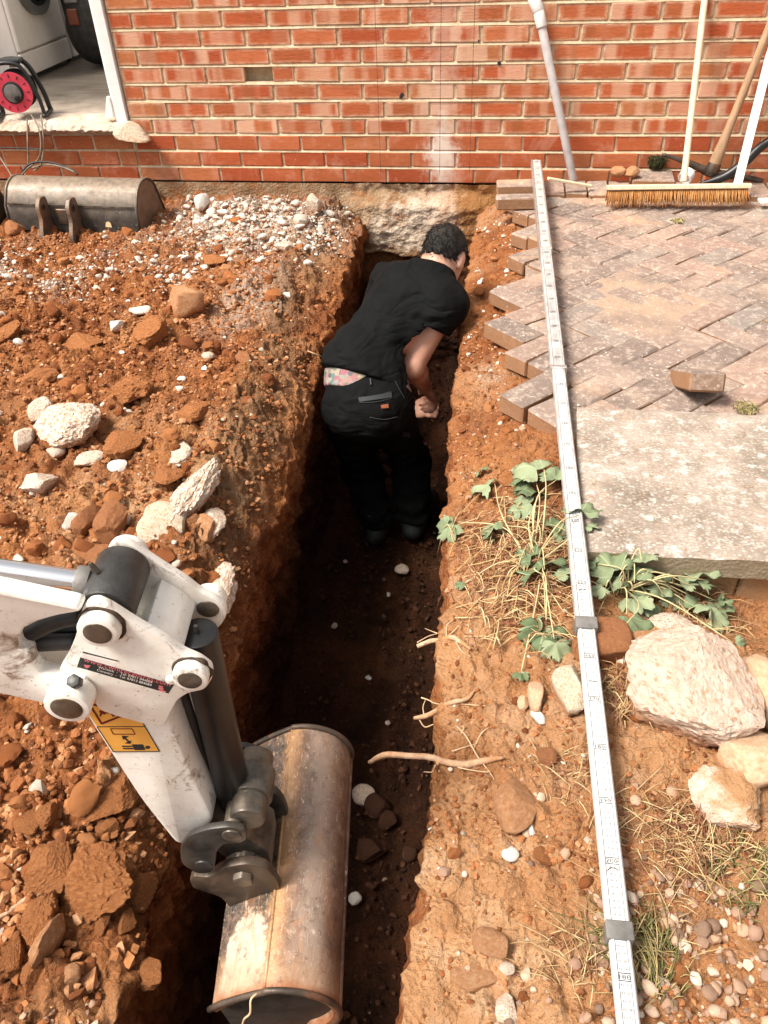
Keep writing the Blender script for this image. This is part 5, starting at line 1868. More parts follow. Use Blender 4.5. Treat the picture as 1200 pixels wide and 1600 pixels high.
me = pmesh('bristles', mb.V, mb.F, True)
set_attr(me, 'tint', np.repeat(np.array(tint)[:, None], 4, 1))
tag(link('bristles', me, BRISTLE, BR), kind='stuff')
h0, h1 = at(1068, 284, z=.125), at(1101, 0, Y=-.03)
h1 = h1 + (h1 - h0) * 0.45
Mi = (Matrix.Translation(Vector((bc[0], bc[1], 0.045))) @ Matrix.Rotation(BR.rotation_euler.z, 4, 'Z')).inverted()
cyl('handle', Mi @ Vector(h0), Mi @ Vector(h1), 0.0145, WOODPALE, BR, 0.0140, 20)

b0, b1 = at(1152, 290, z=.115), at(1206, 75, Y=-.045)
b1 = b1 + (b1 - b0) * 0.5
dd = Vector(b1 - b0)
bm = bmesh.new(); add_box(bm, (0, 0, 0), (0.036, 0.016, dd.length), None, 0.002)
o = link('batten', bm_to(bm, 'batten'), WOODWHITE, None, tuple((b0 + b1) / 2))
zx = dd.normalized(); xx = Vector((1, 0, 0)) - zx * zx.x; xx.normalize(); yy = zx.cross(xx)
o.rotation_euler = Matrix((xx, yy, zx)).transposed().to_euler()
tag(o, 'white painted batten leaning on the wall at the right edge above the broom', 'batten')

# pickaxe
k0, k1 = at(1112, 268, Y=-.10), at(1203, 40, Y=-.045)
k1 = k1 + (k1 - k0) * 0.35
PK = empty('pickaxe', tuple(k0))
tag(PK, 'old pickaxe with a worn wooden handle propped on the wall behind the broom', 'pickaxe')
Lk = lambda p: tuple(np.array(p) - k0)
n_ = 16
ts = np.linspace(-0.02, 1, n_)
pts = [k0 + (k1 - k0) * t for t in ts]
rad = np.interp(ts, [-.02, .04, .10, .22, .5, 1], [0.026, 0.029, 0.027, 0.0195, 0.0175, 0.017])
V_, F_ = tube_arrays([Lk(p) for p in pts], rad, 16)
link('handle', pmesh('handle', V_, F_, True), WOODOLD, PK)
a0 = at(1035, 241, Y=-.115); a1 = at(1110, 270, Y=-.10); a2 = at(1192, 283, Y=-.12)
V_, F_ = tube_arrays([Lk(p) for p in spline([a0, (a0 + a1) / 2 + np.array([0, 0, .006]), a1], 14)], np.linspace(0.007, 0.021, 14), 8)
for i, v in enumerate(V_): pass
link('pick_point', pmesh('pick_point', V_, F_, True), RUSTY, PK)
V_, F_ = tube_arrays([Lk(p) for p in spline([a1, (a1 + a2) / 2 + np.array([0, 0, .004]), a2], 12)], np.linspace(0.021, 0.012, 12), 8)
link('adze_blade', pmesh('adze_blade', V_, F_, True), RUSTY, PK)
kd = (k1 - k0) / np.linalg.norm(k1 - k0)
cyl('eye_socket', Lk(k0 - kd * 0.018), Lk(k0 + kd * 0.040), 0.036, RUSTY, PK, 0.031, 14, 0.004)

# flat black pipe curving up to the right
pts = [at(1092, 288, Y=-.17), at(1130, 277, Y=-.17), at(1163, 254, Y=-.16), at(1186, 232, Y=-.15), at(1215, 213, Y=-.14), at(1260, 195, Y=-.13)]
V_, F_ = tube_arrays(spline(pts, 26), np.interp(np.linspace(0, 1, 26), [0, .15, .5, 1], [0.008, 0.020, 0.022, 0.015]), 12)
me = pmesh('black_pipe', V_, F_, True)
tag(link('black_pipe', me, BLACKPL), 'black flattened plastic pipe curving up from behind the broom head', 'pipe')
# white collar
q = at(1077, 283, z=.09)
V_, F_ = [], []
n_ = 26
for i in range(n_):
    t = 2 * math.pi * i / n_
    for (r, h) in ((0.033, -.02), (0.033, .02), (0.026, .02), (0.026, -.02)):
        V_.append((r * math.cos(t), h, r * math.sin(t)))
for i in range(n_):
    for j in range(4):
        F_.append((i * 4 + j, i * 4 + (j + 1) % 4, ((i + 1) % n_) * 4 + (j + 1) % 4, ((i + 1) % n_) * 4 + j))
me = pmesh('pipe_collar', V_, F_, True); me.set_sharp_from_angle(angle=R_(40))
o = link('pipe_collar', me, WHITEPL, None, (q[0], -0.15, 0.088))
o.rotation_euler = (R_(25), 0, R_(-35))
tag(o, 'short white plastic pipe collar lying behind the broom handle', 'pipe collar')
# batten by the staff top, white trim at the right edge
b0, b1 = at(856, 279, z=.125), at(924, 291, z=.072)
dd = Vector(b1 - b0)
bm = bmesh.new(); add_box(bm, (0, 0, 0), (dd.length, 0.022, 0.012), None, 0.002)
o = link('wood_strip', bm_to(bm, 'wood_strip'), WOODPALE, None, tuple((b0 + b1) / 2)); o.rotation_euler = dd.to_track_quat('X', 'Z').to_euler()
tag(o, 'thin pale wooden strip sloping from the staff end to the paving', 'wood strip')
q = at(1200, 314, z=.06)
o = box('plastic_trim', (q[0] + 0.03, q[1], 0.062), (0.14, 0.05, 0.012), WHITEPL, None, Matrix.Rotation(0.1, 3, 'Z'), 0.002)
tag(o, 'white plastic trim offcut lying on the paving right of the broom bristles', 'offcut')

# ------------------------------------------------------------------ cable reel on the threshold, its cable
rc = at(25, 150, Y=0.06)
RE = empty('cable_reel', (rc[0], 0.075, 0.302))
RE.rotation_euler.z = R_(14)
tag(RE, 'black and red extension cable reel standing on the open door threshold', 'cable reel')
rh = 0.115


def ring_mesh(R0, R1, y0, y1, n=40):
    V_, F_ = [], []
    for i in range(n):
        t = 2 * math.pi * i / n
        for (r, h) in ((R1, y0), (R1, y1), (R0, y1), (R0, y0)): V_.append((r * math.cos(t), h, r * math.sin(t)))
    for i in range(n):
        for j in range(4): F_.append((i * 4 + j, i * 4 + (j + 1) % 4, ((i + 1) % n) * 4 + (j + 1) % 4, ((i + 1) % n) * 4 + j))
    me = pmesh('ring', V_, F_, True); me.set_sharp_from_angle(angle=R_(40)); return me


def at_reel(o, y=0.0): o.location = (0, y, rh + 0.012); return o


at_reel(link('front_flange', ring_mesh(0.052, 0.096, -0.058, -0.050), REDPL, RE))
at_reel(link('rear_flange', ring_mesh(0.02, 0.096, 0.050, 0.056), BLACKPL, RE))
at_reel(cyl('hub', (0, -0.064, 0), (0, 0.05, 0), 0.053, BLACKPL, RE, None, 30, 0.004))
at_reel(cyl('hub_cap', (0, -0.071, 0), (0, -0.06, 0), 0.044, GREYPL, RE, 0.04, 30, 0.003))
cr = cyl('crank_knob', (0.022, -0.10, -0.022), (0.022, -0.068, -0.022), 0.013, BLACKPL, RE, 0.010, 18, 0.003); at_reel(cr)
for i in range(12):
    t = 2 * math.pi * i / 12
    o = box('flange_slot', (0.078 * math.cos(t), -0.0585, rh + 0.012 + 0.078 * math.sin(t)), (0.016, 0.003, 0.004), INK, RE)
    o.rotation_euler.y = -t
mb = MB()
for lay in range(3):
    for k in range(9):
        r = 0.058 + 0.011 * lay
        y = -0.043 + 0.0105 * k + 0.003 * lay
        pts = [(r * math.cos(t) * (1 + 0.01 * math.sin(3 * t + k)), y + 0.002 * math.sin(t * 2 + k), r * math.sin(t)) for t in np.linspace(0, 2 * math.pi, 30)]
        mb.tube(pts, 0.0055, 6)
o = mb.build('wound_cable', RUBBER, RE); at_reel(o)
frame_pts = [(-0.125, 0.075, 0.006), (-0.12, 0.066, 0.12), (-0.08, 0.06, 0.245), (0.06, 0.06, 0.25), (0.115, 0.066, 0.12), (0.13, 0.075, 0.006)]
tube('stand', spline(frame_pts, 30), 0.013, BLACKPL, RE, 10)
tube('stand', spline([(x, -0.012 - y * 0.6, z) for x, y, z in frame_pts], 30), 0.010, BLACKPL, RE, 10)
for sx in (-0.127, 0.130): tube('foot', spline([(sx, -0.075, 0.010), (sx, 0, 0.010), (sx, 0.09, 0.010)], 8), 0.011, BLACKPL, RE, 8)
box('carry_handle', (-0.01, 0.02, 0.262), (0.155, 0.085, 0.022), BLACKPL, RE, None, 0.008, 2)
box('grip', (0.03, 0.005, 0.248), (0.04, 0.07, 0.02), GREYPL, RE, None, 0.004, 2)


def cable(name, pxs, r, lab, mat=None, grp=None):
    pts = [at(x, y, Y=Yv) if not isinstance(Yv, tuple) else at(x, y, z=Yv[0]) for x, y, Yv in pxs]
    o = tube(name, spline(pts, 46), r, mat or CABLE, None, 7)
    tag(o, lab, 'cable', grp)


CABLE = plain('grey_brown_cable', (0.20, 0.15, 0.11), 0.6, 0, 0.3, 0.3)
cable('cable', [(42, 186, -.02), (43, 215, -.12), (44, 245, -.14), (47, 262, -.16), (72, 257, -.20), (100, 262, -.24), (122, 272, -.26)], 0.0042, 'dusty cable hanging from the reel, leftmost of the three strands', grp='cables hanging from the reel')
cable('cable', [(48, 178, -.02), (60, 200, -.10), (64, 225, -.14), (60, 248, -.15), (40, 266, -.18), (26, 285, -.22)], 0.0042, 'dusty cable hanging from the reel and looping back to the left', grp='cables hanging from the reel')
cable('cable', [(64, 180, -.02), (67, 205, -.10), (68, 235, -.14), (63, 258, -.16), (52, 268, -.18)], 0.0042, 'dusty cable hanging from the reel, rightmost of the three strands', grp='cables hanging from the reel')
cable('cable', [(34, 268, -.22), (50, 255, -.20), (80, 254, -.20), (110, 264, -.24), (121, 273, -.27)], 0.005, 'black cable loop arching over the back of the wide bucket', RUBBER)
cable('cable', [(-10, 232, -.10), (8, 258, -.2), (22, 285, -.3), (26, 318, -.4)], 0.004, 'thin grey cable hanging down at the far left behind the bucket')
cable('cable', [(-20, 230, -.085), (20, 231, -.085), (50, 232, -.085), (66, 233, -.09)], 0.0035, 'thin dark cable lying along the brick ledge under the threshold', RUBBER)

# ------------------------------------------------------------------ appliances in the room


def washer(name, y0, y1, lab, door=True):
    W = empty(name, (-2.55, (y0 + y1) / 2, 0.30))
    tag(W, lab, 'washing machine')
    d = y1 - y0
    box('cabinet', (-0.30, 0, 0.455), (0.58, d, 0.86), ENAMEL, W, None, 0.008, 2)
    box('front_panel', (0.004, 0, 0.52), (0.028, d - 0.006, 0.72), ENAMEL, W, None, 0.010, 2)
    box('plinth', (0.004, 0, 0.088), (0.024, d - 0.006, 0.125), ENAMEL, W, None, 0.005, 2)
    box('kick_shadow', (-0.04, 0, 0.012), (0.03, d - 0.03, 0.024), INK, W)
    box('control_panel', (0.006, 0, 0.835), (0.03, d - 0.01, 0.085), TRIMGREY, W, None, 0.004)
    if door:
        me = ring_mesh(0.145, 0.20, -0.02, 0.02, 48)
        o = link('door_rim', me, TRIMGREY, W, (0.035, 0.0, 0.52)); o.rotation_euler.z = R_(90)
        o2 = link('door_trim', ring_mesh(0.128, 0.150, -0.026, 0.022, 48), BLACKPL, o)
        bm = bmesh.new()
        bmesh.ops.create_uvsphere(bm, u_segments=32, v_segments=16, radius=0.142)
        bmesh.ops.scale(bm, vec=(1, 0.32, 1), verts=bm.verts)
        link('door_glass', bm_to(bm, 'door_glass', True), DARKGLASS, o)
        box('door_catch', (-0.155, -0.03, 0.02), (0.02, 0.02, 0.07), WHITEPL, o, None, 0.004)


washer('washing_machine', 0.955, 1.605, 'white washing machine with a dark round door just inside the open doorway')
washer('washing_machine', 1.635, 2.235, 'white washing machine standing further back behind the first one', True)
BG = empty('tool_bag', (-2.20, 1.55, 0.30))
tag(BG, 'black bag with an orange and grey patch on the floor beside the washing machines', 'bag')
bm = bmesh.new()
bmesh.ops.create_uvsphere(bm, u_segments=36, v_segments=24, radius=1.0)
for v in bm.verts:
    c = v.co.copy()
    for i in range(3): c[i] = math.copysign(abs(c[i]) ** 0.62, c[i])
    n_ = mnoise.noise(c * 2.2) * 0.06 + mnoise.noise(c * 6) * 0.025
    v.co = Vector((c.x * 0.24, c.y * 0.24, (c.z + 1) * 0.30)) * (1 + n_)
link('bag_body', bm_to(bm, 'bag_body', True), RUBBER, BG)
box('orange_patch', (-0.11, -0.235, 0.30), (0.07, 0.03, 0.09), plain('orange_label', (0.16, 0.045, 0.02), 0.6), BG, None, 0.006)
box('grey_patch', (-0.10, -0.236, 0.40), (0.09, 0.03, 0.05), plain('grey_label', (0.14, 0.135, 0.125), 0.6), BG, None, 0.006)
tube('strap', spline([(-0.15, -0.1, 0.56), (-0.05, -0.2, 0.62), (0.06, -0.24, 0.5), (0.12, -0.24, 0.3)], 20), 0.012, RUBBER, BG)

# black tub edge and red lump at the far left
TB = empty('plastic_tub', tuple(at(-18, 345, z=-.09)))
tag(TB, 'black plastic tub partly cut off by the left edge beside the wide bucket', 'tub')
V_, F_ = [], []
n_ = 30
for i in range(n_):
    t = 2 * math.pi * i / n_
    for (r, h) in ((0.105, 0.0), (0.125, 0.10), (0.085, 0.20), (0.075, 0.205), (0.07, 0.19)): V_.append((r * math.cos(t), r * math.sin(t) * 0.8, h))
for i in range(n_):
    for j in range(4): F_.append((i * 5 + j, i * 5 + j + 1, ((i + 1) % n_) * 5 + j + 1, ((i + 1) % n_) * 5 + j))
F_.append(tuple(i * 5 + 4 for i in range(n_)))
link('tub_body', pmesh('tub_body', V_, F_, True), BLACKPL, TB)

# ------------------------------------------------------------------ stones, clods, rubble


def ico(sub_):
    bm = bmesh.new()
    bmesh.ops.create_icosphere(bm, subdivisions=sub_, radius=1.0)
    V = np.array([v.co[:] for v in bm.verts]); F = np.array([[v.index for v in f.verts] for f in bm.faces])
    bm.free()
    return V, F


ICO = {k: ico(k) for k in (1, 2, 3, 4, 5)}


def rock_arrays(seed, sub_=3, cuts_=7, cut=(0.55, 0.85), n_amp=0.12, fine=0.03, boxy=0.0, pits=0.0, crumb=0.0):
    g = np.random.default_rng(seed)
    V, F = ICO[sub_]
    V = V.copy()
    if boxy: V = np.sign(V) * np.abs(V) ** (1 - boxy); V /= np.max(np.abs(V))
    V = V * (1 + n_amp * fbm(V + seed * 3.7, 1.1, 3, seed))[:, None]
    for _ in range(cuts_):
        d = g.normal(size=3); d /= np.linalg.norm(d)
        h = g.uniform(*cut)
        s = V @ d
        V = V - np.clip(s - h, 0, None)[:, None] * d * 0.94
    if fine: V = V * (1 + fine * fbm(V + seed, 4.5, 4, seed + 1) + fine * 0.8 * billow(V + seed, 9, 2, seed + 2))[:, None]
    if crumb: V = V * (1 + crumb * billow(V + seed, 5.5, 4, seed + 8) + crumb * 0.5 * billow(V + seed, 15, 2, seed + 9))[:, None]
    if pits: V = V * (1 - pits * np.clip(fbm(V + seed * 2.1, 7, 2, seed + 5) - 0.12, 0, 1))[:, None]
    return V, F


def rock_me(seed, mat, sub_=3, smooth=True, **k):
    V, F = rock_arrays(seed, sub_, **k)
    V = V / np.max(np.abs(V), axis=0)
    me = amesh('rock', V, F, smooth)
    if smooth: me.set_sharp_from_angle(angle=R_(34))
    me.materials.append(mat)
    return me


def px_m(p):
    """photo pixels per metre at a point"""
    c = AX @ (np.asarray(p) - CAM_LOC)
    return F_PX / c[2]


def hero(name, px, py, wpx, hpx, mat, label, cat='stone', seed=1, flat=0.6, rot=None, sink=0.25, group=None, sub_=4, z0=None, **k):
    """a stone centred on photo pixel (px, py), wpx wide and hpx tall in the photo"""
    p = on_ground(px, py + hpx * 0.15) if z0 is None else at(px, py, z=z0)
    s = px_m(p)
    w_ = wpx / s / 2
    # the view looks down at about 45 degrees: apparent height mixes depth and height
    d_ = hpx / s / 2 / (0.70 + 0.70 * flat) * 1.32
    h_ = d_ * flat * 1.0
    if mat is R_CLAY: k.setdefault('crumb', 0.032); k['crumb'] = min(k['crumb'], .032); k['n_amp'] = k.get('n_amp', .2) + .10; k['cuts_'] = 9; k['cut'] = (0.5, 0.85); sub_ = 5
    me = rock_me(seed, mat, sub_, **k)
    o = link(name, me, None, None, (p[0], p[1], p[2] + h_ * (1 - 2 * sink)))
    o.scale = (w_, d_ * 1.15, max(h_, 0.2 * w_))
    o.rotation_euler = rot or (R_(random.uniform(-8, 8)), R_(random.uniform(-8, 8)), R_(random.uniform(-15, 15)))
    tag(o, label, cat, group)
    return o


LR = 'rubble on the soil left of the trench'
RR = 'stones on the bank right of the trench'
CH = dict(cuts_=5, cut=(0.7, 0.95), n_amp=0.35, fine=0.06, crumb=0.022)
hero('broken_brick', 295, 478, 62, 44, R_ORANGE, 'pale orange broken brick chunk with a red end lying near the trench', 'brick chunk', 121, 1.1, rot=(R_(12), R_(-10), R_(30)), group=LR, boxy=0.3, sink=.12, cuts_=5, cut=(0.62, 0.85), n_amp=0.12, fine=0.02)
hero('rubble_stone', 112, 662, 110, 82, R_CHALK, 'largest white and tan boulder on the left soil heap', 'boulder', 22, 0.55, group=LR, sub_=5, **CH)
hero('rubble_stone', 68, 640, 44, 44, R_CHALK, 'small white stone touching the largest white boulder on its left', 'stone', 23, 0.6, group=LR, **CH)
hero('clay_lump', 193, 692, 62, 52, R_CLAY, 'brown clay lump right of the largest white boulder', 'clod', 24, 0.6, group=LR, **CH)
hero('rubble_stone', 140, 716, 52, 26, R_CHALK, 'flat pinkish white stone below the largest white boulder', 'stone', 25, 0.5, group=LR, **CH)
hero('rubble_stone', 42, 690, 40, 42, R_CHALK, 'pointed white stone at the left below the largest white boulder', 'stone', 26, 0.8, group=LR, cuts_=8, cut=(0.45, 0.7))
hero('rubble_stone', 62, 756, 52, 48, R_CHALK, 'grey-white angular stone on the soil above the chrome rod', 'stone', 27, 0.7, group=LR, cuts_=8, cut=(0.5, 0.75), fine=0.05)
hero('mortar_lump', 257, 820, 72, 66, R_MORT, 'white mortar block with brick remains beside the trench edge', 'mortar block', 28, 0.6, group=LR, boxy=0.35, cuts_=4, cut=(0.75, 0.95), n_amp=0.12, fine=0.06)
hero('broken_brick', 150, 862, 86, 44, R_BRICK, 'flat orange-brown brick piece lying just above the chrome rod end', 'brick chunk', 29, 0.4, group=LR, boxy=0.45, cuts_=6, cut=(0.66, 0.92), n_amp=0.10, fine=0.05)
hero('broken_brick', 180, 818, 44, 62, R_BRICK, 'upright orange brick half next to the white mortar block', 'brick chunk', 30, 0.8, group=LR, boxy=0.45, cuts_=6, cut=(0.66, 0.92), n_amp=0.10, fine=0.05)
hero('broken_brick', 138, 812, 30, 52, R_BRICK, 'narrow orange brick sliver left of the upright brick half', 'brick chunk', 31, 0.7, group=LR, boxy=0.4, cuts_=6, cut=(0.62, 0.92), n_amp=0.12, fine=0.05)
hero('broken_brick', 320, 826, 50, 44, R_ORANGE, 'orange brick lump on the trench edge right of the mortar block', 'brick chunk', 32, 0.6, group=LR, cuts_=8, cut=(0.5, 0.75))
hero('rubble_stone', 112, 815, 28, 28, FLINT, 'pale grey flint above the flat orange-brown brick piece', 'flint', 33, 0.7, group=LR, cuts_=9, cut=(0.5, 0.75), fine=0.02)
hero('rubble_stone', 186, 728, 36, 22, FLINT, 'bright white jagged stone below the brown clay lump', 'stone', 34, 0.6, group=LR, cuts_=9, cut=(0.5, 0.75))
hero('chalk_crust', 308, 752, 58, 112, R_CHALK, 'long white chalky crust along the edge of the trench bank', 'chalk lump', 35, 0.3, group=LR, sub_=5, sink=0.35, cuts_=4, cut=(0.6, 0.95), n_amp=0.35, fine=0.09)
hero('chalk_crust', 338, 922, 62, 84, R_CHALK, 'white chalky crust on the trench edge behind the white arm', 'chalk lump', 36, 0.35, group=LR, sink=0.35, cuts_=4, cut=(0.6, 0.95), n_amp=0.35, fine=0.09)
hero('rubble_stone', 220, 484, 34, 20, FLINT, 'flat white stone left of the pale orange brick chunk', 'stone', 37, 0.5, group=LR, cuts_=8, cut=(0.5, 0.8))
hero('rubble_stone', 184, 508, 28, 22, FLINT, 'white stone in the red soil below the flat white stone', 'stone', 38, 0.6, group=LR, cuts_=8, cut=(0.5, 0.8))
hero('rubble_stone', 325, 557, 22, 17, R_CHALK, 'round pale cobble on the grey soil by the trench edge', 'stone', 39, 0.7, group=LR, cuts_=2, cut=(0.8, 0.95), fine=0.02)
hero('broken_brick', 381, 560, 32, 24, R_BRICK, 'small red brick piece on the grey earth slope of the trench', 'brick chunk', 40, 0.6, group=LR, cuts_=8, cut=(0.5, 0.8))
hero('clay_lump', 240, 520, 60, 56, R_CLAY, 'rough brown clay lump left below the pale orange brick chunk', 'clod', 41, 0.6, group=LR, **CH)
hero('clay_lump', 335, 405, 46, 24, R_CLAY, 'dark clay lump at the foot of the white gravel heap', 'clod', 42, 0.5, group=LR, **CH)
hero('clay_lump', 205, 608, 74, 56, R_CLAY, 'broad brown clay lump in the middle of the left soil', 'clod', 43, 0.5, group=LR, **CH)
hero('clay_lump', 12, 520, 50, 46, R_CLAY, 'brown clay lump cut off by the left edge', 'clod', 44, 0.6, group=LR, **CH)
hero('rubble_stone', 318, 322, 24, 34, FLINT, 'upright white stone leaning on the footing by the gravel heap', 'stone', 45, 1.2, group=LR, cuts_=7, cut=(0.5, 0.8))
hero('rubble_stone', 470, 345, 24, 22, FLINT, 'white stone on top of the gravel heap by the footing', 'stone', 46, 0.7, group=LR, cuts_=8, cut=(0.5, 0.8))
hero('rubble_stone', 447, 384, 36, 18, R_CHALK, 'flat pinkish stone at the front of the gravel heap', 'stone', 47, 0.5, group=LR, cuts_=8, cut=(0.5, 0.8))
hero('rubble_stone', 492, 322, 24, 34, R_CHALK, 'tall pale stone at the right end of the gravel heap', 'stone', 48, 1.2, group=LR, cuts_=7, cut=(0.5, 0.8))
hero('rubble_stone', 240, 304, 22, 26, FLINT, 'white stone squeezed between the wide bucket and the wall', 'stone', 49, 0.9, group=LR, cuts_=7, cut=(0.5, 0.8))
hero('broken_brick', 25, 357, 34, 30, R_BRICK, 'red brick lump left of the wide bucket at the photo edge', 'brick chunk', 50, 0.7, group=LR, cuts_=8, cut=(0.5, 0.8))
hero('chalk_crust', 286, 704, 34, 46, R_CHALK, 'small pale crust just above the long chalky crust on the bank', 'chalk lump', 135, 0.35, group=LR, sink=0.35, cuts_=4, cut=(0.6, 0.95), n_amp=0.35, fine=0.08)
hero('chalk_crust', 333, 812, 44, 52, R_CHALK, 'pale crust on the bank edge below the long chalky crust', 'chalk lump', 136, 0.35, group=LR, sink=0.4, cuts_=4, cut=(0.6, 0.95), n_amp=0.35, fine=0.08)
hero('rubble_stone', 88, 705, 30, 22, R_CHALK, 'small pinkish stone under the left edge of the largest white boulder', 'stone', 137, 0.6, group=LR, cuts_=7, cut=(0.5, 0.8))
hero('clay_lump', 262, 742, 56, 44, R_CLAY, 'tan clay lump between the boulder group and the long chalky crust', 'clod', 138, 0.5, group=LR)
hero('clay_lump', 60, 590, 64, 50, R_CLAY, 'broad rust coloured clay lump above the largest white boulder', 'clod', 139, 0.45, group=LR)
hero('clay_lump', 130, 540, 56, 40, R_CLAY, 'rust coloured clay lump in the open soil left of the brown lump', 'clod', 140, 0.45, group=LR)
hero('clay_lump', 300, 640, 60, 46, R_CLAY, 'tan clay lump near the top of the grey trench slope', 'clod', 141, 0.4, group=LR)
# the clods dug out by the bucket, lower left
hero('clay_lump', 140, 1376, 150, 92, R_CLAY, 'biggest orange clay clod beside the pit at the lower left', 'clod', 61, 0.6, group=LR, sub_=5, cuts_=7, cut=(0.5, 0.8), n_amp=0.3, fine=0.07)
hero('clay_lump', 66, 1432, 56, 76, R_CLAY, 'upright clay clod under the bare white stick', 'clod', 62, 0.9, group=LR, cuts_=6, cut=(0.5, 0.8), n_amp=0.3, fine=0.07)
hero('clay_lump', 82, 1470, 44, 80, R_ORANGE, 'tall orange clay slab standing at the lower left edge of the pit', 'clod', 63, 0.9, group=LR, cuts_=7, cut=(0.45, 0.75), n_amp=0.3, fine=0.04)
hero('clay_lump', 224, 1388, 52, 58, R_CLAY, 'angular clay clod on the rim right of the biggest clod', 'clod', 64, 0.7, group=LR, cuts_=8, cut=(0.45, 0.75), n_amp=0.2, fine=0.05)
hero('clay_lump', 165, 1295, 42, 32, R_CLAY, 'orange clay lump above the biggest clod', 'clod', 65, 0.7, group=LR, cuts_=7, cut=(0.5, 0.8))
hero('clay_lump', 78, 1274, 42, 40, R_CLAY, 'round brown clay ball left of the white dipper', 'clod', 66, 0.8, group=LR, cuts_=4, cut=(0.7, 0.9), fine=0.06)
hero('clay_lump', 182, 1240, 64, 74, R_CLAY, 'large clay clod partly behind the white dipper', 'clod', 67, 0.5, group=LR, **CH)
hero('clay_lump', 78, 1342, 84, 64, R_CLAY, 'crumbling clay lump left of the biggest clod', 'clod', 68, 0.4, group=LR, **CH)
hero('clay_lump', 45, 1280, 46, 34, R_CLAY, 'flat clay lump near the left edge level with the dipper', 'clod', 69, 0.5, group=LR, **CH)
hero('clay_lump', 112, 1524, 34, 34, R_ORANGE, 'small round orange clod above the pale pebbles at the bottom left', 'clod', 70, 0.8, group=LR, cuts_=4, cut=(0.6, 0.9))
hero('clay_lump', 60, 1508, 46, 62, R_CLAY, 'clay clod at the bottom left beside the small round clod', 'clod', 71, 0.7, group=LR, **CH)
hero('clay_lump', 20, 1490, 46, 60, R_CLAY, 'clay clod cut by the left edge near the bottom', 'clod', 72, 0.7, group=LR, **CH)
hero('clay_lump', 196, 1443, 40, 38, R_CLAY, 'brown clod on the shaded slope into the pit', 'clod', 73, 0.7, group=LR, cuts_=7, cut=(0.5, 0.8))
hero('clay_lump', 240, 1515, 46, 44, R_CLAY, 'brown clod low on the slope beside the rusty bucket', 'clod', 74, 0.7, group=LR, cuts_=7, cut=(0.5, 0.8))
hero('clay_lump', 160, 1438, 26, 36, R_CLAY, 'small brown clod on the slope under the biggest clod', 'clod', 75, 0.7, group=LR, cuts_=7, cut=(0.5, 0.8))
# right bank
hero('conglomerate_rock', 1076, 1082, 206, 172, R_PINK, 'largest pale pink conglomerate rock right of the staff', 'boulder', 81, 0.62, rot=(R_(8), R_(-3), R_(10)), group=RR, sub_=5, sink=0.10, cuts_=9, cut=(0.58, 0.88), n_amp=0.42, fine=0.035, crumb=0.018, pits=0.22)
hero('rock', 1196, 1085, 74, 120, R_BROWN, 'tan rock behind the largest pink rock at the right edge', 'rock', 82, 0.6, group=RR, cuts_=6, cut=(0.6, 0.9))
hero('rock', 1170, 1192, 124, 84, R_BROWN, 'smooth tan rock leaning below the largest pink rock', 'rock', 85, 0.75, group=RR, sink=.05, cuts_=6, cut=(0.55, 0.85), fine=0.03)
hero('rock', 1122, 1243, 122, 92, R_HALF, 'round rock half brown half white at the right', 'rock', 84, 0.75, group=RR, sink=.2, sub_=5, cuts_=8, cut=(0.6, 0.88), n_amp=0.3, fine=0.05, crumb=0.02)
hero('rock', 1200, 1440, 36, 72, R_ORANGE, 'pinkish stone at the right edge above the pebbles', 'rock', 85, 0.6, group=RR, cuts_=6, cut=(0.6, 0.9))
hero('broken_brick', 938, 1002, 92, 62, R_BRICK, 'red brick block under the grey staff collar', 'brick chunk', 86, 0.65, rot=(0, 0, R_(4)), group=RR, boxy=0.5, cuts_=3, cut=(0.8, 0.98), n_amp=0.05, fine=0.02, sink=.2)
hero('broken_brick', 1020, 1008, 78, 40, R_ORANGE, 'orange brick piece between the red block and the pink rock', 'brick chunk', 87, 0.6, group=RR, boxy=0.3, cuts_=5, cut=(0.7, 0.95), n_amp=0.1, fine=0.03)
hero('flint', 1050, 975, 76, 38, R_CHALK, 'whitish rippled flint above the orange brick piece', 'flint', 88, 0.6, group=RR, cuts_=7, cut=(0.5, 0.8), fine=0.04)
hero('mortar_lump', 890, 1076, 56, 60, R_MORT, 'white mortar lump under the left side of the staff', 'mortar block', 89, 0.5, group=RR, boxy=0.3, cuts_=6, cut=(0.6, 0.9), fine=0.05)
hero('rock', 838, 1087, 28, 44, R_BROWN, 'tan stone left of the white mortar lump', 'stone', 90, 0.7, group=RR, boxy=0.3, cuts_=5, cut=(0.6, 0.9))
hero('rock', 818, 1097, 20, 22, R_BROWN, 'small tan stone touching the tan stone by the mortar lump', 'stone', 91, 0.7, group=RR, cuts_=6, cut=(0.5, 0.8))
hero('flint', 840, 1118, 22, 26, FLINT, 'white flint chip below the tan stone', 'flint', 92, 0.5, group=RR, cuts_=8, cut=(0.45, 0.75))
hero('rock', 806, 1252, 72, 72, R_ORANGE, 'large orange stone sunk in the bank below the root', 'stone', 93, 0.5, group=RR, sink=.3, cuts_=6, cut=(0.55, 0.85), fine=0.03)
hero('rock', 765, 1472, 58, 36, R_ORANGE, 'pale orange stone beside a small hollow on the bank', 'stone', 94, 0.6, group=RR, cuts_=7, cut=(0.5, 0.8))
hero('rock', 745, 1520, 84, 34, R_ORANGE, 'flat pale stone near the bottom of the bank', 'stone', 95, 0.4, group=RR, sink=.35, cuts_=6, cut=(0.55, 0.85))
hero('rock', 790, 1572, 38, 50, R_CHALK, 'white pointed stone at the bottom of the bank', 'stone', 96, 0.6, group=RR, cuts_=8, cut=(0.45, 0.75))
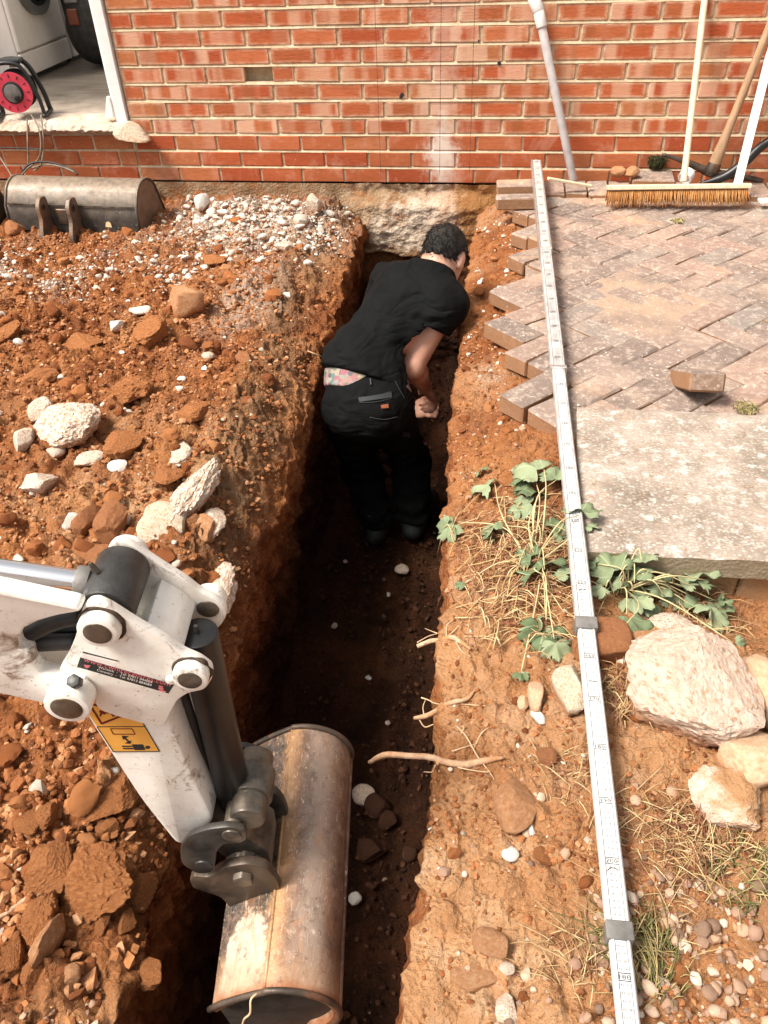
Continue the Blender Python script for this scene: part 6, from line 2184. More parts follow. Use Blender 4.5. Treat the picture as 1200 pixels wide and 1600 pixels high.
hero('rock', 792, 1512, 26, 16, R_CHALK, 'small pale pebble above the white pointed stone', 'pebble', 97, 0.6, group=RR, cuts_=3, cut=(0.8, 0.95))
hero('rock', 797, 1333, 28, 20, FLINT, 'grey-white pebble on the bank left of the staff', 'pebble', 98, 0.6, group=RR, cuts_=3, cut=(0.8, 0.95))
hero('flint', 829, 1298, 20, 26, FLINT, 'white flake under the large orange stone', 'flint', 99, 0.4, group=RR, cuts_=7, cut=(0.5, 0.8))
hero('clay_lump', 848, 1336, 32, 26, R_CLAY, 'red clay crumb between bank and staff', 'clod', 100, 0.6, group=RR, cuts_=5, cut=(0.6, 0.9))
hero('clay_lump', 853, 1180, 36, 30, R_BRICK, 'red clod on the soil left of the staff', 'clod', 101, 0.7, group=RR, cuts_=6, cut=(0.6, 0.9))
hero('rock', 993, 1250, 18, 14, PEBBLE, 'dark grey round pebble right of the staff', 'pebble', 102, 0.7, group=RR, cuts_=2, cut=(0.85, 0.98), n_amp=.1, fine=0)
hero('rock', 1050, 1236, 20, 16, PEBBLE, 'dark grey round pebble beside the half white rock', 'pebble', 103, 0.7, group=RR, cuts_=2, cut=(0.85, 0.98), n_amp=.1, fine=0)
hero('broken_brick', 966, 275, 28, 24, R_ORANGE, 'salmon brick bit on the edging blocks under the wall', 'brick chunk', 104, 0.8, group=RR, z0=.075, cuts_=8, cut=(0.5, 0.75), sink=.1)
hero('broken_brick', 985, 277, 26, 24, R_ORANGE, 'tan brick bit next to the salmon one under the wall', 'brick chunk', 105, 0.8, group=RR, z0=.075, cuts_=8, cut=(0.5, 0.75), sink=.1)
hero('threshold_lump', 182, 219, 66, 40, R_MORT, 'broken concrete lump under the foot of the white door frame', 'concrete lump', 106, 0.75, z0=.268, cuts_=7, cut=(0.55, 0.85), sink=.35, fine=0.06)
o = bpy.data.objects['threshold_lump']; o.location.y = -0.045; o.scale.y = 0.08; o.scale.z = 0.06; o.location.z = 0.245

R_DAMP_SHADE = mat_rock('shaded_damp_clay', [(0.035, 0.014, 0.007), (0.07, 0.028, 0.013), (0.11, 0.045, 0.02)], None, 0.0, 10, 0.8, False)  # damp clay lumps with the trench-floor shade painted into their colour
# stones in the bottom of the trench
TSL = ['', 'largest pale stone on the trench floor just below the worker boots', 'pale pebble on the dark trench floor level with the middle root', 'pale pebble on the trench floor left of centre below the boots',
       'tiny pale pebble just below the largest pale floor stone', 'tiny pale pebble beside the left boot on the trench floor', 'pale pebble on the trench floor nearest the far end of the rusty bucket', 'tiny pale pebble on the trench floor under the middle root',
       'whitish lump touching the right side of the rusty bucket near its far end', 'small dark lump on the trench floor near the right wall', 'dark clay lump beside the whitish lump on the trench floor', 'dark clay lump on the trench floor halfway along the rusty bucket',
       'pale stone on the trench floor low beside the rusty bucket', 'dark clay lump on the trench floor right of the whitish lump']
for i, (px, py, s_) in enumerate(((838, 880, 0), (628, 893, 22), (576, 1060, 10), (523, 979, 11), (607, 930, 8), (540, 820 + 58, 7), (522, 1196, 12), (606, 1130, 9), (568, 1245, 34), (640, 1335, 26), (590, 1262, 40), (578, 1330, 44), (555, 1405, 20), (605, 1285, 30))):
    if not s_: continue
    p = at(px, py, z=FLOOR_Z + .01)
    r = s_ / px_m(p) / 2
    o = link('trench_stone', rock_me(200 + i, (FLINT, R_CHALK)[i % 2] if s_ < 28 and i not in (9,) else (R_DAMP_SHADE if i != 8 else R_CHALK), 3, cuts_=7, cut=(0.5, 0.85)), None, None, (p[0], p[1], p[2] + r * .35))
    o.scale = (r, r * 1.1, r * .7); o.rotation_euler.z = i
    tag(o, TSL[i], 'stone' if s_ < 28 else 'clod', 'stones on the trench floor' if s_ < 28 else 'lumps on the trench floor')

# individual loose clods and stones left and right, as copies of a few shapes
CL_ME = [rock_me(300 + i, CLOD, 3, True, cuts_=7, cut=(0.55, 0.95), n_amp=0.42, fine=0.08, crumb=0.045) for i in range(10)]
FL_ME = [rock_me(320 + i, FLINT, 2, True, cuts_=8, cut=(0.45, 0.8), n_amp=0.2, fine=0.02) for i in range(10)]
PB_ME = [rock_me(340 + i, PEBBLE, 2, True, cuts_=5, cut=(0.62, 0.95), n_amp=0.25, fine=0.02) for i in range(10)]


LAND = []


def landmarks():
    """well-marked things that the small stones can be described by"""
    for ph, px, py in SHORT_PX:
        p = on_ground(px, py)
        LAND.append((ph, p[0], p[1]))


SHORT_PX = [('the pale orange brick chunk', 295, 478), ('the largest white boulder', 112, 662), ('the brown lump by the white boulder', 193, 692), ('the pointed white stone', 42, 690),
    ('the grey-white angular stone', 62, 756), ('the white mortar block', 257, 820), ('the flat orange brick piece', 150, 862), ('the upright brick half', 180, 818), ('the long chalky crust', 308, 752),
    ('the flat white stone', 220, 484), ('the round pale cobble', 325, 557), ('the small red brick piece', 381, 560), ('the broad brown lump', 205, 608), ('the clay lump at the left edge', 12, 520),
    ('the dark lump under the gravel', 335, 405), ('the biggest clay clod', 140, 1376), ('the bare white stick', 45, 1400), ('the angular clod on the rim', 224, 1388), ('the round clay ball', 78, 1274),
    ('the clod behind the dipper', 182, 1240), ('the tall orange slab of clay', 82, 1470), ('the small round orange clod', 112, 1524), ('the clod at the left edge', 20, 1490), ('the wide black bucket', 140, 380),
    ('the upright white stone by the footing', 318, 330), ('the pinkish stone on the gravel', 447, 384), ('the white stone on the gravel', 470, 345), ('the tall pale stone on the gravel', 492, 330), ('the gravel streak', 60, 450),
    ('the white dipper', 120, 1150), ('the boom pivot', 60, 1130), ('the pit edge', 260, 1330), ('the open soil', 100, 560), ('the grey trench slope', 400, 480), ('the middle of the trench slope', 420, 640), ('the chrome rod', 60, 870),
    ('the highest root', 720, 1005), ('the middle root', 730, 1096), ('the longest root', 750, 1195), ('the large orange stone', 806, 1252), ('the pale orange stone by the hollow', 765, 1472), ('the flat pale bank stone', 745, 1520),
    ('the white pointed bank stone', 790, 1572), ('the half white rock', 1122, 1260), ('the largest pink rock', 1060, 1180), ('the tan stone by the staff', 838, 1087), ('the white mortar lump', 890, 1076), ('the red clod by the staff', 853, 1180),
    ('the grey-white bank pebble', 797, 1333), ('the green grass tuft', 1015, 1510), ('the dry grass by the staff', 900, 1500), ('the lower staff collar', 965, 1445), ('the pinkish edge stone', 1200, 1440), ('the lower right corner', 1190, 1590),
    ('the end of the staff', 985, 1590), ('the straw below the half white rock', 1095, 1310), ('the zigzag pavers', 800, 500), ('the lowest zigzag paver', 820, 640), ('the wilted plant', 760, 850), ('the rim near the worker', 735, 520)]
USED = {}


def where_is(label, x, y, s, f, smin, smax):
    if not LAND: landmarks()
    q = (s - smin) / (smax - smin)
    size = 'tiny' if q < .08 else 'small' if q < .3 else 'middling' if q < .6 else 'large'
    shape = 'flat' if f < 0.68 else 'chunky'
    d = sorted((math.hypot(x - a, (y - b) * 1.0), ph, a, b) for ph, a, b in LAND)
    _, ph, a, b = d[0]
    dx, dy = x - a, y - b
    rel = ('right of' if dx > 0 else 'left of') if abs(dx) > abs(dy) else ('behind' if dy > 0 else 'in front of')
    l = '%s %s %s %s %s' % (size, shape, label, rel, ph)
    if l in USED: l = '%s %s %s %s %s, towards %s' % (size, shape, label, rel, ph, d[1][1])
    USED[l] = 1
    return ' '.join(l.split()[:16])


def scatter(n, region, mes, name, smin, smax, label, cat, group, flat=(0.55, 0.9), dens=None, seed=5, sink=0.3, power=2.2):
    g = np.random.default_rng(seed)
    k = 0
    tries = 0
    while k < n and tries < n * 60:
        tries += 1
        x = g.uniform(region[0], region[1]); y = g.uniform(region[2], region[3])
        if dens is not None and g.random() > dens(x, y): continue
        s = smin + (smax - smin) * g.random() ** power
        z = float(ground_z(x, y)[0])
        if z < -0.6: continue
        o = bpy.data.objects.new(name, mes[g.integers(len(mes))])
        COL.objects.link(o)
        f = g.uniform(*flat)
        o.scale = (s * g.uniform(.8, 1.2), s * g.uniform(.8, 1.2), s * f)
        o.location = (x, y, z + s * f * (1 - 2 * sink))
        o.rotation_euler = (g.uniform(-.5, .5), g.uniform(-.5, .5), g.uniform(0, 6.28))
        tag(o, where_is(label, x, y, s, f, smin, smax), cat, group)
        k += 1


def d_left(x, y):
    if x > ik(y, XT_K) + 0.08: return 0
    lx, rx = -2.0 - 0.0 * y, 0
    vis = -1.95 + (y + 0.8) * -0.53          # left limit of the view
    if x < vis - 0.15: return 0
    return 1.0


scatter(230, (-2.0, -0.10, -3.95, -0.45), CL_ME, 'clay_clod', 0.010, 0.038, 'clay clod', 'clod', 'loose clay clods left of the trench', dens=lambda x, y: d_left(x, y) * (0.35 + 0.65 * (y < -2.7)), seed=5, power=1.7)
scatter(90, (-2.0, -0.6, -1.35, -0.75), FL_ME, 'stone_chip', 0.007, 0.022, 'whitish stone chip', 'stone', 'loose stone chips left of the trench', dens=lambda x, y: d_left(x, y) * math.exp(-((y + 1.02) / 0.17) ** 2) * (x < -.85), seed=13)
scatter(120, (-2.0, -0.12, -3.95, -0.35), FL_ME, 'stone_chip', 0.006, 0.023, 'whitish stone chip', 'stone', 'loose stone chips left of the trench', dens=d_left, seed=6)


def d_grav(x, y):
    if x > ik(y, XT_K) + 0.14: return 0
    return math.exp(-((x + 0.72) / 0.36) ** 2 - ((y + 0.45) / 0.26) ** 2)


scatter(220, (-1.5, -0.25, -1.1, -0.06), FL_ME, 'gravel_stone', 0.008, 0.027, 'pale gravel stone', 'stone', 'stones of the gravel heap', dens=d_grav, seed=7)


def d_right(x, y):
    if x < ik(y, XR_K) + 0.03: return 0
    if x > 1.25: return 0
    return 1.0


scatter(70, (0.4, 1.2, -3.95, -2.95), PB_ME, 'bank_pebble', 0.004, 0.013, 'pinkish brown pebble', 'pebble', 'loose pebbles on the right bank', dens=d_right, seed=8)
scatter(40, (0.37, 0.62, -3.1, -0.4), PB_ME, 'bank_pebble', 0.004, 0.012, 'pinkish brown pebble', 'pebble', 'loose pebbles on the right bank', dens=d_right, seed=9)


scatter(60, (0.37, 0.60, -2.35, -0.35), CL_ME, 'bank_clod', 0.007, 0.024, 'bank clod', 'clod', 'clods on the bank under the pavers', dens=lambda x, y: float(x > ik(y, XR_K) + .02), seed=14)
scatter(60, (0.37, 0.60, -2.35, -0.35), FL_ME, 'bank_stone', 0.004, 0.015, 'pale bank stone', 'stone', 'pale stones on the bank under the pavers', dens=lambda x, y: float(x > ik(y, XR_K) + .02), seed=15)
scatter(46, (0.45, 0.98, -3.95, -2.6), CL_ME, 'bank_clod', 0.006, 0.018, 'bank clod', 'clod', 'clods on the right bank', dens=lambda x, y: float(x > ik(y, XR_K) + .03), seed=16)


def d_peb(x, y):
    if x < 0.56: return 0
    return sstep(-3.52, -3.68, y + 0.18 * (x < 0.70)) * (0.25 + 0.75 * sstep(0.62, 0.80, x))


scatter(290, (0.55, 1.05, -3.98, -3.4), PB_ME, 'pebble', 0.0045, 0.0125, 'rounded corner pebble', 'pebble', 'pebbles at the lower right corner', dens=d_peb, seed=10, power=1.2, sink=.22, flat=(.6, .95))


def d_peb2(x, y): return math.exp(-((x + 0.14) / 0.045) ** 2 - ((y + 3.86) / 0.05) ** 2)


scatter(36, (-0.3, -0.02, -4.0, -3.7), PB_ME, 'pale_pebble', 0.004, 0.009, 'pale bottom-left pebble', 'pebble', 'pale pebbles at the bottom left', dens=d_peb2, seed=12, power=1.0)


def stuff(name, n, region, mat, smin, smax, label, cat, dens, seed, flat=0.7, sink=0.2, zf=None):
    """many crumbs too small and too many to count, as one mesh"""
    g = np.random.default_rng(seed)
    x = g.uniform(region[0], region[1], n); y = g.uniform(region[2], region[3], n)
    keep = g.random(n) < dens(x, y)
    x, y = x[keep], y[keep]
    z = ground_z(x, y) if zf is None else zf(x, y)
    ok = z > -1.5
    x, y, z = x[ok], y[ok], z[ok]
    m = len(x)
    V0, F0 = ICO[1]
    V0 = V0 / 1.0
    s = smin + (smax - smin) * g.random(m) ** 3
    q = g.normal(size=(m, 4)); q /= np.linalg.norm(q, axis=1)[:, None]
    a_, b_, c_, d_ = q.T
    Rm = np.stack([1 - 2 * (c_ * c_ + d_ * d_), 2 * (b_ * c_ - a_ * d_), 2 * (b_ * d_ + a_ * c_), 2 * (b_ * c_ + a_ * d_), 1 - 2 * (b_ * b_ + d_ * d_), 2 * (c_ * d_ - a_ * b_), 2 * (b_ * d_ - a_ * c_), 2 * (c_ * d_ + a_ * b_), 1 - 2 * (b_ * b_ + c_ * c_)], 1).reshape(m, 3, 3)
    # 12-vertex stones: start from the plain icosahedron
    J = V0[None] * g.uniform(0.65, 1.25, size=(m, len(V0), 1))
    J = J * np.stack([g.uniform(.7, 1.3, m), g.uniform(.6, 1.1, m), g.uniform(.5, .9, m)], 1)[:, None, :]
    P = np.einsum('mij,mvj->mvi', Rm, J) * s[:, None, None]
    P[:, :, 2] *= flat
    P += np.stack([x, y, z + s * (flat - 2 * sink) * 0.6], 1)[:, None, :]
    F = (F0[None] + (np.arange(m) * len(V0))[:, None, None]).reshape(-1, 3)
    me = amesh(name, P.reshape(-1, 3), F, False)
    t = np.repeat(g.random(m), len(V0))
    set_attr(me, 'tint', np.repeat(t[:, None], 4, 1))
    o = link(name, me, mat)
    tag(o, label, cat, None, 'stuff')
    return o


def dl(x, y):
    vis = -1.95 + (y + 0.8) * -0.53
    return ((x > vis - 0.15) & (x < ik(y, XL_K) - 0.01)).astype(float) * (0.25 + 0.75 * sstep(-0.35, 0.3, fbm(np.stack([x, y, 0 * x], 1), 5, 2, 71))) * np.where(x > ik(y, XT_K), 0.5, 1.0)


stuff('soil_crumbs', 72000, (-2.0, -0.1, -3.98, -0.3), CRUMB, 0.0022, 0.013, 'loose orange crumbs of clay covering the ground left of the trench', 'soil', dl, 21)
stuff('clod_rubble', 4200, (-0.62, -0.08, -3.98, -2.75), CRUMB, 0.006, 0.021, 'broken lumps of dug clay heaped at the lower left beside the pit', 'soil', lambda x, y: dl(x, y) * sstep(-2.75, -3.1, y) * 0.9, 30, 0.8, 0.25)
stuff('fine_stones', 10000, (-2.0, -0.1, -3.98, -0.3), CHIP, 0.0015, 0.007, 'fine pale stone chips sprinkled over the soil left of the trench', 'gravel', lambda x, y: dl(x, y) * 0.35, 22)
stuff('gravel', 30000, (-1.7, -0.2, -1.15, -0.05), CHIP, 0.0025, 0.013, 'pale crushed stone heaped along the foot of the wall left of the trench', 'gravel', lambda x, y: np.exp(-((x + 0.72) / 0.36) ** 2 - ((y + 0.45) / 0.27) ** 2) * (x < ik(y, XL_K) - .03), 23)
stuff('gravel_streak', 22000, (-2.0, -0.5, -1.35, -0.6), CHIP, 0.0022, 0.011, 'streak of grey stone chips across the red soil at the left', 'gravel', lambda x, y: 0.6 * np.exp(-((y + 1.0 + 0.1 * np.sin(x * 4)) / 0.17) ** 2) * sstep(-0.7, -1.1, x) * sstep(-.25, .25, fbm(np.stack([x, y, 0 * x], 1), 6, 2, 72)), 24)
stuff('bank_crumbs', 50000, (0.34, 1.25, -3.98, -0.25), CRUMB, 0.0015, 0.008, 'fine crumbs of dry clay on the bank right of the trench', 'soil', lambda x, y: ((x > ik(y, XR_K) + .005) & ((x < 0.56) | (y < -2.9))).astype(float) * (0.15 + 0.6 * sstep(-0.2, 0.4, fbm(np.stack([x, y, 0 * x], 1), 7, 2, 73))), 25)
stuff('bank_chips', 5000, (0.34, 1.25, -3.98, -0.25), CHIP, 0.0012, 0.006, 'tiny pale stone chips in the bank right of the trench', 'gravel', lambda x, y: ((x > ik(y, XR_K) + .005) & ((x < 0.56) | (y < -2.9))).astype(float) * sstep(-0.1, 0.4, fbm(np.stack([x, y, 0 * x], 1), 6, 2, 74)), 26)
stuff('paving_grit', 5000, (0.5, 2.0, -2.28, -0.1), CHIP, 0.0008, 0.0042, 'pale grit and mortar crumbs scattered over the block paving', 'grit', lambda x, y: 0.15 + 0.85 * sstep(0.0, 0.5, fbm(np.stack([x, y, 0 * x], 1), 5, 2, 75)), 27, zf=lambda x, y: plane_r(y) + 0.006 * np.sin(x * 4 + y * 3) + 0.001)
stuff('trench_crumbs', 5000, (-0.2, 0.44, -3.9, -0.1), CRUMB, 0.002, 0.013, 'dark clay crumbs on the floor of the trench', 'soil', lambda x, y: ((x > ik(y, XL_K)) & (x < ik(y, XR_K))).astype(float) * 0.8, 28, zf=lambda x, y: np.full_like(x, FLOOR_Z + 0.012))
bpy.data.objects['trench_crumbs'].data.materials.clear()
DAMP_SHADE_C = mat_crumb('shaded_damp_crumb', [(0.0, (0.030, 0.012, 0.007)), (0.6, (0.065, 0.026, 0.013)), (0.97, (0.10, 0.042, 0.02)), (1.0, (0.20, 0.15, 0.11))])  # damp crumbs, darkened to paint the shade on the trench floor
bpy.data.objects['trench_crumbs'].data.materials.append(DAMP_SHADE_C)
stuff('corner_pebbles', 2600, (0.52, 1.05, -4.0, -3.4), CHIP, 0.003, 0.010, 'small stones between the pebbles at the lower right corner', 'gravel', lambda x, y: np.array([d_peb(a_, b_) for a_, b_ in zip(x, y)]) * 0.8, 29)
bpy.data.objects['corner_pebbles'].data.materials.clear()
bpy.data.objects['corner_pebbles'].data.materials.append(mat_crumb('corner_stone', [(0.0, (0.17, 0.105, 0.07)), (0.5, (0.36, 0.22, 0.15)), (1.0, (0.58, 0.44, 0.33))]))

# ------------------------------------------------------------------ moss, plants, roots, straw


def tuft(name, px, py, z, r, n, h, mat, label, cat, seed, width=0.0012, kind=None, lean=(0, 0), flat=0.4):
    g = np.random.default_rng(seed)
    p0 = at(px, py, z=z) if z is not None else on_ground(px, py)
    mb = MB(); tint = []
    for _ in range(n):
        a_ = g.uniform(0, 6.28); rr_ = r * math.sqrt(g.random())
        b0 = np.array([p0[0] + rr_ * math.cos(a_), p0[1] + rr_ * math.sin(a_), 0])
        b0[2] = (float(ground_z(b0[0], b0[1])[0]) if z is None else z) - 0.002
        a2 = g.uniform(0, 6.28); hh = h * g.uniform(.5, 1.3)
        d_ = np.array([math.cos(a2) + lean[0], math.sin(a2) + lean[1], 0]) * hh * g.uniform(.3, 1.2)
        pts = [b0, b0 + d_ * .35 + [0, 0, hh * flat * .9], b0 + d_ + [0, 0, hh * flat * g.uniform(.2, 1.1)]]
        n0 = len(mb.V)
        mb.tube(spline(pts, 5), [width, width, width * .9, width * .7, width * .3], 3)
        tint += [g.random()] * (len(mb.V) - n0)
    me = pmesh(name, mb.V, mb.F, True)
    set_attr(me, 'tint', np.repeat(np.array(tint)[:, None], 4, 1))
    o = link(name, me, mat)
    tag(o, label, cat, None, kind)
    return o


tuft('grass_tuft', 1012, 1505, None, 0.055, 220, 0.06, GRASS, 'green grass tuft right of the staff near the bottom', 'grass', 1, 0.0011, None, (-.5, .6), .35)
tuft('grass_tuft', 905, 1500, None, 0.05, 90, 0.055, STRAW, 'dry brown grass left of the staff near the bottom', 'grass', 2, 0.0010, None, (-.4, .3), .3)
tuft('grass_tuft', 1160, 1370, None, 0.06, 130, 0.06, GRASS, 'green and straw grass below the half white rock at the right', 'grass', 3, 0.0011, None, (.5, .2), .35)
tuft('dry_grass', 1095, 1305, None, 0.07, 330, 0.06, STRAW, 'tangle of dead brown roots under the half white rock', 'dry grass', 4, 0.0010, None, (0, 0), .4)
tuft('dry_grass', 880, 1215, None, 0.055, 110, 0.06, STRAW, 'flattened dry grass left of the staff beside the orange stone', 'dry grass', 5, 0.0009, None, (.2, .2), .2)
tuft('dry_grass', 980, 1300, None, 0.07, 90, 0.085, STRAW, 'thin dry stalks on the bare soil right of the staff', 'dry grass', 6, 0.0009, None, (.6, .1), .2)
tuft('dry_grass', 1100, 960, None, 0.08, 160, 0.07, STRAW, 'dry stalks in front of the tan brick edging', 'dry grass', 7, 0.0010, None, (.3, 0), .3)
tuft('dry_grass', 965, 1090, None, 0.055, 160, 0.05, STRAW, 'dead leaves and stalks between the staff and the pink rock', 'dry grass', 8, 0.0014, None, (0, 0), .4)
tuft('dry_grass', 1050, 1420, None, 0.07, 80, 0.075, STRAW, 'sparse dry stalks left of the pinkish edge stone', 'dry grass', 9, 0.0009, None, (-.3, .3), .2)
tuft('moss', 1025, 262, .086, 0.032, 420, 0.035, MOSS, 'dark moss clump on the grey block by the wall', 'moss', 10, 0.0022, None, (0, 0), 1.4)
tuft('weed', 1060, 348, .035, 0.018, 70, 0.03, GRASS, 'small green weed growing between the pavers below the broom', 'weed', 11, 0.0028, None, (0, 0), .5)
tuft('weed', 1180, 497, .052, 0.055, 240, 0.024, GRASS, 'low green moss between the pavers at the right edge', 'weed', 12, 0.0013, None, (0, 0), .4)
tuft('weed', 1165, 638, .078, 0.035, 130, 0.02, GRASS, 'mossy joint right of the lifted paver along the slab', 'weed', 13, 0.0013, None, (0, 0), .4)

# straw mat of dead stalks under the left plant
g = np.random.default_rng(77)
mb = MB(); tint = []
for _ in range(620):
    px, py = g.normal(800, 48), g.normal(900, 62)
    if not (705 < px < 905 and 770 < py < 1030): continue
    p = on_ground(px, py)
    if p[2] < -0.2 or p[0] < float(ik(p[1], XR_K)) - 0.01: continue
    a_ = g.normal(0.2, 0.9); L = g.uniform(.03, .11)
    d_ = np.array([math.cos(a_), math.sin(a_), 0]) * L
    z0 = p[2] + g.uniform(0.002, 0.022)
    mid = p + d_ * .5 + [g.normal(0, .008), g.normal(0, .008), 0]; end = p + d_
    pts = [[p[0], p[1], z0 - .004], [mid[0], mid[1], z0 + g.uniform(0.004, .022)], [end[0], end[1], float(max(ground_z(end[0], end[1])[0], -.12)) + g.uniform(.001, .014)]]
    n0 = len(mb.V)
    w_ = g.choice([0.0008, 0.0011, 0.0016], p=[.4, .4, .2])
    mb.tube(spline(pts, 6), w_, 4)
    tint += [g.random()] * (len(mb.V) - n0)
me = pmesh('dry_stalks', mb.V, mb.F, True)
set_attr(me, 'tint', np.repeat(np.array(tint)[:, None], 4, 1))
tag(link('dry_stalks', me, STRAW), 'mat of dry reddish stalks under the wilted plant left of the staff', 'dry grass', None, 'stuff')


def leaf_mesh(seed, fold=0.25):
    """lobed, toothed leaf: fan of triangles with a cupped, folded surface; tip along +y, stalk at the origin"""
    g = np.random.default_rng(seed)
    n = 66
    out = []
    lobes = 5
    for i in range(n):
        t = -2.35 + 4.7 * i / (n - 1)
        u = (t + 2.35) / 4.7 * lobes
        env = 0.62 + 0.38 * math.cos(t * 0.62) + 0.05 * g.normal()
        lob = 0.70 + 0.30 * abs(math.sin(math.pi * u)) ** 0.7
        tooth = 1 + 0.10 * abs(math.sin(math.pi * u * 3.0)) - 0.05
        r = env * lob * tooth
        out.append((r * math.sin(t), 0.35 + r * math.cos(t) * 0.85))
    V = [(0.0, 0.30, 0.0)]
    rings = 4
    for k in range(1, rings + 1):
        for x, y in out:
            s = k / rings
            V.append((x * s, 0.30 + (y - 0.30) * s, 0))
    V = np.array(V)
    r2 = np.hypot(V[:, 0], V[:, 1] - .3)
    ang = np.arctan2(V[:, 0], V[:, 1] - .3)
    V[:, 2] = -0.34 * r2 ** 2 + 0.10 * r2 * np.cos(ang * 5) * (0.6 + fold) + fold * np.abs(V[:, 0]) * 0.5 + 0.30 * pn(V * 1.7 + seed * 3.1)
    F = []
    for i in range(n - 1): F.append((0, 1 + i, 2 + i))
    for k in range(rings - 1):
        for i in range(n - 1):
            a_ = 1 + k * n + i
            F.append((a_, a_ + n, a_ + n + 1, a_ + 1))
    V = np.concatenate([V, V + [0, 0, -0.012]])
    m = len(V) // 2
    F = F + [tuple(j + m for j in reversed(f)) for f in F]
    for i in range(n - 1):
        a_ = 1 + (rings - 1) * n + i
        F.append((a_, a_ + m, a_ + m + 1, a_ + 1))
    me = pmesh('leaf', V, F, True)
    me.materials.append(LEAF)
    return me


LEAVES = [leaf_mesh(i, random.uniform(.0, .5)) for i in range(8)]


def plant(name, base_px, leaves, label, extra):
    b0 = on_ground(*base_px)
    PL = empty(name, tuple(b0))
    tag(PL, label, 'plant')
    g = np.random.default_rng(int(base_px[0]))
    for i, (px, py, size, up, ang) in enumerate(leaves):
        gp = on_ground(px, py)
        if gp[2] < -0.3: gp = at(px, py, z=0.0)
        tip = at(px, py, z=gp[2] + up)
        s = size / px_m(tip) / 2 * 1.65
        o = bpy.data.objects.new('leaf', LEAVES[i % 8])
        COL.objects.link(o)
        o.parent = PL
        o.scale = (s, s, s)
        # leaf faces roughly up and a little to the sky side, blade pointing along ang in plan
        tiltx = g.uniform(5, 48); tilty = g.uniform(-30, 30)
        rot = Matrix.Rotation(R_(ang), 4, 'Z') @ Matrix.Rotation(R_(tilty), 4, 'Y') @ Matrix.Rotation(R_(-tiltx + 22), 4, 'X')
        o.rotation_euler = rot.to_euler()
        c_ = rot @ Vector((0, 0.35 * s, 0))
        base = Vector(tip) - c_
        o.location = base - Vector(b0)
        st = b0 + np.array([g.normal(0, .012), g.normal(0, .012), 0.0])
        mid = (st + np.array(base)) / 2 + np.array([g.normal(0, .014), g.normal(0, .014), 0.03 + up * .4])
        V_, F_ = tube_arrays([p - b0 for p in spline([st, mid, np.array(base)], 12)], np.linspace(0.0020, 0.0012, 12), 6)
        link('stem', pmesh('stem', V_, F_, True), STEM, PL)
    for i, (px, py, size, up, ang) in enumerate(leaves):
        if g.random() > .7: continue
        px, py = px + g.normal(0, 14), py + g.normal(0, 12)
        gp = on_ground(px, py)
        if gp[2] < -0.2: continue
        tip = at(px, py, z=gp[2] + up * .6)
        s = size / px_m(tip) / 2 * g.uniform(.6, 1.2)
        o = bpy.data.objects.new('leaf', LEAVES[(i + 3) % 8]); COL.objects.link(o); o.parent = PL
        o.scale = (s, s, s * g.uniform(.8, 1.6))
        rot = Matrix.Rotation(R_(ang + g.normal(0, 60)), 4, 'Z') @ Matrix.Rotation(R_(g.normal(0, 35)), 4, 'Y') @ Matrix.Rotation(R_(g.normal(-10, 30)), 4, 'X')
        o.rotation_euler = rot.to_euler()
        o.location = Vector(tip) - (rot @ Vector((0, .35 * s, 0))) - Vector(b0)
    for k in range(extra):
        px, py = base_px[0] + g.normal(0, 42), base_px[1] + g.normal(0, 48)
        e = on_ground(px, py)
        if e[2] < -0.2: continue
        st = b0 + np.array([g.normal(0, .015), g.normal(0, .015), 0.004])
        mid = (st + e) / 2 + np.array([g.normal(0, .02), g.normal(0, .02), g.uniform(.02, .055)])
        V_, F_ = tube_arrays([p - b0 for p in spline([st, mid, e + [0, 0, .006]], 12)], 0.0010, 5)
        link('stalk', pmesh('stalk', V_, F_, True), STEM, PL)
    return PL


plant('wilted_plant', (835, 880), [
    (762, 757, 42, .03, 70), (836, 732, 56, .05, 60), (868, 742, 38, .05, 10), (835, 772, 44, .03, 20), (826, 790, 40, .03, 100),
    (778, 822, 44, .02, 80), (706, 822, 40, .02, 120), (866, 827, 40, .03, -60), (846, 884, 60, .05, 20), (868, 897, 40, .03, -40),
    (850, 984, 56, .02, 170), (868, 1008, 36, .015, 190), (722, 912, 18, .01, 120), (812, 800, 30, .02, 60), (830, 868, 30, .03, 60),
    (908, 798, 44, .07, -20), (915, 822, 30, .05, -60), (814, 1052, 20, .01, 175), (826, 752, 40, .04, 80)],
    'wilted green plant with lobed leaves hanging over the trench side of the staff', 12)
plant('wilted_plant', (965, 925), [
    (958, 890, 52, .05, 30), (990, 902, 44, .05, 0), (1004, 872, 34, .07, -10), (1026, 896, 40, .05, -20), (1060, 905, 46, .05, -40),
    (1072, 930, 40, .04, -70), (1108, 948, 60, .035, -120), (1050, 930, 34, .035, 150), (985, 968, 44, .03, 200), (990, 935, 44, .03, 180),
    (1034, 925, 34, .05, 20), (1090, 912, 36, .05, -40), (940, 920, 26, .03, 120), (1110, 968, 36, .02, -150), (930, 880, 22, .05, 60),
    (1098, 897, 40, .05, 10), (1128, 938, 26, .03, -90), (1152, 1008, 26, .015, -120), (1016, 945, 36, .02, 160), (968, 905, 40, .03, 60)],
    'leafy green plant growing under the front edge of the concrete slab', 6)

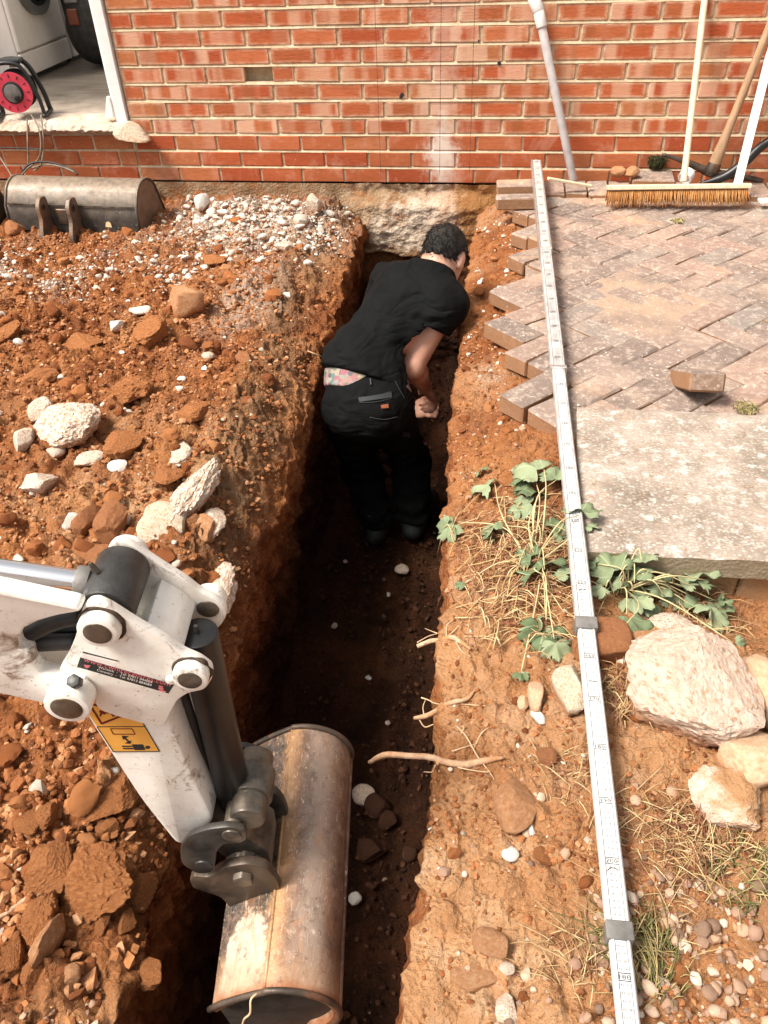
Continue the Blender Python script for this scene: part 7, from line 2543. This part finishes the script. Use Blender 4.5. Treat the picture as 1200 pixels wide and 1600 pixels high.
# roots sticking out of the cut bank
def root(pxs, rads, label, side_roots=(), z=0.0, out=None):
    pts = []
    for (x, y, zz) in pxs:
        if zz is None:
            p = on_ground(x, y); p = p + [0, 0, .004]
        else: p = at(x, y, z=zz)
        pts.append(p)
    o0 = pts[-1]
    RT = empty('root', tuple(o0))
    tag(RT, label, 'root', 'roots sticking out of the right bank')
    q = spline(pts, 30)
    q = q + np.stack([0.0015 * fbm(q, 40, 2, 5), 0.0015 * fbm(q, 40, 2, 6), 0.0015 * fbm(q, 40, 2, 7)], 1)
    V_, F_ = tube_arrays(q - o0, np.interp(np.linspace(0, 1, 30), np.linspace(0, 1, len(rads)), rads), 9)
    link('main_root', pmesh('main_root', V_, F_, True), ROOT, RT)
    for sr in side_roots:
        pts = []
        for (x, y, zz) in sr:
            p = at(x, y, z=zz) if zz is not None else on_ground(x, y) + np.array([0, 0, .004])
            pts.append(p)
        V_, F_ = tube_arrays(spline(pts, 16) - o0, np.linspace(0.0016, 0.0007, 16), 5)
        link('rootlet', pmesh('rootlet', V_, F_, True), ROOTLET, RT)


root([(652, 1010, -.03), (672, 1002, -.02), (690, 1000, -.01), (705, 998, None), (720, 1005, None), (735, 1016, None)], [0.005, 0.0055, 0.005, 0.006, 0.005, 0.003], 'stubby pale root with a frayed end, highest of the roots on the bank',
     [[(652, 1004, -.03), (670, 994, -.03), (684, 990, -.03)], [(700, 996, None), (712, 985, None), (722, 972, None)], [(712, 1004, None), (722, 1020, None), (735, 1028, None)], [(684, 990, -.03), (674, 986, -.03), (664, 982, -.03)], [(698, 996, None), (698, 980, None), (708, 970, None)]])
root([(647, 1122, -.04), (665, 1119, -.03), (682, 1110, -.02), (692, 1102, -.005), (712, 1098, None), (730, 1094, None), (742, 1080, None)], [0.0035, 0.0055, 0.005, 0.004, 0.005, 0.004, 0.002], 'curved brownish root, middle one of the roots on the bank',
     [[(658, 1090, -.03), (670, 1094, -.03), (684, 1100, -.02), (720, 1102, None), (758, 1105, None)], [(663, 1120, -.04), (661, 1105, -.04), (665, 1093, -.035)], [(655, 1124, -.04), (664, 1136, -.05), (680, 1132, -.04), (688, 1146, -.04)]])
root([(576, 1192, -.10), (600, 1180, -.08), (640, 1181, -.05), (676, 1184, -.01), (700, 1194, None), (730, 1196, None), (760, 1190, None), (786, 1186, None)], [0.004, 0.0065, 0.006, 0.006, 0.006, 0.007, 0.006, 0.003], 'longest bare pale root reaching out over the trench',
     [[(690, 1192, None), (720, 1202, None), (755, 1208, None), (766, 1207, None)], [(712, 1135, None), (728, 1152, None), (745, 1182, None), (766, 1210, None), (772, 1220, None)], [(680, 1196, -.02), (676, 1206, -.05), (662, 1206, -.06)], [(720, 1148, None), (725, 1140, None), (722, 1136, None)], [(740, 1172, None), (752, 1148, None), (764, 1138, None)], [(706, 1176, None), (724, 1170, None), (745, 1164, None)]])
root([(480, 548, -.10), (490, 552, -.10), (502, 557, -.12)], [0.0016, 0.003, 0.002], 'short thin root on the left trench edge behind the worker')
root([(-8, 1440, None), (20, 1422, None), (55, 1396, None), (72, 1374, None), (92, 1352, None)], [0.004, 0.005, 0.0055, 0.004, 0.002], 'bare white stick lying on the clods at the lower left', [])
bpy.data.objects['root.004']['group'] = 'sticks'
bpy.data.objects['root.004']['category'] = 'stick'
pts = [arm_pt(-0.03 + a_, z_, o_) for a_, z_, o_ in ((0.0, -0.02, -.235), (0.004, -0.04, -.25), (0.003, -0.075, -.26), (-0.015, -0.085, -.262), (-0.02, -0.10, -.262))]
RT = tube('rootlet', spline([pl(402, 1552, -.232), pl(392, 1562, -.24), pl(391, 1583, -.25), pl(382, 1592, -.25), pl(378, 1604, -.25)], 16), 0.0017, ROOTLET, None, 6)
tag(RT, 'thin pale rootlet hanging from the near end of the rusty bucket', 'root')

# ------------------------------------------------------------------ the man bending in the trench


def surf_net(Fd, org, h):
    """surface-nets mesh of the zero level of a sampled distance field"""
    s = Fd < 0
    nx, ny, nz = Fd.shape
    c = [s[i:nx - 1 + i, j:ny - 1 + j, k:nz - 1 + k] for i in (0, 1) for j in (0, 1) for k in (0, 1)]
    tot = sum(a.astype(np.int8) for a in c)
    act = (tot > 0) & (tot < 8)
    I, J, K = np.nonzero(act)
    vid = -np.ones(act.shape, dtype=np.int64)
    vid[I, J, K] = np.arange(len(I))
    P = np.zeros((len(I), 3)); cnt = np.zeros(len(I))
    cor = [(i, j, k) for i in (0, 1) for j in (0, 1) for k in (0, 1)]
    for a in range(8):
        for b in range(a + 1, 8):
            A, B = cor[a], cor[b]
            if sum(abs(A[q] - B[q]) for q in range(3)) != 1: continue
            fa = Fd[I + A[0], J + A[1], K + A[2]]; fb = Fd[I + B[0], J + B[1], K + B[2]]
            m = (fa < 0) != (fb < 0)
            t = np.where(m, fa / np.where(fa - fb == 0, 1, fa - fb), 0)
            pos = np.array(A) + t[:, None] * (np.array(B) - np.array(A))
            P[m] += pos[m]; cnt[m] += 1
    P = P / cnt[:, None] + np.stack([I, J, K], 1)
    quads = []
    for ax in range(3):
        sl0 = [slice(None)] * 3; sl1 = [slice(None)] * 3
        sl0[ax] = slice(0, -1); sl1[ax] = slice(1, None)
        ch = s[tuple(sl0)] != s[tuple(sl1)]
        o1, o2 = [q for q in range(3) if q != ax]
        idx = np.array(np.nonzero(ch)).T
        ok = (idx[:, o1] > 0) & (idx[:, o2] > 0) & (idx[:, o1] < Fd.shape[o1] - 1) & (idx[:, o2] < Fd.shape[o2] - 1)
        idx = idx[ok]
        flip = s[tuple(sl0)][idx[:, 0], idx[:, 1], idx[:, 2]]
        def vv(d1, d2):
            q = idx.copy(); q[:, o1] -= d1; q[:, o2] -= d2
            return vid[q[:, 0], q[:, 1], q[:, 2]]
        q = np.stack([vv(0, 0), vv(1, 0), vv(1, 1), vv(0, 1)], 1)
        fl = flip if ax != 1 else ~flip
        q[~fl] = q[~fl][:, ::-1]
        quads.append(q)
    Q = np.concatenate(quads)
    Q = Q[(Q >= 0).all(1)]
    return org + P * h, Q


def smin(a, b, k):
    h = np.clip(0.5 + 0.5 * (b - a) / k, 0, 1)
    return b + (a - b) * h - k * h * (1 - h)


class Field:
    def __init__(s, lo, hi, h):
        s.lo, s.h = np.array(lo, float), h
        n = np.ceil((np.array(hi) - s.lo) / h).astype(int) + 1
        g_ = [s.lo[i] + h * np.arange(n[i]) for i in range(3)]
        s.X, s.Y, s.Z = np.meshgrid(*g_, indexing='ij')
        s.X, s.Y, s.Z = (a.astype(np.float32) for a in (s.X, s.Y, s.Z))
        s.F = np.full(s.X.shape, 10.0, dtype=np.float32)
    def cap(s, a, b, ra, rb, sc=(1, 1, 1)):
        """tapered capsule; sc flattens it about its axis in world axes"""
        a, b = np.array(a, float), np.array(b, float)
        sx, sy, sz = sc
        ab = (b - a) / np.array(sc)
        px, py, pz = (s.X - a[0]) / sx, (s.Y - a[1]) / sy, (s.Z - a[2]) / sz
        t = np.clip((px * ab[0] + py * ab[1] + pz * ab[2]) / max(1e-9, float(ab @ ab)), 0, 1)
        d = np.sqrt((px - t * ab[0]) ** 2 + (py - t * ab[1]) ** 2 + (pz - t * ab[2]) ** 2)
        return (d - (ra + (rb - ra) * t)) * min(sc)
    def ell(s, c, r, R=None):
        c = np.array(c, float)
        d = [s.X - c[0], s.Y - c[1], s.Z - c[2]]
        if R is not None:
            R = np.array(R)
            d = [R[0][i] * d[0] + R[1][i] * d[1] + R[2][i] * d[2] for i in range(3)]
        q = np.sqrt((d[0] / r[0]) ** 2 + (d[1] / r[1]) ** 2 + (d[2] / r[2]) ** 2)
        return (q - 1) * min(r)
    def add(s, d, k=0.02):
        s.F = smin(s.F, d, k) if k > 0 else np.minimum(s.F, d)
        return s
    def plane(s, p, n):
        """signed distance: positive on the side n points to"""
        n = np.array(n, float); n /= np.linalg.norm(n); p = np.array(p, float)
        return (s.X - p[0]) * n[0] + (s.Y - p[1]) * n[1] + (s.Z - p[2]) * n[2]
    def cut(s, d, k=0.006):
        s.F = -smin(-s.F, -d, k)
        return s
    def pts(s): return np.stack([s.X.ravel(), s.Y.ravel(), s.Z.ravel()], 1)
    def mesh(s, name, mat, org, parent):
        V, Q = surf_net(s.F, s.lo, s.h)
        me = amesh(name, V - org, Q, True)
        bm = bmesh.new(); bm.from_mesh(me)
        bmesh.ops.smooth_vert(bm, verts=bm.verts, factor=0.5, use_axis_x=True, use_axis_y=True, use_axis_z=True)
        bmesh.ops.recalc_face_normals(bm, faces=bm.faces)
        bm.to_mesh(me); bm.free()
        me.polygons.foreach_set('use_smooth', np.ones(len(me.polygons), dtype=bool))
        return link(name, me, mat, parent)


FL = -0.985
J = {}
J['pel'] = at(576, 634, Y=-1.76)
J['chest'] = at(622, 488, Y=-1.50)
J['neck'] = at(684, 428, Y=-1.405)
J['head'] = at(694, 403, Y=-1.33)
J['waist'] = at(560, 572, Y=-1.68)
J['sr'] = at(694, 476, Y=-1.52)
J['slf'] = at(612, 440, Y=-1.28)
J['er'] = at(645, 574, Y=-1.62)
J['wr'] = at(664, 604, Y=-1.44)
J['hr'] = at(676, 624, Y=-1.40)
J['el'] = at(560, 560, Y=-1.36)
J['wl'] = at(640, 640, Y=-1.28)
J['hl'] = at(664, 640, Y=-1.29)
J['hipR'] = at(610, 640, Y=-1.74); J['hipL'] = at(543, 640, Y=-1.76)
J['kR'] = at(640, 715, Y=-1.52); J['kL'] = at(566, 735, Y=-1.54)
J['aR'] = np.array([0.185, -1.62, FL + 0.085]); J['aL'] = np.array([0.030, -1.67, FL + 0.085])
J['tR'] = np.array([0.235, -1.44, FL + 0.035]); J['tL'] = np.array([0.02, -1.48, FL + 0.035])
MAN = empty('person', (float(J['pel'][0]), float(J['pel'][1]), FL))
tag(MAN, 'man in black t-shirt and black work trousers bending down inside the trench', 'person')
ORG = np.array(MAN.location)

up_t = J['chest'] - J['pel']; up_t /= np.linalg.norm(up_t)
acr = J['sr'] - J['slf']; acr /= np.linalg.norm(acr)
bk = np.cross(acr, up_t); bk /= np.linalg.norm(bk)          # out of the back or the belly
if bk[2] < 0: bk = -bk                                       # out of the back
acr = np.cross(up_t, bk); acr /= np.linalg.norm(acr)
if acr @ (J['sr'] - J['slf']) < 0: acr = -acr
TR = np.stack([acr, bk, up_t], 1)                            # columns: across, back, up
acp = np.array([0.94, -0.30, 0.0]) + 0.0 * acr
acp -= up_t * (acp @ up_t); acp /= np.linalg.norm(acp)
bkp = np.cross(acp, up_t); bkp = bkp if bkp[2] > 0 else -bkp
TP = np.stack([acp, bkp, up_t], 1)                           # the hips are turned less than the shoulders

# ---- skin: one continuous body
lo = np.array([-0.30, -1.96, FL - 0.02]); hi = np.array([0.45, -1.10, 0.36])
B = Field(lo, hi, 0.0075)
hd = J['head']
face = np.array([0.22, 0.62, 0.62]); face /= np.linalg.norm(face)
fwd = np.array([0.35, 0.60, -0.70]); fwd -= face * (fwd @ face); fwd /= np.linalg.norm(fwd)
HRg = np.cross(fwd, face)
HR = np.stack([HRg, fwd, face], 1)                           # right, front, crown
hp = lambda x, y, z: hd + HR @ np.array([x, y, z])
B.add(B.ell(hp(0, -.006, .022), (0.076, 0.094, 0.092), HR), 0)
B.add(B.ell(hp(0, 0.026, -0.045), (0.058, 0.064, 0.072), HR), 0.03)
B.add(B.cap(hp(0, 0.088, 0.0), hp(0, 0.104, -0.03), 0.010, 0.014), 0.012)
B.add(B.cap(hp(-.03, 0.076, -0.062), hp(.03, 0.076, -0.062), 0.010, 0.010), 0.014)
for sx in (-1, 1):
    B.add(B.ell(hp(sx * 0.079, -0.004, -0.008), (0.010, 0.020, 0.033), HR), 0.008)
    B.add(B.cap(hp(sx * 0.030, 0.082, 0.012), hp(sx * 0.032, 0.082, 0.012), 0.013, 0.013), 0.012)
B.add(B.cap(J['neck'] - up_t * 0.03, hp(0, -0.022, -0.045), 0.060, 0.054), 0.03)
B.add(B.ell(J['chest'], (0.140, 0.09, 0.18), TR), 0.05)
B.add(B.ell(J['waist'], (0.100, 0.070, 0.15), TP), 0.04)
B.add(B.ell(J['pel'], (0.115, 0.080, 0.095), TP), 0.04)
for sh, e, wr in (('sr', 'er', 'wr'), ('slf', 'el', 'wl')):
    B.add(B.ell(J[sh], (0.062, 0.058, 0.062)), 0.04)
    B.add(B.cap(J[sh], J[e], 0.053, 0.041), 0.02)
    B.add(B.ell(J[e], (0.043, 0.043, 0.043)), 0.015)
    m_ = J[e] * 0.72 + J[wr] * 0.28
    B.add(B.cap(J[e], m_, 0.039, 0.0425), 0.015)
    B.add(B.cap(m_, J[wr], 0.0425, 0.028), 0.02)
for hip, kn, an in (('hipR', 'kR', 'aR'), ('hipL', 'kL', 'aL')):
    B.add(B.cap(J[hip], J[kn], 0.085, 0.054), 0.04)
    B.add(B.cap(J[kn], J[an], 0.052, 0.036), 0.02)


def hand(Fd, wr, hc, thumb_dir, seed):
    """palm, four curled fingers and a thumb"""
    ax = hc - wr; ax /= np.linalg.norm(ax)
    th = thumb_dir - ax * (thumb_dir @ ax); th /= np.linalg.norm(th)
    nrm = np.cross(ax, th)
    if nrm[2] > 0: nrm = -nrm                               # fingers curl downwards
    pc = wr + ax * 0.05
    R = np.stack([th, nrm, ax], 1)
    Fd.add(Fd.ell(pc, (0.042, 0.018, 0.052), R), 0.012)
    Fd.add(Fd.cap(wr - ax * .01, wr + ax * .02, 0.027, 0.024), 0.012)
    for i, (o_, l_) in enumerate(((0.030, .92), (0.010, 1.05), (-0.011, 0.98), (-0.030, .78))):
        k = wr + ax * 0.092 + th * o_
        a_ = k + (ax * .8 + nrm * .6) * 0.036 * l_
        b_ = a_ + (ax * .1 + nrm * 1.0) * 0.026 * l_
        c_ = b_ + (-ax * .7 + nrm * .55) * 0.020 * l_
        Fd.add(Fd.cap(k, a_, 0.0105, 0.0095), 0.005); Fd.add(Fd.cap(a_, b_, 0.0095, 0.0085), 0.003); Fd.add(Fd.cap(b_, c_, 0.0085, 0.0075), 0.003)
    t0 = wr + ax * 0.035 + th * 0.032
    t1 = t0 + (ax * .55 + th * .55 + nrm * .3) * 0.040
    t2 = t1 + (ax * .75 - th * .05 + nrm * .45) * 0.030
    Fd.add(Fd.cap(t0, t1, 0.013, 0.0115), 0.008); Fd.add(Fd.cap(t1, t2, 0.0110, 0.0090), 0.004)


hand(B, J['wr'], J['hr'], np.array([-0.6, 0.4, 0.5]), 1)
hand(B, J['wl'], J['hl'], np.array([0.6, 0.4, 0.5]), 2)
body = B.mesh('body', SKIN, ORG, MAN)

# ---- hair
Hf = Field(hd - 0.16, hd + 0.16, 0.005)
cap_ = Hf.ell(hp(0, -.010, .026), (0.079, 0.097, 0.096), HR)
P_ = Hf.pts()
cap_ = cap_ + (0.006 * fbm(P_, 45, 2, 91) + 0.005 * fbm(P_, 120, 2, 92)).reshape(cap_.shape).astype(np.float32)
Hf.F = cap_
d1 = Hf.plane(hp(0, 0.062, 0.02), HR @ np.array([0, 0.75, -0.60]))
d2 = Hf.plane(hp(0, -0.05, -0.036), HR @ np.array([0, 0.10, -1.0]))
Hf.cut(d1, 0.012); Hf.cut(d2, 0.012)
for sx in (-1, 1): Hf.cut(-Hf.ell(hp(sx * 0.082, 0.0, -0.012), (0.018, 0.026, 0.034), HR), 0.006)
hair_o = Hf.mesh('hair', HAIR, ORG, MAN)
gh = np.random.default_rng(5)
hv = np.array([v.co[:] for v in hair_o.data.vertices]); hn = np.array([v.normal[:] for v in hair_o.data.vertices])
out_ = np.einsum('ij,ij->i', hv + ORG - hd, hn) > 0
ii = gh.choice(np.nonzero(out_)[0], 2600)
flow = -HR[:, 2] * 0.9 - HR[:, 1] * 0.2
mb = MB()
for q in ii:
    d_ = hn[q] * gh.uniform(.25, .7) + flow * gh.uniform(.5, 1.0) + gh.normal(0, .25, 3)
    d_ /= np.linalg.norm(d_); L_h = gh.uniform(.008, .016)
    p_ = hv[q] - hn[q] * .002
    mb.tube([p_, p_ + d_ * L_h * .6, p_ + d_ * L_h - HR[:, 2] * .002], [0.0009, 0.0008, 0.0003], 3)
tag(mb.build('hair_strands', HAIR, MAN), kind='stuff')

# ---- t-shirt
T = Field(lo + [0, 0.05, 0.55], hi, 0.0072)
hem = J['pel'] + up_t * 0.074
T.add(T.ell(J['chest'] + up_t * 0.01, (0.158, 0.114, 0.20), TR), 0)
T.add(T.ell(J['waist'], (0.143, 0.108, 0.19), TP), 0.07)
T.add(T.ell(J['pel'] * .8 + J['waist'] * .2 + up_t * 0.05, (0.153, 0.115, 0.14), TP), 0.06)
T.add(T.cap(J['slf'], J['sr'], 0.078, 0.074), 0.06)
T.add(T.cap(J['neck'] - up_t * 0.06, J['neck'] - up_t * .012, 0.105, 0.072), 0.05)
for sh, e in (('sr', 'er'), ('slf', 'el')):
    T.add(T.cap(J[sh], J[sh] * .40 + J[e] * .60, 0.078, 0.068), 0.05)
    dd = J[e] - J[sh]; dd /= np.linalg.norm(dd)
    sp = J[sh] * .64 + J[e] * .36
    near = T.cap(sp - dd * .0, sp + dd * .25, 0.085, 0.10)
    T.F = np.where((T.plane(sp, dd) > 0) & (near < 0), np.maximum(T.F, T.plane(sp, dd)), T.F)
P_ = T.pts()
# folds: draped across the small of the back and pulled from the armpit
u = (P_ - J['pel']) @ up_t; v = (P_ - J['pel']) @ acr
wr_ = 0.0075 * np.sin(v * 34 + u * 26 + 5 * fbm(P_, 3.5, 2, 93)) * (0.35 + 0.65 * sstep(0.32, 0.05, u)) + 0.012 * fbm(P_, 8, 3, 94) + 0.005 * fbm(P_, 22, 2, 95)
T.F = T.F + wr_.reshape(T.F.shape).astype(np.float32)
T.cut(-T.plane(hem + acr * 0.0, up_t * 1.0 + acp * 0.03 - bkp * 0.03), 0.008)
T.cut(T.plane(J['neck'] + up_t * 0.022 - bk * 0.0, face * .75 + up_t * .25), 0.006)
T.mesh('tshirt', SHIRT, ORG, MAN)

# ---- underpants band showing between shirt and trousers
U = Field(J['pel'] - 0.26, J['pel'] + 0.30, 0.006)
U.F = U.ell(J['pel'] + up_t * 0.03, (0.155, 0.113, 0.15), TP)
U.add(U.ell(J['waist'], (0.125, 0.092, 0.17), TP), 0.05)
U.cut(U.plane(J['pel'] + up_t * 0.19, up_t), 0.004); U.cut(-U.plane(J['pel'] + up_t * 0.02, up_t), 0.004)
UW = NB('patterned_waistband', 0.7, 0.3)
pv = UW.vor(UW.vadd(UW.obj(), (0.3, 0.1, 0.2)), 55, 1)
s2 = UW.t.nodes.new('ShaderNodeSeparateColor'); UW.t.links.new(pv, s2.inputs[0])
UW.color(UW.ramp(s2.outputs[0], [(0.0, (0.286, 0.110, 0.132)), (0.25, (0.308, 0.154, 0.143)), (0.45, (0.308, 0.264, 0.198)), (0.58, (0.055, 0.044, 0.066)), (0.72, (0.319, 0.308, 0.286)), (0.84, (0.039, 0.110, 0.105)), (1.0, (0.297, 0.187, 0.077))]))
U.mesh('waistband', UW.m, ORG, MAN)

# ---- trousers
G = Field(lo, np.array([hi[0], hi[1], 0.10]), 0.0078)
G.add(G.ell(J['pel'] - up_t * 0.012, (0.146, 0.120, 0.125), TP), 0)
for hip, kn, an in (('hipR', 'kR', 'aR'), ('hipL', 'kL', 'aL')):
    m_ = (J[hip] + J[kn]) / 2
    G.add(G.cap(J[hip] + bk * 0.01, J[kn], 0.092, 0.072), 0.05)
    G.add(G.ell(J[kn], (0.084, 0.084, 0.088)), 0.03)
    G.add(G.cap(J[kn], J[an] + [0, 0, .03], 0.082, 0.074), 0.03)
P_ = G.pts()
z_ = P_[:, 2]
wr_ = 0.008 * fbm(P_, 9, 3, 96) + 0.006 * fbm(P_, 22, 2, 97) + 0.006 * np.sin(z_ * 95 + 6 * fbm(P_, 5, 2, 98)) * sstep(-0.35, -0.6, z_)
G.F = G.F + wr_.reshape(G.F.shape).astype(np.float32)
G.add(G.ell(J['pel'] * .8 + J['waist'] * .2 + up_t * 0.03, (0.156, 0.118, 0.13), TP), 0.04)
G.cut(G.plane(J['pel'] + up_t * 0.098 + bk * -.02, up_t * 1.0 + acp * 0.10 - bkp * 0.25), 0.006)
G.cut(-G.plane([0, 0, FL + 0.075], [0, 0, 1]), 0.006)
G.mesh('trousers', TROUSER, ORG, MAN)

# ---- boots
for an, tn in (('aR', 'tR'), ('aL', 'tL')):
    a_, t_ = J[an], J[tn]
    Bf = Field(np.minimum(a_, t_) - [.11, .13, .10], np.maximum(a_, t_) + [.11, .11, .12], 0.006)
    heel = np.array([a_[0], a_[1] - 0.045, FL + 0.045])
    Bf.add(Bf.cap(heel, t_ + [0, 0, .012], 0.046, 0.046), 0)
    Bf.add(Bf.cap(a_ + [0, -.01, 0.0], a_ + [0, -.012, .075], 0.052, 0.054), 0.03)
    Bf.add(Bf.cap(a_, t_ * .75 + a_ * .25 + [0, 0, .02], 0.05, 0.044), 0.03)
    Bf.cut(-Bf.plane([0, 0, FL + 0.002], [0, 0, 1]), 0.004)
    Bf.cut(Bf.plane(a_ + [0, 0, .085], [0, -.15, 1]), 0.004)
    Bf.mesh('boot', BOOTM, ORG, MAN)

# ---- trouser details: hip pocket flap, stitching, badge, holster pocket, knee loops
dg = bpy.context.evaluated_depsgraph_get(); dg.update()
from mathutils.bvhtree import BVHTree
tr_o = [o for o in MAN.children if o.name.startswith('trousers')][0]
bvh = BVHTree.FromPolygons([v.co + Vector(ORG) for v in tr_o.data.vertices], [tuple(p.vertices) for p in tr_o.data.polygons])


def on_trousers(px, py, lift=0.003):
    d = np.array([(px - 600) / F_PX, -(py - 800) / F_PX, 1.0]) @ AX
    d /= np.linalg.norm(d)
    h = bvh.ray_cast(Vector(CAM_LOC), Vector(d))
    if h[0] is None: return None
    return np.array(h[0]) + np.array(h[1]) * lift


def cloth_strip(name, pxs, r, mat):
    pts = [on_trousers(*p) for p in pxs]
    pts = [p for p in pts if p is not None]
    if len(pts) < 2: return
    tube(name, spline(pts, 14) - ORG, r, mat, MAN, 5)


def cloth_patch(name, corners, mat, n=8, lift=0.004):
    c = [np.array(q, float) for q in corners]
    V_, F_ = [], []
    for j in range(n):
        for i in range(n):
            s, t = i / (n - 1), j / (n - 1)
            q = (c[0] * (1 - s) + c[1] * s) * (1 - t) + (c[3] * (1 - s) + c[2] * s) * t
            p = on_trousers(q[0], q[1], lift)
            if p is None: return
            V_.append(p - ORG)
    for j in range(n - 1):
        for i in range(n - 1): F_.append((j * n + i, j * n + i + 1, (j + 1) * n + i + 1, (j + 1) * n + i))
    link(name, pmesh(name, V_, F_, True), mat, MAN)


cloth_patch('pocket_flap', [(560, 622), (611, 613), (612, 621), (562, 628)], TRIMCLOTH)
cloth_strip('pocket_seam', [(560, 621), (585, 619), (611, 612)], 0.0014, TRIMCLOTH)
cloth_strip('pocket_seam', [(562, 629), (588, 628), (613, 622)], 0.0014, TRIMCLOTH)
cloth_strip('pocket_seam', [(578, 652), (600, 655), (621, 651)], 0.0016, TRIMCLOTH)
cloth_patch('badge', [(595, 633), (606, 631), (607, 637), (596, 638)], plain('orange_badge', (0.26, 0.075, 0.03), 0.6), 4, 0.005)
cloth_strip('belt_loop', [(579, 592), (580, 602)], 0.004, TRIMCLOTH)
cloth_strip('pocket_seam', [(614, 590), (622, 606), (632, 624)], 0.0014, TRIMCLOTH)
cloth_patch('holster_pocket', [(616, 588), (628, 590), (640, 622), (632, 624)], TRIMCLOTH, 6)
cloth_strip('knee_seam', [(630, 712), (632, 724), (634, 734)], 0.0018, TRIMCLOTH)
cloth_patch('knee_tab', [(628, 674), (640, 675), (640, 682), (628, 682)], TRIMCLOTH, 4)
